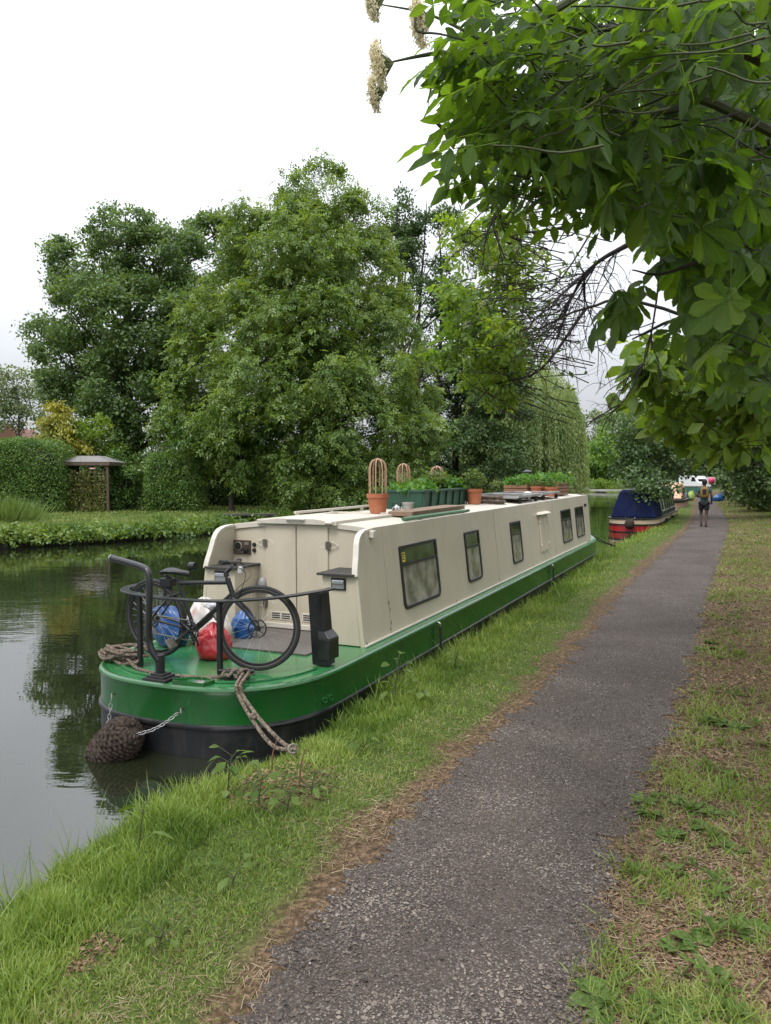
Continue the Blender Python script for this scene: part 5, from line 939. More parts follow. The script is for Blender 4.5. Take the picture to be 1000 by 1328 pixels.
# leaf shapes for the trees overhead
def leaflet(L_=1., w_=.36, peak=.6, nl=8, fold=.16, droop=.22, serr=.05, base=.05):
    """one leaf blade: stations along its length, three across, real curvature; uv = along, across"""
    V, U = [], []
    for i in range(nl + 1):
        u = i / nl; k = (u / peak) ** .85 if u < peak else max(0., 1 - ((u - peak) / (1 - peak)) ** 1.7) ** .8; k = max(k, base if u < .5 else 0.012); k *= 1 + serr * (1 if i % 2 else -1)
        z = -droop * u * u
        for s in (-1, -.5, 0, .5, 1): V.append((u * L_, s * w_ * k / 2, (z + fold * w_ * k * abs(s) * .5 + .018 * (i % 2) * abs(s)) * L_)); U.append((u, s * k))
    Fq = [(i * 5 + j, (i + 1) * 5 + j, (i + 1) * 5 + j + 1, i * 5 + j + 1) for i in range(nl) for j in range(4)]
    return np.array(V), np.array(Fq), np.array(U)
def compound(items, stalk=None):
    """several leaflets (matrix, length) -> one template"""
    V, Fq, U = [], [], []
    for Mx, kw in items:
        v, f, u = leaflet(**kw); v = np.array([Mx @ Vector(p) for p in v]); Fq.append(f + sum(map(len, V))); V.append(v); U.append(u)
    if stalk is not None:
        a, b, wv = np.array(stalk[0]), np.array(stalk[1]), stalk[2]; d = b - a; sd = np.cross(d, (0, 0, 1)); sd = sd / np.linalg.norm(sd) * wv; v = np.array([a + sd, a - sd, b - sd * .7, b + sd * .7]); Fq.append(np.array([[0, 1, 2, 3]]) + sum(map(len, V))); V.append(v); U.append(np.array([(0, 0)] * 4))
    return np.concatenate(V), np.concatenate(Fq), np.concatenate(U)
def palm(n, seed):
    q = random.Random(seed); it = []
    for k in range(n):
        f = (k - (n - 1) / 2) / ((n - 1) / 2); a = f * R(105) + q.uniform(-.08, .08); L_ = (1 - .42 * abs(f) ** 1.3) * q.uniform(.92, 1.06)
        Mx = Matrix.Rotation(a, 4, 'Z') @ Matrix.Rotation(R(14 + 10 * q.random() + 8 * abs(f)), 4, 'Y') @ Matrix.Rotation(q.uniform(-.25, .25), 4, 'X'); it.append((Mx, dict(L_=L_, w_=.40 * L_ * 1.05, peak=.66, nl=9, droop=q.uniform(.12, .4), fold=.2)))
    return compound(it, ((-.75, 0, .18), (0.02, 0, 0), .010))
def pinnate(n, seed, w_=.46, pk=.42):
    q = random.Random(seed); it = []; L_ = .5
    for k in range((n - 1) // 2):
        x = .25 + .32 * k
        for s in (-1, 1): it.append((Matrix.Translation((x, 0, -.04 * k)) @ Matrix.Rotation(s * R(62 + q.uniform(-8, 8)), 4, 'Z') @ Matrix.Rotation(q.uniform(.05, .5), 4, 'Y') @ Matrix.Rotation(q.uniform(-.3, .3), 4, 'X'), dict(L_=L_ * q.uniform(.85, 1.1), w_=w_ * L_ * 1.0, peak=pk, nl=7, droop=q.uniform(.1, .35), fold=.2, serr=.03)))
    it.append((Matrix.Translation((.25 + .32 * ((n - 1) // 2 - 1) + .12, 0, -.1)) @ Matrix.Rotation(.25, 4, 'Y'), dict(L_=L_ * 1.15, w_=w_ * L_ * 1.1, peak=pk, nl=7, droop=.25, fold=.2, serr=.03)))
    return compound(it, ((-.15, 0, .05), (.25 + .32 * ((n - 1) // 2 - 1) + .14, 0, -.1), .012))
PALMS = [palm(5, 1), palm(7, 2), palm(6, 3), palm(5, 8)]; PINN = [pinnate(5, 4), pinnate(7, 5), pinnate(5, 6), pinnate(5, 9)]
def leafage(name, mat, parent, templates, P, A, N, sc, base):
    V, Fq, U = [], [], []; pick = rng.integers(0, len(templates), len(P)); o = 0
    for k, (T, TF, TU) in enumerate(templates):
        i = pick == k
        if not i.any(): continue
        v, f, u = scatter(T, TF, P[i] - base, frames(A[i], N[i]), sc[i], TU); V.append(v); Fq.append(f + o); U.append(u); o += len(v)
    me = npmesh(name, np.concatenate(V), np.concatenate(Fq), np.concatenate(U)); return link(name, me, mat, parent, True)
L_che = leafmat('chestnut_leaves', [(.034, .08, .014), (.066, .14, .022), (.125, .215, .038)], .58, .42, (2.0, 1.75, .45), True, nscale=1.2, spec=.5)
L_eld = leafmat('elder_leaves', [(.038, .086, .014), (.072, .148, .024), (.13, .22, .04)], .58, .45, (2.0, 1.75, .5), True, nscale=1.2)
L_elm = leafmat('elder_leaves_beyond', [(.05, .11, .018), (.11, .20, .03), (.20, .29, .055)], .5, .45, (1.9, 1.7, .5), False, nscale=.8)
def inpoly(x, y, poly):
    c = np.zeros(len(x), bool); k = len(poly)
    for i in range(k):
        (ax_, ay), (bx_, by_) = poly[i], poly[(i + 1) % k]; m_ = ((ay > y) != (by_ > y)) & (x < (bx_ - ax_) * (y - ay) / (by_ - ay + 1e-9) + ax_); c ^= m_
    return c
def fillp(poly, n, y0, y1):
    """points in a foliage volume whose silhouette is poly, y0..y1 metres away"""
    poly = np.array(poly, float); lo, hi = poly.min(0), poly.max(0); x = rng.uniform(lo[0], hi[0], n * 4); y = rng.uniform(lo[1], hi[1], n * 4); k = inpoly(x, y, poly); x, y = x[k][:n], y[k][:n]
    Y_ = rng.uniform(y0, y1, len(x)); return np.array([at(a, b, c) for a, b, c in zip(x, y, Y_)])
# horse chestnut: trunk just outside the frame on the right
TB = np.array([4.6, 6.4, H1(4.6, 6.4)])
chest = thing('horse_chestnut', 'horse chestnut with big fan-shaped leaves hanging over the towpath at the top right', 'tree', TB)
cl = [fillp([(620, 60), (1010, -40), (1010, 260), (900, 310), (800, 255), (700, 205), (620, 150)], 250, 2.3, 3.6), fillp([(590, 120), (1010, -40), (1010, 450), (930, 450), (860, 340), (790, 250), (660, 205), (590, 170)], 400, 3.4, 5.4), fillp([(720, 0), (1010, -40), (1010, 500), (950, 490), (890, 370), (830, 255), (760, 205)], 480, 5.0, 8.0), fillp([(890, 330), (1010, 300), (1010, 490), (910, 490), (870, 440)], 50, 2.6, 4.0), fillp([(880, 230), (1010, 200), (1010, 520), (940, 510), (900, 440), (870, 330)], 260, 3.0, 6.5), fillp([(770, 350), (840, 370), (810, 420), (770, 430)], 10, 3.0, 3.6), fillp([(840, 20), (1010, -40), (1010, 480), (940, 430), (870, 290)], 220, 7.0, 9.5)]
P = np.concatenate(cl); n = len(P); A = unit(np.column_stack([rng.normal(size=n) - .55, rng.normal(size=n) * .8 - .35, -rng.uniform(.1, 1.3, n)])); N = unit(rv(n) * .75 + np.array([-.15, -.1, .9]))
leafage('crown', L_che, chest, PALMS, P, A, N, rng.uniform(.11, .175, n), TB)
m = MB(); tr = smooth_path([(0, 0, -.3), (-.03, 0, .3), (-.1, .02, 1.5), (-.05, .1, 3.2), (.1, .1, 5.5), (.1, .2, 8)], 6); m.tube(tr, [.30 + .26 * math.exp(-i / 3.2) - .007 * i + .018 * math.sin(2.3 * i) for i in range(len(tr))], 14)
def limb(pts, r0, r1, k=5): q = smooth_path(pts, k); m.tube(q, list(np.linspace(r0, r1, len(q))), 7)
def wp_(px, py, Y): return at(px, py, Y) - TB
limb([(-.05, .1, 3.0), wp_(960, 60, 4.6), wp_(845, 60, 3.0), wp_(820, 30, 2.8)], .10, .018); limb([wp_(845, 50, 3.0), wp_(825, 95, 2.9), wp_(800, 115, 2.9), wp_(750, 155, 2.8), wp_(680, 230, 2.8)], .022, .008); limb([wp_(830, 40, 2.9), wp_(790, 38, 2.8), wp_(730, 38, 2.8), wp_(660, 60, 2.8)], .018, .006)
limb([(-.1, .0, 2.4), wp_(1000, 300, 5), wp_(900, 400, 4.4), wp_(860, 420, 4.2), wp_(820, 440, 4.1)], .022, .004); limb([(-.05, .1, 3.0), wp_(960, 150, 5), wp_(860, 170, 4.5), wp_(740, 240, 4.2), wp_(690, 235, 4.1)], .02, .004); limb([(0, .1, 2.6), wp_(990, 200, 4.2), wp_(930, 160, 3.4), wp_(850, 185, 3.2), wp_(760, 210, 3.1)], .02, .004); limb([(0, 0, 2.6), wp_(1010, 340, 4.), wp_(940, 330, 3.3), wp_(860, 355, 3.2), wp_(820, 350, 3.2)], .016, .003)
for q in P[rng.permutation(n)[:420]]:
    d = rng.normal(size=3) * .13; e = q - TB; m.tube(smooth_path([e, e + np.array([.06, .04, .06]) + d * .3, e + np.array([.16, .08, .05]) + d * .7, e + np.array([.26, .13, .09]) + d], 3), list(np.linspace(.0022, .0038, 10)), 5, cap=False)
m.build('trunk', barkd, chest, True)
# ivy and inner shade leaves round the chestnut trunk
# elder: the tree with cream flower heads at the top, nearest the viewer
EB = np.array([3.3, 3.1, H1(3.3, 3.1)])
eld = thing('elder_tree', 'elder with cream flower heads reaching in at the top of the picture', 'tree', EB)
ce = [fillp([(590, 40), (650, -40), (1010, -40), (960, 90), (800, 120), (720, 190), (640, 205), (600, 170)], 220, 1.9, 2.9), fillp([(575, 60), (620, -20), (680, 60), (660, 165), (610, 190), (590, 120)], 40, 2.0, 2.7), fillp([(590, 190), (650, 200), (690, 265), (630, 245)], 22, 2.4, 3.2), fillp([(640, 180), (800, 140), (850, 240), (800, 290), (740, 270), (660, 245)], 110, 2.3, 3.4)]
P2 = np.concatenate(ce); n = len(P2); A = unit(np.column_stack([rng.normal(size=n) * .8 - .8, rng.normal(size=n) * .6 - .2, rng.normal(size=n) * .45 - .25])); N = unit(rv(n) * .7 + np.array([0, -.1, .9]))
leafage('crown', L_eld, eld, PINN, P2, A, N, rng.uniform(.10, .165, n), EB)
m = MB(); TB0 = TB; 
def we(px, py, Y): return at(px, py, Y) - EB
m.tube([(0, 0, -.2), (.05, 0, 1.2), (-.1, .05, 2.4), (-.3, .0, 3.4), (-.5, -.1, 4.3)], [.13, .11, .09, .07, .03], 9)
limb([(-.1, .05, 2.4), we(960, 60, 2.7), we(850, 90, 2.6), we(700, 150, 2.5), we(600, 175, 2.4), we(560, 155, 2.35)], .035, .004); limb([(-.3, 0, 3.3), we(900, -60, 2.5), we(760, -10, 2.4), we(640, 60, 2.3), we(560, 70, 2.25), we(500, 82, 2.2)], .022, .0022); limb([(-.1, .05, 2.2), we(980, 160, 2.8), we(880, 140, 2.7), we(760, 180, 2.6), we(640, 190, 2.5)], .025, .003); limb([we(640, 60, 2.3), we(560, 20, 2.3), we(490, 5, 2.3)], .006, .002)
for q in P2[rng.permutation(n)[:180]]:
    d = rng.normal(size=3) * .08; e = q - EB; m.tube(smooth_path([e, e + np.array([.05, .02, .01]) + d * .4, e + np.array([.11, .04, .01]) + d * .8, e + np.array([.19, .06, .04]) + d * 1.1], 3), list(np.linspace(.0022, .004, 10)), 5, cap=False)
m.build('trunk', M('green_brown_twig', (.05, .06, .02), .8, var=.3, vs=12), eld, True)
flo = leafmat('cream_elder_flower', [(.72, .64, .42), (.85, .80, .60), (.90, .87, .72)], .55, .8, (1.05, 1.0, .9), nscale=8); stalkm = M('flower_stalk', (.14, .16, .06), .8)
def umbel(c, R_, ax_, par, n=420, name='flower_head', z=None):
    c = np.asarray(c); ax_ = np.asarray(ax_, float) / np.linalg.norm(ax_); f = frames(ax_[None], np.array([[.2, .9, .3]]))[0]; r = R_ * np.sqrt(rng.uniform(0, 1, n)); a = rng.uniform(0, 2 * np.pi, n); loc = np.column_stack([.25 * R_ * (1 - (r / R_) ** 2) + rng.normal(size=n) * .10 * R_, r * np.cos(a), r * np.sin(a) * .8]); P = c + loc @ f.T
    T = np.array([(0, 0, 0), (.5, .5, .2), (1, 0, 0), (.5, -.5, .2)]) - np.array([.5, 0, 0]); V, Fq, _ = scatter(T, LF, P, frames(rv(n), rv(n)), R_ * .115 * rng.uniform(.6, 1.3, n)); o = link(name, npmesh(name, V, Fq), flo, par)
    s = MB()
    for k in range(0, n, 9): s.tube([c - ax_ * R_ * .6, c + (P[k] - c) * .5 - ax_ * R_ * .12, P[k]], R_ * .012 + .0004, 4, cap=False)
    s.build('flower_stalks', stalkm, o); return o
for px, py, Y, r in ((493, 85, 2.15, 30), (486, 122, 2.15, 22), (545, 30, 2.2, 30), (484, 0, 2.2, 26), (612, 20, 2.4, 18)): umbel(we(px, py, Y), r * Y / F, (-1, -.1, -.25), eld, 900)
for px, py, Y in ((700, 245, 2.8), (685, 280, 2.8), (905, 120, 3.0), (640, 110, 2.5)): umbel(we(px, py, Y), .035, (-.5, -.6, .4), eld, 90)
# elder beyond, with finer leaves and scattered cream heads
B3 = np.array([7.0, 10.2, H1(7.0, 10.2)]); e3 = thing('flowering_elder', 'elder with small leaves and cream flowers arching in front of the tall alder', 'tree', B3)
bl = [(640, 330, 34), (600, 300, 18), (660, 380, 42), (620, 420, 42), (655, 440, 36), (640, 470, 36), (590, 450, 22), (672, 312, 24), (650, 290, 22), (660, 510, 20), (590, 380, 18)]
P3 = []
for px, py, r in bl:
    Yc = rng.uniform(8.2, 9.6); c = at(px, py, Yc); k = int(r * r * .085) + 12; P3.append(c + rng.normal(size=(k, 3)) * (r * Yc / F) * np.array([.55, .8, .5]))
P3 = np.concatenate(P3); n = len(P3); A = unit(rng.normal(size=(n, 3)) + np.array([-.7, 0, -.2])); leafage('crown', L_elm, e3, [(v, f, u) for v, f, u in PINN], P3, A, unit(rv(n) * .7 + np.array([0, 0, .9])), rng.uniform(.13, .20, n), B3)
m = MB(); w3 = lambda px, py, Y: at(px, py, Y) - B3
m.tube([(0, 0, -.2), (-.1, -.1, 1.6), (-.5, -.3, 3.2), (-1.2, -.4, 4.4)], [.15, .12, .10, .07], 9)
limb([(-.5, -.3, 3.2), w3(880, 240, 9), w3(780, 280, 8.8), w3(700, 300, 8.8), w3(620, 300, 8.8), w3(585, 310, 8.8)], .03, .004); limb([(-.3, -.2, 2.6), w3(860, 400, 9), w3(760, 400, 8.8), w3(690, 430, 8.8), w3(600, 450, 8.8)], .025, .004); limb([w3(780, 280, 8.8), w3(720, 370, 8.8), w3(660, 400, 8.8)], .012, .003); limb([w3(760, 400, 8.8), w3(700, 480, 8.8), w3(640, 500, 8.8), w3(600, 545, 8.8)], .02, .004)
for q in P3[rng.permutation(n)[:260]]:
    d = rng.normal(size=3) * .15; e = q - B3; m.tube([e, e + np.array([.2, .05, .03]) + d, e + np.array([.5, .1, .02]) + d * 1.5], [.003, .005, .008], 4, cap=False)
m.build('trunk', barkd, e3, True)
for px, py in ((572, 302), (592, 325), (575, 370), (640, 345), (625, 395), (605, 420), (660, 300), (700, 330), (585, 460), (650, 425)): umbel(w3(px, py, 8.5), .06, (-.6, -.6, .4), e3, 120)
# bare hanging twigs of a half-dead bough
dead = thing('bare_bough', 'half-dead dark bough of fine bare twigs hanging against the sky', 'bough', (4.9, 7.0, H1(4.9, 7.0))); DB = np.array(dead.location); m = MB(); wd_ = lambda px, py, Y: at(px, py, Y) - DB
m.tube(smooth_path([(0, 0, -.2), (-.1, 0, 2.2), wd_(960, 330, 6.6), wd_(860, 305, 6.2), wd_(800, 325, 6), wd_(762, 352, 5.9), wd_(742, 385, 5.9), wd_(722, 440, 5.9)], 6), [.085 * (1 - i / 42) ** 2.2 + .006 for i in range(43)], 7)
m.tube(smooth_path([wd_(860, 305, 6.2), wd_(850, 400, 6.2), wd_(835, 470, 6.2), wd_(805, 525, 6.1), wd_(770, 545, 6.1)], 6), list(np.linspace(.009, .003, 25)), 6)
m.tube(smooth_path([wd_(900, 210, 5.2), wd_(760, 255, 5), wd_(700, 243, 5), wd_(660, 255, 5), wd_(640, 290, 5), wd_(655, 335, 5)], 6), list(np.linspace(.018, .004, 31)), 7)
def twig(p, d, ln, r, lev):
    pts = [p]; k = 8
    for i in range(k): d = unit(d + rng.normal(size=3) * .17 + np.array([-.01, 0, -.15])); pts.append(pts[-1] + d * ln / k)
    m.tube(pts, list(np.linspace(r, r * .4, k + 1)), 4, cap=False)
    if lev > 0:
        for _ in range(rng.integers(2, 5)): i = rng.integers(1, k); twig(pts[i], unit(pts[i + 1] - pts[i] + rng.normal(size=3) * .42), ln * rng.uniform(.3, .6), r * .55, lev - 1)
for px, py, Y, k, ln in ((772, 346, 5.9, 6, 1.0), (758, 355, 5.9, 7, 1.0), (800, 326, 6, 4, .9), (745, 382, 5.9, 5, .8), (730, 420, 5.9, 3, .6), (835, 470, 6.2, 4, .55), (845, 430, 6.2, 3, .55), (805, 525, 6.1, 3, .4), (700, 245, 5.0, 3, .5), (655, 262, 5.0, 3, .45), (645, 300, 5.0, 2, .4)):
    for _ in range(k): twig(wd_(px, py, Y), unit(np.array([rng.uniform(-1.1, .05), rng.normal() * .35, rng.uniform(-1.0, .1)])), ln * rng.uniform(.6, 1.15), .0062, 2)
m.build('twigs', M('bare_twig', (.022, .016, .014), .9, var=.3, vs=20), dead, True)
P4 = np.concatenate([at(px, py, 5.9) + rng.normal(size=(14, 3)) * .10 - DB for px, py in ((740, 460), (725, 500), (700, 520), (680, 330), (720, 300), (700, 400), (690, 480), (755, 320), (735, 350), (770, 300), (660, 320))]); leaves_at(P4, .06, 'leaves', L_haw, dead, .5, .9)
# yellow-green sycamore-like boughs lower down on the right
B5 = np.array([10.2, 11.6, H1(10.2, 11.6)]); e5 = thing('overhanging_sapling', 'bright yellow-green leafy boughs reaching low over the path at the right edge', 'tree', B5)
bl = [(855, 500, 30), (890, 480, 34), (930, 510, 34), (840, 470, 22), (870, 530, 26), (910, 545, 26), (950, 550, 28), (980, 530, 34), (1000, 560, 30), (940, 575, 18), (880, 560, 16), (990, 480, 40), (930, 465, 30), (850, 450, 22)]
P5 = []
for px, py, r in bl:
    Yc = rng.uniform(7.4, 9.4); c = at(px, py, Yc); k = int(r * r * .085) + 12; P5.append(c + rng.normal(size=(k, 3)) * (r * Yc / F) * np.array([.6, .8, .5]))
P5 = np.concatenate(P5); n = len(P5); SIM = [leaflet(1., .62, .5, 6, .15, .25, .04), leaflet(1., .55, .45, 6, .2, .35, .04)]
leafage('crown', L_yg, e5, SIM, P5, unit(rng.normal(size=(n, 3)) + np.array([-.6, -.1, -.5])), unit(rv(n) * .7 + np.array([0, 0, .8])), rng.uniform(.15, .26, n), B5)
m = MB(); w5 = lambda px, py, Y: at(px, py, Y) - B5; m.tube([(0, 0, -.2), (-.2, 0, 1.8), (-.3, -.1, 3.4)], [.13, .11, .05], 8)
limb([(-.2, 0, 1.8), w5(1000, 560, 9), w5(930, 545, 8.4), w5(870, 535, 8.3)], .04, .005); limb([(-.2, 0, 2.6), w5(980, 480, 9), w5(900, 480, 8.4), w5(840, 470, 8.3)], .02, .004)
for q in P5[rng.permutation(n)[:160]]:
    d = rng.normal(size=3) * .15; e = q - B5; m.tube([e, e + np.array([.2, .05, .03]) + d, e + np.array([.5, .1, .02]) + d * 1.5], [.003, .005, .008], 4, cap=False)
m.build('trunk', barkd, e5, True)
# ------------------------------------------------------------------ the other boats
def small_hull(par, hw, ln, bow, levels, mats, names, stern=.8):
    """round-ended hull; y runs away from the near end; levels = list of (z0, z1)"""
    def ol(z, k=0.):
        P = []; a = hw - k
        for i in range(17): t = math.pi * i / 16; P.append((a * math.copysign(abs(math.cos(t)) ** .75, math.cos(t)), bow - (bow - k) * abs(math.sin(t)) ** .8, z))
        P += [(-a, y, z) for y in np.linspace(bow, ln, 6)[1:]] + [(a, y, z) for y in np.linspace(ln, bow, 6)[:-1]]; return P
    for (z0, z1, k), mt, nm in zip(levels, mats, names):
        A, B = ol(z0, k), ol(z1, k); n = len(A); MB().add(A + B, [(i, (i + 1) % n, n + (i + 1) % n, n + i) for i in range(n)][::1] + [tuple(range(n, 2 * n))]).build(nm, mt, par, True)
navy = M('navy_canvas', (.003, .007, .034), .8, var=.25, vs=3, tint=(.007, .013, .05), ta=.5, ts=4, bump=.15, bs=8, spec=.15); redb = M('red_boat_paint', (.28, .014, .016), .35, var=.15, vs=4, tint=(.2, .02, .02), ta=.4); buff = M('buff_boat_paint', (.46, .36, .25), .4, var=.1, vs=4)
drk = M('dark_green_boat_paint', (.02, .035, .028), .4, var=.2, vs=3)
bb = thing('narrowboat', 'narrowboat with dark blue canvas cover, red and buff bow, moored ahead of the cream boat', 'narrowboat', (9.4, 29.6, 0), -R(25))
small_hull(bb, .96, 10.2, 1.6, [(-.4, .035, .03), (.035, .27, 0), (.27, .33, -.02), (.33, .50, 0), (.50, .55, -.03)], [bitumen, redb, bitumen, buff, blackp], ['hull_bottom', 'red_band', 'rubbing_strake', 'buff_band', 'gunwale'])
MB().prism([(-.86, .75, .55), (.86, .75, .55), (.92, 2.6, .55), (-.92, 2.6, .55)], [(-.56, 1.15, 1.56), (.56, 1.15, 1.56), (.66, 2.6, 1.62), (-.66, 2.6, 1.62)]).build('cratch_cover', navy, bb, bevel=.05, seg=3)
MB().prism([(-.92, 2.6, .55), (.92, 2.6, .55), (.92, 9.4, .55), (-.92, 9.4, .55)], [(-.72, 2.6, 1.56), (.72, 2.6, 1.56), (.72, 9.4, 1.6), (-.72, 9.4, 1.6)]).build('cabin', drk, bb)
MB().prism([(-.76, 2.55, 1.562), (.76, 2.55, 1.562), (.76, 9.45, 1.602), (-.76, 9.45, 1.602)], [(-.6, 2.55, 1.63), (.6, 2.55, 1.63), (.6, 9.45, 1.67), (-.6, 9.45, 1.67)]).build('roof', M('grey_boat_roof', (.25, .25, .24), .7), bb)
for k in range(6):
    y0 = 2.9 + 1.07 * k; sxx = lambda z, o: .92 - .2 * (z - .55) / 1.01 + o
    fr = MB().prism([(sxx(.72, .002), y0, .72), (sxx(.72, .002), y0 + .85, .72), (sxx(1.42, .002), y0 + .85, 1.42), (sxx(1.42, .002), y0, 1.42)], [(sxx(.72, .03), y0, .72), (sxx(.72, .03), y0 + .85, .72), (sxx(1.42, .03), y0 + .85, 1.42), (sxx(1.42, .03), y0, 1.42)]).build('window', M('pale_window_frame', (.40, .42, .36), .5), bb)
    q = [(sxx(.78, .034), y0 + .07, .78), (sxx(.78, .034), y0 + .79, .78), (sxx(1.36, .034), y0 + .79, 1.36), (sxx(1.36, .034), y0 + .07, 1.36)]; MB().add(q, [(0, 1, 2, 3)]).build('pane', pane_up, fr)
m = MB(); m.ell((0, -.12, .34), (.19, .15, .20), 16, 10, None, None); m.build('bow_fender', fm, bb, True)
m = MB(); m.tube([(-.18, .1, .58), (0, -.15, .45), (.18, .1, .58)], .012, 6); m.build('fender_chain', steel, bb, True)
for x_, y_ in ((1.04, 3.4), (1.04, 6.2)): 
    m = MB(); m.tube([(x_, y_, .05), (x_, y_, .42)], .06, 10); m.build('side_fender', rubber, bb, True)
pb_ = thing('cabin_cruiser', 'peach-topped cabin cruiser moored beyond the blue narrowboat', 'boat', (16.75, 46.2, 0), -R(24)); peach = M('peach_gelcoat', (.58, .34, .22), .45, var=.12, vs=2, tint=(.45, .27, .18), ta=.4); dusty = M('dusty_pink_gelcoat', (.42, .25, .19), .5, var=.15, vs=2)
small_hull(pb_, 1.05, 6.5, 2.6, [(-.3, .62, 0), (.62, .78, -.03)], [dusty, bitumen], ['hull', 'rubbing_strake'])
A = [(-.95, 1.5, .78), (.95, 1.5, .78), (.98, 6.2, .78), (-.98, 6.2, .78)]; B = [(-.62, 2.1, 1.72), (.62, 2.1, 1.72), (.68, 6.0, 1.85), (-.68, 6.0, 1.85)]; MB().prism(A, B).build('cabin', peach, pb_, bevel=.16, seg=4)
MB().add([(.915, 2.6, 1.0), (.93, 5.2, 1.0), (.80, 5.1, 1.5), (.77, 2.8, 1.45)], [(0, 1, 2, 3)]).build('window', pane_up, pb_)
gb_ = thing('narrowboat', 'weathered grey boat glimpsed beyond the peach cabin cruiser', 'narrowboat', (22.0, 60.5, 0), -R(22)); gry = M('grey_boat_paint', (.20, .215, .20), .6, var=.25, vs=2, tint=(.11, .12, .11), ta=.5)
small_hull(gb_, 1.0, 12, 1.6, [(-.3, .25, 0), (.25, .55, 0)], [bitumen, gry], ['hull_bottom', 'hull_topside']); MB().prism([(-.9, 1.8, .55), (.9, 1.8, .55), (.9, 11, .55), (-.9, 11, .55)], [(-.7, 1.9, 1.6), (.7, 1.9, 1.6), (.7, 11, 1.65), (-.7, 11, 1.65)]).build('cabin', gry, gb_, bevel=.03)
for k in range(4): q = [(.872, 2.6 + 2 * k, .85), (.872, 3.6 + 2 * k, .85), (.775, 3.6 + 2 * k, 1.35), (.775, 2.6 + 2 * k, 1.35)]; MB().add([(x + .01, y, z) for x, y, z in q], [(0, 1, 2, 3)]).build('window', pane_up, gb_)
# mooring lines of the bow and of the blue boat
bowp = np.array(W(.60, 12.95, .78)); pin2 = np.array([*gnd(796, 707, .28)[:2], 0]); pin2[2] = H1(pin2[0], pin2[1])
for a, b, lab, sg in ((bowp, pin2, 'dark mooring line from the bow of the cream boat to its pin', .10),):
    m = MB(); m.tube(bez(a, (a + b) / 2 - np.array([0, 0, sg]), b + np.array([0, 0, .06]), 8), .014, 6); m.tube(bez(a + [.05, .03, 0], (a + b) / 2 - np.array([0, 0, sg * .3]), b + np.array([.05, 0, .05]), 8), .014, 6); tag(m.build('bow_mooring_line', M('dark_rope', (.035, .033, .03), .9), None, True), lab, 'rope')
t = thing('mooring_pin', 'rusty mooring pin in the grass holding the bow line of the cream boat', 'mooring pin', pin2); MB().tube([(0, 0, -.1), (.03, 0, .16)], .014, 8).build('shank', M('rust', (.10, .05, .03), .9), t, True); MB().tube([(.03 + .04 * math.cos(a), .04 * math.sin(a), .15) for a in np.linspace(0, 6.28, 13)[:-1]], .009, 6, closed=True).build('ring', MATS['rust'], t, True)

# ------------------------------------------------------------------ the jogger
def skin(name, V, E, Rr, mat, parent, sub=2):
    me = bpy.data.meshes.new(name); me.from_pydata(V, E, []); me.update(); o = link(name, me, mat, parent); s = o.modifiers.new('skin', 'SKIN'); s.use_smooth_shade = True
    for v, r in zip(me.skin_vertices[0].data, Rr): v.radius = (r, r) if np.isscalar(r) else r
    me.skin_vertices[0].data[0].use_root = True; u = o.modifiers.new('subdivision', 'SUBSURF'); u.levels = sub; u.render_levels = sub; return o
jp = (11.62, 28.1); jog = thing('person', 'person jogging away along the towpath in teal shirt, black shorts and mustard backpack', 'person', (jp[0], jp[1], H1(*jp) + .012), -R(22))
skinm = M('brown_skin', (.06, .03, .02), .55, var=.1); teal = M('teal_shirt', (.012, .06, .075), .8, var=.2, vs=8, bump=.1, bs=20); blk = M('black_cloth', (.008, .008, .009), .85, var=.2, vs=8); must = M('mustard_canvas', (.19, .105, .024), .8, var=.25, vs=8, tint=(.12, .07, .02), ta=.5, ts=9)
J = dict(pel=(0, 0, .93), wai=(0, .01, 1.06), che=(0, .03, 1.27), nck=(0, .05, 1.47), hd0=(0, .06, 1.54), hd1=(0, .075, 1.63), hd2=(0, .07, 1.70),
         sl=(-.175, .03, 1.40), el=(-.26, -.06, 1.15), wl_=(-.20, .15, 1.10), hl=(-.17, .22, 1.12), sr=(.175, .03, 1.40), er=(.25, -.05, 1.13), wr=(.25, .10, .95), hr=(.24, .15, .88),
         pl=(-.09, 0, .88), kl=(-.10, .13, .50), al=(-.085, .03, .12), tl=(-.085, .16, .05), pr=(.09, 0, .88), kr=(.085, -.01, .47), ar=(.07, -.13, .085), tr=(.075, .02, .035))
ks = list(J); E_ = [('pel', 'wai'), ('wai', 'che'), ('che', 'nck'), ('nck', 'hd0'), ('hd0', 'hd1'), ('hd1', 'hd2'), ('che', 'sl'), ('sl', 'el'), ('el', 'wl_'), ('wl_', 'hl'), ('che', 'sr'), ('sr', 'er'), ('er', 'wr'), ('wr', 'hr'), ('pel', 'pl'), ('pl', 'kl'), ('kl', 'al'), ('al', 'tl'), ('pel', 'pr'), ('pr', 'kr'), ('kr', 'ar'), ('ar', 'tr')]
RR = dict(pel=(.12, .10), wai=(.11, .09), che=(.14, .11), nck=.055, hd0=.065, hd1=.09, hd2=.075, sl=.062, el=.042, wl_=.028, hl=.035, sr=.062, er=.042, wr=.028, hr=.035, pl=.085, kl=.056, al=.036, tl=.036, pr=.085, kr=.056, ar=.036, tr=.036)
skin('body', [J[k] for k in ks], [(ks.index(a), ks.index(b)) for a, b in E_], [RR[k] for k in ks], skinm, jog)
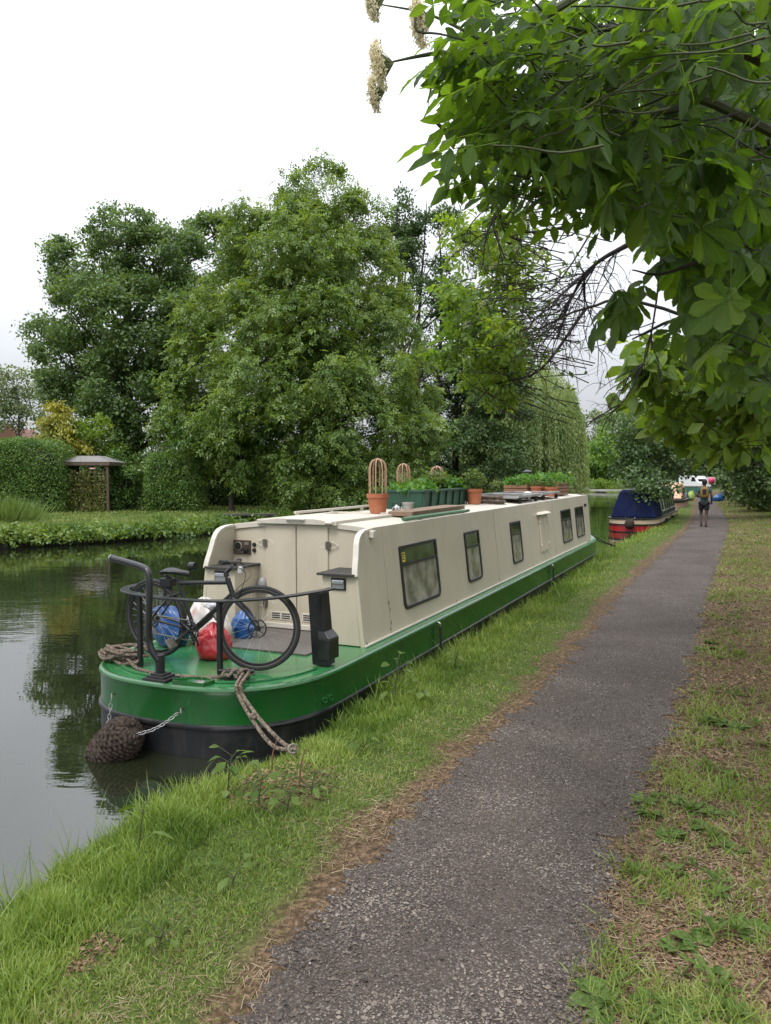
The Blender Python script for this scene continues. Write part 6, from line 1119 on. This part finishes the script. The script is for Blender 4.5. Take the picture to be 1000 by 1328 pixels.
for s in (-1, 1):   # fingers of each hand, loosely curled
    h0 = Vector(J['hl' if s < 0 else 'hr']); m = MB()
    for k in range(4): p = h0 + Vector((.022 * (k - 1.5), .01, 0)); m.tube([p, p + Vector((0, .045, -.012)), p + Vector((0, .05 - .004 * abs(k - 1), -.045)), p + Vector((0, .022, -.055))], [.010, .0095, .009, .007], 6)
    p = h0 + Vector((-s * .03, -.01, 0)); m.tube([p, p + Vector((-s * .022, .03, -.005)), p + Vector((-s * .012, .055, -.015))], [.011, .010, .008], 6); m.build('fingers', skinm, jog, True)
def pts(*k): return [J[x] for x in k]
skin('shirt', [J['wai'], (0, .01, .93), J['che'], (0, .04, 1.42), J['sl'], (-.225, -.02, 1.25), J['sr'], (.22, -.01, 1.24)], [(0, 1), (0, 2), (2, 3), (2, 4), (4, 5), (2, 6), (6, 7)], [(.135, .115), (.14, .12), (.165, .13), .09, .082, .068, .082, .068], teal, jog)
skin('shorts', [(0, 0, .95), (-.09, .0, .86), (-.10, .085, .60), (.09, 0, .86), (.09, -.0, .59)], [(0, 1), (1, 2), (0, 3), (3, 4)], [(.135, .12), .112, .098, .112, .098], blk, jog)
for k, (a, b) in (('l', ('al', 'tl')), ('r', ('ar', 'tr'))): skin('shoe', [Vector(J[a]) + Vector((0, -.03, -.045)), Vector(J[b]) + Vector((0, .02, -.0)), Vector(J[b]) + Vector((0, .07, -.002))], [(0, 1), (1, 2)], [.045, .042, .03], blk, jog)
m = MB(); m.ell((0, -.15, 1.27), (.145, .085, .21), 18, 12, None, lambda v: Vector((.145 * math.copysign(min(1, abs(v.x / .145) ** .6), v.x), v.y, .21 * math.copysign(min(1, abs(v.z / .21) ** .6), v.z)))); bk = m.build('backpack', must, jog, True)
m = MB(); m.box((0, -.236, 1.29), (.13, .02, .19)); m.build('pocket', blk, bk, bevel=.01); m = MB()
for s in (-1, 1): m.bar(smooth_path([(s * .09, -.10, 1.44), (s * .11, .02, 1.50), (s * .12, .15, 1.38), (s * .12, .12, 1.15)], 4), .035, .012, up=(s, 0, .3))
m.build('straps', must, bk)
m = MB(); m.ell((0, .065, 1.665), (.098, .112, .075), 18, 10); m.tube([(0, .14, 1.655), (0, .22, 1.645)], [.075, .05], 10, flat=.2); m.build('cap', blk, jog, True)
m = MB(); m.ell((0, .045, 1.615), (.092, .085, .075), 16, 10); m.build('hair', M('black_hair', (.008, .007, .006), .8, bump=.4, bs=60), jog, True)

# ------------------------------------------------------------------ clutter at the far moorings
def onland(px, Y): x = at(px, 620, Y)[0]; return (x, Y, H1(x, Y))
def vehicle(name, label, cat, px, Y, rz, body, L_, w_, h_, van=True):
    t = thing(name, label, cat, onland(px, Y), rz); z0 = .35
    prof = [(0, z0), (0, h_ * .50), (.12 * L_, h_ * .58), (.24 * L_, h_ * .96), (.32 * L_, h_), (L_ * .97, h_), (L_, h_ * .9), (L_, z0)] if van else [(0, z0), (0, h_ * .55), (.28 * L_, h_ * .62), (.42 * L_, h_), (.75 * L_, h_), (.95 * L_, h_ * .62), (L_, h_ * .55), (L_, z0)]
    MB().prism([(-w_ / 2, y - L_ / 2, z) for y, z in prof], [(w_ / 2, y - L_ / 2, z) for y, z in prof]).build('body', body, t, bevel=.06, seg=3)
    gl = M('car_glass', (.012, .014, .016), .08, var=.1)
    a, b = (prof[2], prof[3]); q = [(-w_ * .42, a[0] - L_ / 2 - .012, a[1] + .05), (w_ * .42, a[0] - L_ / 2 - .012, a[1] + .05), (w_ * .38, b[0] - L_ / 2 - .012, b[1] - .08), (-w_ * .38, b[0] - L_ / 2 - .012, b[1] - .08)]; MB().add(q, [(0, 1, 2, 3)]).build('windscreen', gl, t)
    for s in (-1, 1):
        y0, y1 = ((.2, .42) if van else (.36, .80)); q = [(s * (w_ / 2 + .008), y0 * L_ - L_ / 2, h_ * .6), (s * (w_ / 2 + .008), y1 * L_ - L_ / 2, h_ * .6), (s * (w_ / 2 + .008), (y1 - .03) * L_ - L_ / 2, h_ * .9), (s * (w_ / 2 + .008), (y0 + .08) * L_ - L_ / 2, h_ * .9)]; MB().add(q, [(0, 1, 2, 3)]).build('side_window', gl, t)
        MB().box((s * w_ * .36, -L_ / 2 - .01, h_ * .42), (.28, .06, .16)).build('headlight', M('lamp_glass', (.6, .6, .58), .15), t, bevel=.02)
        for y in (-.30, .30):
            wh = bpy.data.objects.new('wheel', None); col.objects.link(wh); wh.parent = t; wh.location = (s * (w_ / 2 - .1), y * L_, .33); MB().lathe([(.2, -.1), (.33, -.1), (.33, .1), (.2, .1)], (0, 0, 0), 20, (1, 0, 0)).build('tyre', tyre, wh, True); MB().lathe([(.2, -.06), (.2, .09), (.05, .11), (0, .11)], (0, 0, 0), 16, (s, 0, 0)).build('rim', alu, wh, True)
    MB().box((0, -L_ / 2 - .02, .45), (w_ * .96, .1, .2)).build('bumper', M('bumper_grey', (.05, .05, .05), .6), t, bevel=.03)
vehicle('van', 'white van parked at the far end of the towpath behind the jogger', 'van', 901, 118, R(18), M('white_van_paint', (.72, .73, .75), .3, var=.05), 4.9, 1.95, 2.15)
vehicle('car', 'dark blue car parked left of the white van', 'car', 883, 121, R(25), M('blue_car_paint', (.01, .022, .075), .25, var=.1), 4.2, 1.75, 1.5, False)
vehicle('car', 'white car half hidden behind the boats, left of the dark blue car', 'car', 868, 116, R(30), MATS['white_van_paint'], 4.2, 1.75, 1.5, False)
t = thing('skip_container', 'green corrugated metal container beside the towpath in front of the white van', 'container', onland(896, 76), R(-8)); ggr = M('faded_green_metal', (.045, .14, .10), .6, var=.2, vs=3, tint=(.10, .17, .13), ta=.4)
m = MB(); m.box((0, 0, .5), (1.5, 2.2, .98)); m.build('box', ggr, t, bevel=.01); m = MB()
for k in range(7): m.box((-.66 + .22 * k, -1.115, .5), (.07, .03, .9))
m.build('corrugation', ggr, t); MB().box((0, 0, 1.01), (1.58, 2.28, .05)).build('lid', M('pinkish_lid', (.35, .22, .2), .7), t)
def heap(name, label, cat, px, Y, r, mat, sd, sq=.8): o = thing(name, label, cat, onland(px, Y)); crumple((0, 0, r[2] * sq), r, sd, .3, sq, 26, 16).build(name + '_body', mat, o, True)
heap('sack', 'white sack lying on the grass left of the far towpath', 'sack', 884, 62, (.42, .3, .26), whitep, 5); heap('sack', 'blue sack leaning on the white one by the far towpath', 'sack', 889, 61, (.30, .3, .36), bluep, 6)
heap('sack', 'yellow-green sack at the end of the heap nearest the jogger', 'sack', 896, 61.5, (.28, .3, .40), M('yellow_green_plastic', (.25, .33, .06), .5), 7); heap('tarpaulin', 'buff tarpaulin bundle at the canal side of the heap of sacks', 'tarpaulin', 877, 62.5, (.40, .3, .2), M('buff_canvas', (.45, .33, .22), .8), 8)
heap('blue_tarpaulin', 'blue tarpaulin bundle right of the jogger at the path bend', 'tarpaulin', 932, 60, (.42, .3, .30), bluep, 9); heap('rubbish_bag', 'small black bag left on the dry grass right of the jogger', 'bag', 964, 50, (.26, .18, .16), M('black_plastic', (.012, .012, .012), .35), 10)
t = thing('hand_cart', 'grey hand cart with two wheels beside the blue tarpaulin', 'cart', onland(943, 62), .4); MB().box((0, 0, .5), (.9, .55, .4), taper=1.15).build('tray', M('grey_tray', (.22, .22, .22), .5), t, bevel=.02); 
for s in (-1, 1): MB().lathe([(.05, -.03), (.2, -.03), (.2, .03), (.05, .03)], (s * .3, .1, .2), 16, (1, 0, 0)).build('wheel', tyre, t, True)
MB().tube([(.4, 0, .6), (.95, 0, .75), (1.1, 0, .72)], .02, 7).build('handle', blackp, t, True)
t = thing('float', 'bright pink round float on a post right of the white van', 'float', onland(923, 90)); MB().tube([(0, 0, 0), (0, 0, 1.2)], .03, 7).build('post', gwd, t); m = MB(); m.ell((0, 0, 1.5), (.36, .36, .36), 16, 10); m.build('ball', M('pink_plastic', (.62, .05, .14), .4, var=.1), t, True); MB().box((0, .15, 1.45), (1.0, .05, .9)).build('board', M('white_board', (.65, .65, .66), .5), t)

# ------------------------------------------------------------------ grass, weeds, litter, stones
BT = np.array([(0, -.5, 0), (0, .5, 0), (.45, -.42, .05), (.45, .42, .05), (.8, -.24, .2), (.8, .24, .2), (1, -.03, .38), (1, .03, .38)]); BF = np.array([[0, 1, 3, 2], [2, 3, 5, 4], [4, 5, 7, 6]])
def blades(name, label, P, hgt, wid, mat, lean=.35, bend=1., cat='grass'):
    n = len(P); a = unit(np.column_stack([rng.normal(size=(n, 2)) * lean, np.ones(n)])); nr_ = np.column_stack([rng.normal(size=(n, 2)), np.zeros(n)]); V, Fq, _ = scatter(BT * np.array([1, 1, bend]), BF, P, frames(a, nr_), np.column_stack([hgt, wid, hgt])); return tag(link(name, npmesh(name, V, Fq), mat, None, True), label, cat, kind='stuff')
def cloud(n, r0, r1, a0=-52, a1=46, p=1.):
    r = r0 * (r1 / r0) ** (rng.uniform(0, 1, n) ** p); a = np.radians(rng.uniform(a0, a1, n)); return np.column_stack([r * np.sin(a), r * np.cos(a)]), r
def onground(P): return np.column_stack([P, height(P) - .008])
g_green = leafmat('meadow_grass', [(.055, .105, .017), (.12, .19, .033), (.205, .28, .06), (.295, .34, .115)], .35, .5, (1.5, 1.5, .6), nscale=1.3, spec=.3)
g_short = leafmat('short_turf', [(.065, .115, .022), (.135, .20, .042), (.22, .275, .08), (.36, .31, .17)], .3, .6, (1.4, 1.4, .6), nscale=1.1, spec=.25)
g_dry = leafmat('dead_straw', [(.12, .08, .05), (.26, .19, .12), (.40, .32, .22)], .15, .8, (1.2, 1.1, .8), nscale=1.5, spec=.2)
litm = leafmat('leaf_litter', [(.05, .028, .016), (.16, .095, .055), (.32, .215, .13)], .05, .8, (1.2, 1.1, .8), nscale=2, spec=.2)
BARE = [np.array([*gnd(365, 1020, .25)[:2]]), np.array([*gnd(120, 1235, .3)[:2]]), np.array([*gnd(505, 1055, .3)[:2]])]; BRAD = [.36, .10, .09]
G, gr = cloud(900000, 1.9, 60, -52, 45, 1.15); gd_, gf_ = shore(G); ge_, gs_ = path_side(G); bare = np.ones(len(G))
for c, r in zip(BARE, BRAD): bare *= np.clip((np.linalg.norm((G - c) * np.array([1, .8]), axis=1) / r - .6) * 1.6 + .25 * wob(G, 14), .04, 1)
left = (~gf_) & (gd_ > -.02) & (gs_ < 0) & (ge_ > -.10)
patch = .5 + .5 * wob(G, 3.7) * .6 + .2 * wob(G, 11)
k = left & (rng.uniform(size=len(G)) < np.clip(ge_ / .42 + .12 * wob(G, 7), .03, 1) * bare * np.clip(.55 + .6 * patch, .2, 1)); Gs, rs, ds, es = G[k], gr[k], gd_[k], ge_[k]
far_ = 1 + rs / 9; hh = np.interp(ds, [0, .25, .6, 1.1], [.125, .11, .07, .05]) * np.clip(1 - .55 * np.exp(-(((Gs[:, 0] + .75) / .6) ** 2 + ((Gs[:, 1] - 5.3) / .8) ** 2)), .3, 1) * np.interp(rs, [2, 5, 9], [.75, 1., 1.05]) * rng.uniform(.45, 1.35, len(rs)) * np.interp(es, [0, .5], [.5, 1]) * np.clip(.85 + .5 * wob(Gs, 5.3), .45, 1.4); tall = (ds < .75) | (rng.uniform(size=len(rs)) < .18)
tall &= es > .25
blades('bank_grass', 'long fresh green grass along the canal edge and in tufts on the verge', onground(Gs[tall]), hh[tall] * 1.2, .0042 * far_[tall] * rng.uniform(.6, 1.4, tall.sum()), g_green, .38)
s_ = ~tall; blades('verge_turf', 'short patchy yellow-green turf between the canal bank and the towpath', onground(Gs[s_]), hh[s_] * .8, .0036 * far_[s_] * rng.uniform(.6, 1.4, s_.sum()), g_short, .7, 1.3)
k = (~gf_) & (gs_ > 0) & (ge_ > -.06) & (gr < 60); d_ = np.clip(.5 + .55 * wob(G, 2.1) + .35 * wob(G, 6.5), 0, 1) ** 2 * np.interp(ge_, [-.05, .15, .9, 1.4], [.15, 1.15, .55, .05]); d_ = np.maximum(d_, np.clip((gr - 14) / 14, 0, .8) * np.interp(ge_, [.9, 1.3], [1, .35]) * (ge_ > .05) * np.clip(.5 + .6 * wob(G, 1.2), 0.1, 1)); k &= rng.uniform(size=len(G)) < d_ * .5
blades('verge_tufts', 'sparse green grass tufts in the dry ground right of the towpath', onground(G[k]), rng.uniform(.03, .10, k.sum()), .0040 * (1 + gr[k] / 9) * rng.uniform(.6, 1.4, k.sum()), g_green, .6, 1.2)
G3, r3 = cloud(160000, 12, 70, 2, 31, .8); e3_, s3_ = path_side(G3); d3, f3 = shore(G3); k = (~f3) & (s3_ > 0) & (e3_ > .0) & (e3_ < 14) & (rng.uniform(size=len(G3)) < np.clip(.42 + .55 * wob(G3, 1.1) + .25 * wob(G3, 4), .08, 1))
blades('dry_verge', 'thin yellowish grass on the drier ground between the towpath and the hedgerow', onground(G3[k]), rng.uniform(.03, .09, k.sum()), .0036 * (1 + r3[k] / 7), g_short, .7, 1.2)
# tallest stems at the water's edge
G2, r2 = cloud(11000, 2.6, 30, -50, 30); d2, f2 = shore(G2); k = (~f2) & (d2 > -.03) & (d2 < .28); G2, r2 = G2[k], r2[k]
blades('edge_grass', 'tall wispy grass stems overhanging the water at the bank edge', onground(G2), rng.uniform(.14, .36, len(G2)) * np.clip(1 - .75 * np.exp(-(((G2[:, 0] + .75) / .7) ** 2 + ((G2[:, 1] - 5.3) / .9) ** 2)), .2, 1), .0034 * (1 + r2 / 8), g_green, .34, 1.1)
# dead straw and litter on the margins of the path and over the right-hand ground
k = (~gf_) & (gr < 30) & (((gs_ < 0) & (ge_ > -.22) & (ge_ < .55)) | ((gs_ > 0) & (ge_ > -.2) & (ge_ < 6)) | (bare < .5)); k &= rng.uniform(size=len(G)) < np.where(gs_ > 0, .34, .13 * np.clip(.45 + .9 * wob(G, 2.3) + .5 * wob(G, 7), .02, 1.3)) * np.clip((ge_ + .2) * 3.5, .04, 1); P = onground(G[k]); P[:, 2] += rng.uniform(.006, .018, len(P)); n = len(P)
V, Fq, _ = scatter(np.array([(-.5, -.5, 0), (-.5, .5, 0), (.5, .5, .05), (.5, -.5, .05)]), LF, P, frames(np.column_stack([rng.normal(size=(n, 2)), rng.normal(size=n) * .22]), np.column_stack([rng.normal(size=(n, 2)) * .4, np.ones(n)])), np.column_stack([rng.uniform(.012, .06, n) * (1 + gr[k] / 14), rng.uniform(.001, .0023, n) * (1 + gr[k] / 7), np.ones(n) * .05])); tag(link('dead_straw', npmesh('dead_straw', V, Fq), g_dry), 'dead straw and dry stalks strewn along the edges of the towpath', 'straw', kind='stuff')
k = (~gf_) & (gr < 26) & (((gs_ > 0) & (ge_ > -.05)) | (bare < .6)) & (rng.uniform(size=len(G)) < .28 * np.clip((ge_ + .15) * 3, .05, 1)); P = onground(G[k]); P[:, 2] += rng.uniform(.008, .02, len(P)); n = len(P)
V, Fq, _ = scatter(LT - np.array([.5, 0, 0]), LF, P, frames(np.column_stack([rng.normal(size=(n, 2)), rng.normal(size=n) * .35]), np.column_stack([rng.normal(size=(n, 2)) * .5, np.ones(n)])), rng.uniform(.006, .021, n) * (1 + gr[k] / 9)); tag(link('leaf_litter', npmesh('leaf_litter', V, Fq), litm), 'brown leaf litter covering the dry ground right of the towpath', 'leaf litter', kind='stuff')
# lawn of the far garden
x = rng.uniform(-32, 6, 90000); y = rng.uniform(20, 62, 90000); Q = np.column_stack([x, y]); d_, f_ = shore(Q); k = f_ & (d_ > .5) & (d_ < 16); blades('far_lawn', 'mown lawn of the garden on the far bank', onground(Q[k]), rng.uniform(.05, .13, k.sum()), rng.uniform(.02, .04, k.sum()), g_short, .5)
# loose stones on the path
OT = np.array([(1, 0, 0), (0, 1, 0), (-1, 0, 0), (0, -1, 0), (.1, .1, .62), (-.1, 0, -.6)]); OF = np.array([[0, 1, 4], [1, 2, 4], [2, 3, 4], [3, 0, 4]])
def stones(name, label, n, r1, smin, smax, mat, ex=.03):
    C_, r_ = cloud(n, 2.0, r1, -25, 42, 1.0); e, s = path_side(C_); k = (e < ex) & (rng.uniform(size=n) < .55 + .4 * wob(C_, 3)); C_ = C_[k]; nn = len(C_); P = np.column_stack([C_, height(C_) + .019]); sc = smin * (smax / smin) ** (rng.uniform(0, 1, nn) ** 2.2); T = OT * np.array([1, .75, .7]); V, Fq, _ = scatter(T, OF, P, frames(np.column_stack([rng.normal(size=(nn, 2)), rng.normal(size=nn) * .2]), np.array([[0, 0, 1.]]) + rng.normal(size=(nn, 3)) * .25), sc[:, None] * rng.uniform(.6, 1.3, (nn, 3))); tag(link(name, npmesh(name, V, Fq), mat), label, 'gravel', kind='stuff')
gravm = leafmat('gravel_stones', [(.038, .029, .023), (.10, .080, .066), (.25, .21, .175)], 0., .85, nscale=2, spec=.3); palem = leafmat('pale_stones', [(.15, .135, .12), (.21, .19, .175), (.28, .25, .225)], 0., .8, nscale=3, spec=.3)
stones('gravel', 'loose dark grey gravel scattered over the towpath', 170000, 14, .0035, .012, gravm); stones('pale_pebbles', 'scattered pale pebbles and chips on the towpath', 2200, 12, .0035, .009, palem)
# broad-leaved weeds
L_weed = leafmat('weed_leaves', [(.06, .11, .022), (.115, .18, .042), (.20, .26, .085)], .35, .6, (1.6, 1.5, .6), True, nscale=5, spec=.15)
def rosette(n, sd, wid, up, stalk=.15):
    q = random.Random(sd); it = []
    for k in range(n): it.append((Matrix.Rotation(k * 2.4 + q.uniform(-.3, .3), 4, 'Z') @ Matrix.Rotation(-R(q.uniform(*up)), 4, 'Y') @ Matrix.Translation((stalk, 0, 0)), dict(L_=q.uniform(.6, 1.1), w_=wid * q.uniform(.85, 1.15), peak=.5, nl=6, droop=q.uniform(.3, .6), fold=.15, serr=.03)))
    return compound(it)
protos = []
for nm, lab, sd, n, wd__, up in (('plantain', 'low broad-leaved plantain rosette in the dry ground right of the towpath', 1, 9, .5, (8, 45)), ('dock_seedling', 'small narrow-leaved weed in the dry ground right of the towpath', 2, 11, .26, (25, 70)), ('creeping_weed', 'small round-leaved creeping weed in the dry ground right of the towpath', 3, 14, .75, (5, 35))):
    T, TF, TU = rosette(n, sd, wd__, up); protos.append((nm, lab, npmesh(nm, T, TF, TU))); protos[-1][2].materials.append(L_weed); protos[-1][2].polygons.foreach_set('use_smooth', [True] * len(TF))
q = random.Random(17); cnt = 0; first = {}
spots = [(q.uniform(760, 985), q.uniform(1170, 1328)) for _ in range(30)] + [(q.uniform(820, 960), q.uniform(1000, 1170)) for _ in range(26)] + [(q.uniform(860, 990), q.uniform(870, 1000)) for _ in range(20)] + [(q.uniform(880, 965), q.uniform(740, 870)) for _ in range(26)]
for px, py in spots:
    g = gnd(px, py, .33); e, s = path_side(np.array([[g[0], g[1]]]))
    if e[0] < .0: continue
    nm, lab, me = protos[q.randrange(3)]; o = bpy.data.objects.new(nm, me); col.objects.link(o); o.location = (g[0], g[1], H1(g[0], g[1]) + .004); sc = q.uniform(.035, .085); o.scale = (sc, sc, sc); o.rotation_euler = (q.uniform(-.15, .15), q.uniform(-.15, .15), q.uniform(0, 6.28)); tag(o, lab, 'weed', {'plantain': 'plantains beside the towpath', 'dock_seedling': 'narrow-leaved weeds beside the towpath', 'creeping_weed': 'creeping weeds beside the towpath'}[nm])
def dock(px, py, z, h, label, n, seed, wid=.5, lf=.10):
    g = gnd(px, py, z); b = np.array([g[0], g[1], H1(g[0], g[1])]); t = thing('dock_plant', label, 'plant', b); qq = random.Random(seed); m = MB(); stem = smooth_path([(0, 0, -.02), (.01, .0, h * .5), (.03, -.01, h)], 4); m.tube(stem, list(np.linspace(.006, .003, len(stem))), 6); V, Fq, U = [], [], []; P_, A_, N_ = [], [], []
    for k in range(n): a = qq.uniform(0, 6.28); f = qq.uniform(.15, 1); p = np.array([.02 * f, 0, h * f]); d = np.array([math.cos(a), math.sin(a), qq.uniform(.2, .9)]); e_ = p + d * qq.uniform(.03, .09); m.tube([p, e_], .0022, 4, cap=False); P_.append(e_); A_.append(d + np.array([0, 0, -.5])); N_.append((qq.gauss(0, .3), qq.gauss(0, .3), 1))
    m.build('stem', MATS['green_brown_twig'], t, True); leafage('leaves', L_weed, t, [leaflet(1, wid, .45, 6, .15, .3, .02), leaflet(1, wid * 1.15, .4, 6, .2, .45, .03)], np.array(P_), np.array(A_, float), np.array(N_, float), np.array([lf * qq.uniform(.6, 1.2) for _ in range(n)]), np.zeros(3))
dock(295, 1040, .2, .26, 'broad-leaved plant leaning over the water at the edge of the bank below the stern', 14, 1, .75, .07); dock(335, 1055, .25, .20, 'leafy weed on the bank at the foot of the bare brown patch', 12, 2, .45, .08); dock(372, 1060, .25, .12, 'low spreading weed in front of the bare brown patch', 10, 3, .5, .065)
dock(403, 1032, .28, .14, 'small bright weed beside the reddish stalk in the bare patch', 6, 4, .45, .07); dock(512, 905, .25, .34, 'tall weed with one big round leaf against the green hull', 9, 5, .7, .10); dock(545, 912, .25, .10, 'low weed with broad leaves right of the tall one by the hull', 8, 6, .6, .10); dock(590, 868, .25, .16, 'weed on the bank edge below the first cabin window', 8, 7, .5, .09)
dock(180, 1120, .2, .24, 'dark crinkled dock leaf standing at the water edge', 4, 8, .35, .11); dock(205, 1225, .3, .07, 'small pale weed in the long grass near the corner', 6, 9, .55, .07); dock(470, 975, .28, .09, 'small clump of round leaves in the turf below the hull', 8, 10, .7, .07); dock(300, 1150, .3, .07, 'single broad leaf weed in the middle of the long grass', 4, 11, .6, .09)
for px, py, h, lab in ((388, 1020, .22, 'reddish dead stalk standing in the bare patch by the mooring pin'), (352, 988, .20, 'thin reddish stalk at the bank edge under the mooring line')):
    g = gnd(px, py, .28); o = MB().tube([(0, 0, -.02), (.01, .0, h * .6), (.035, .01, h)], [.006, .005, .003], 6).build('dead_stalk', M('red_stalk', (.13, .06, .04), .8), None, True); o.location = (g[0], g[1], H1(g[0], g[1])); tag(o, lab, 'stalk')
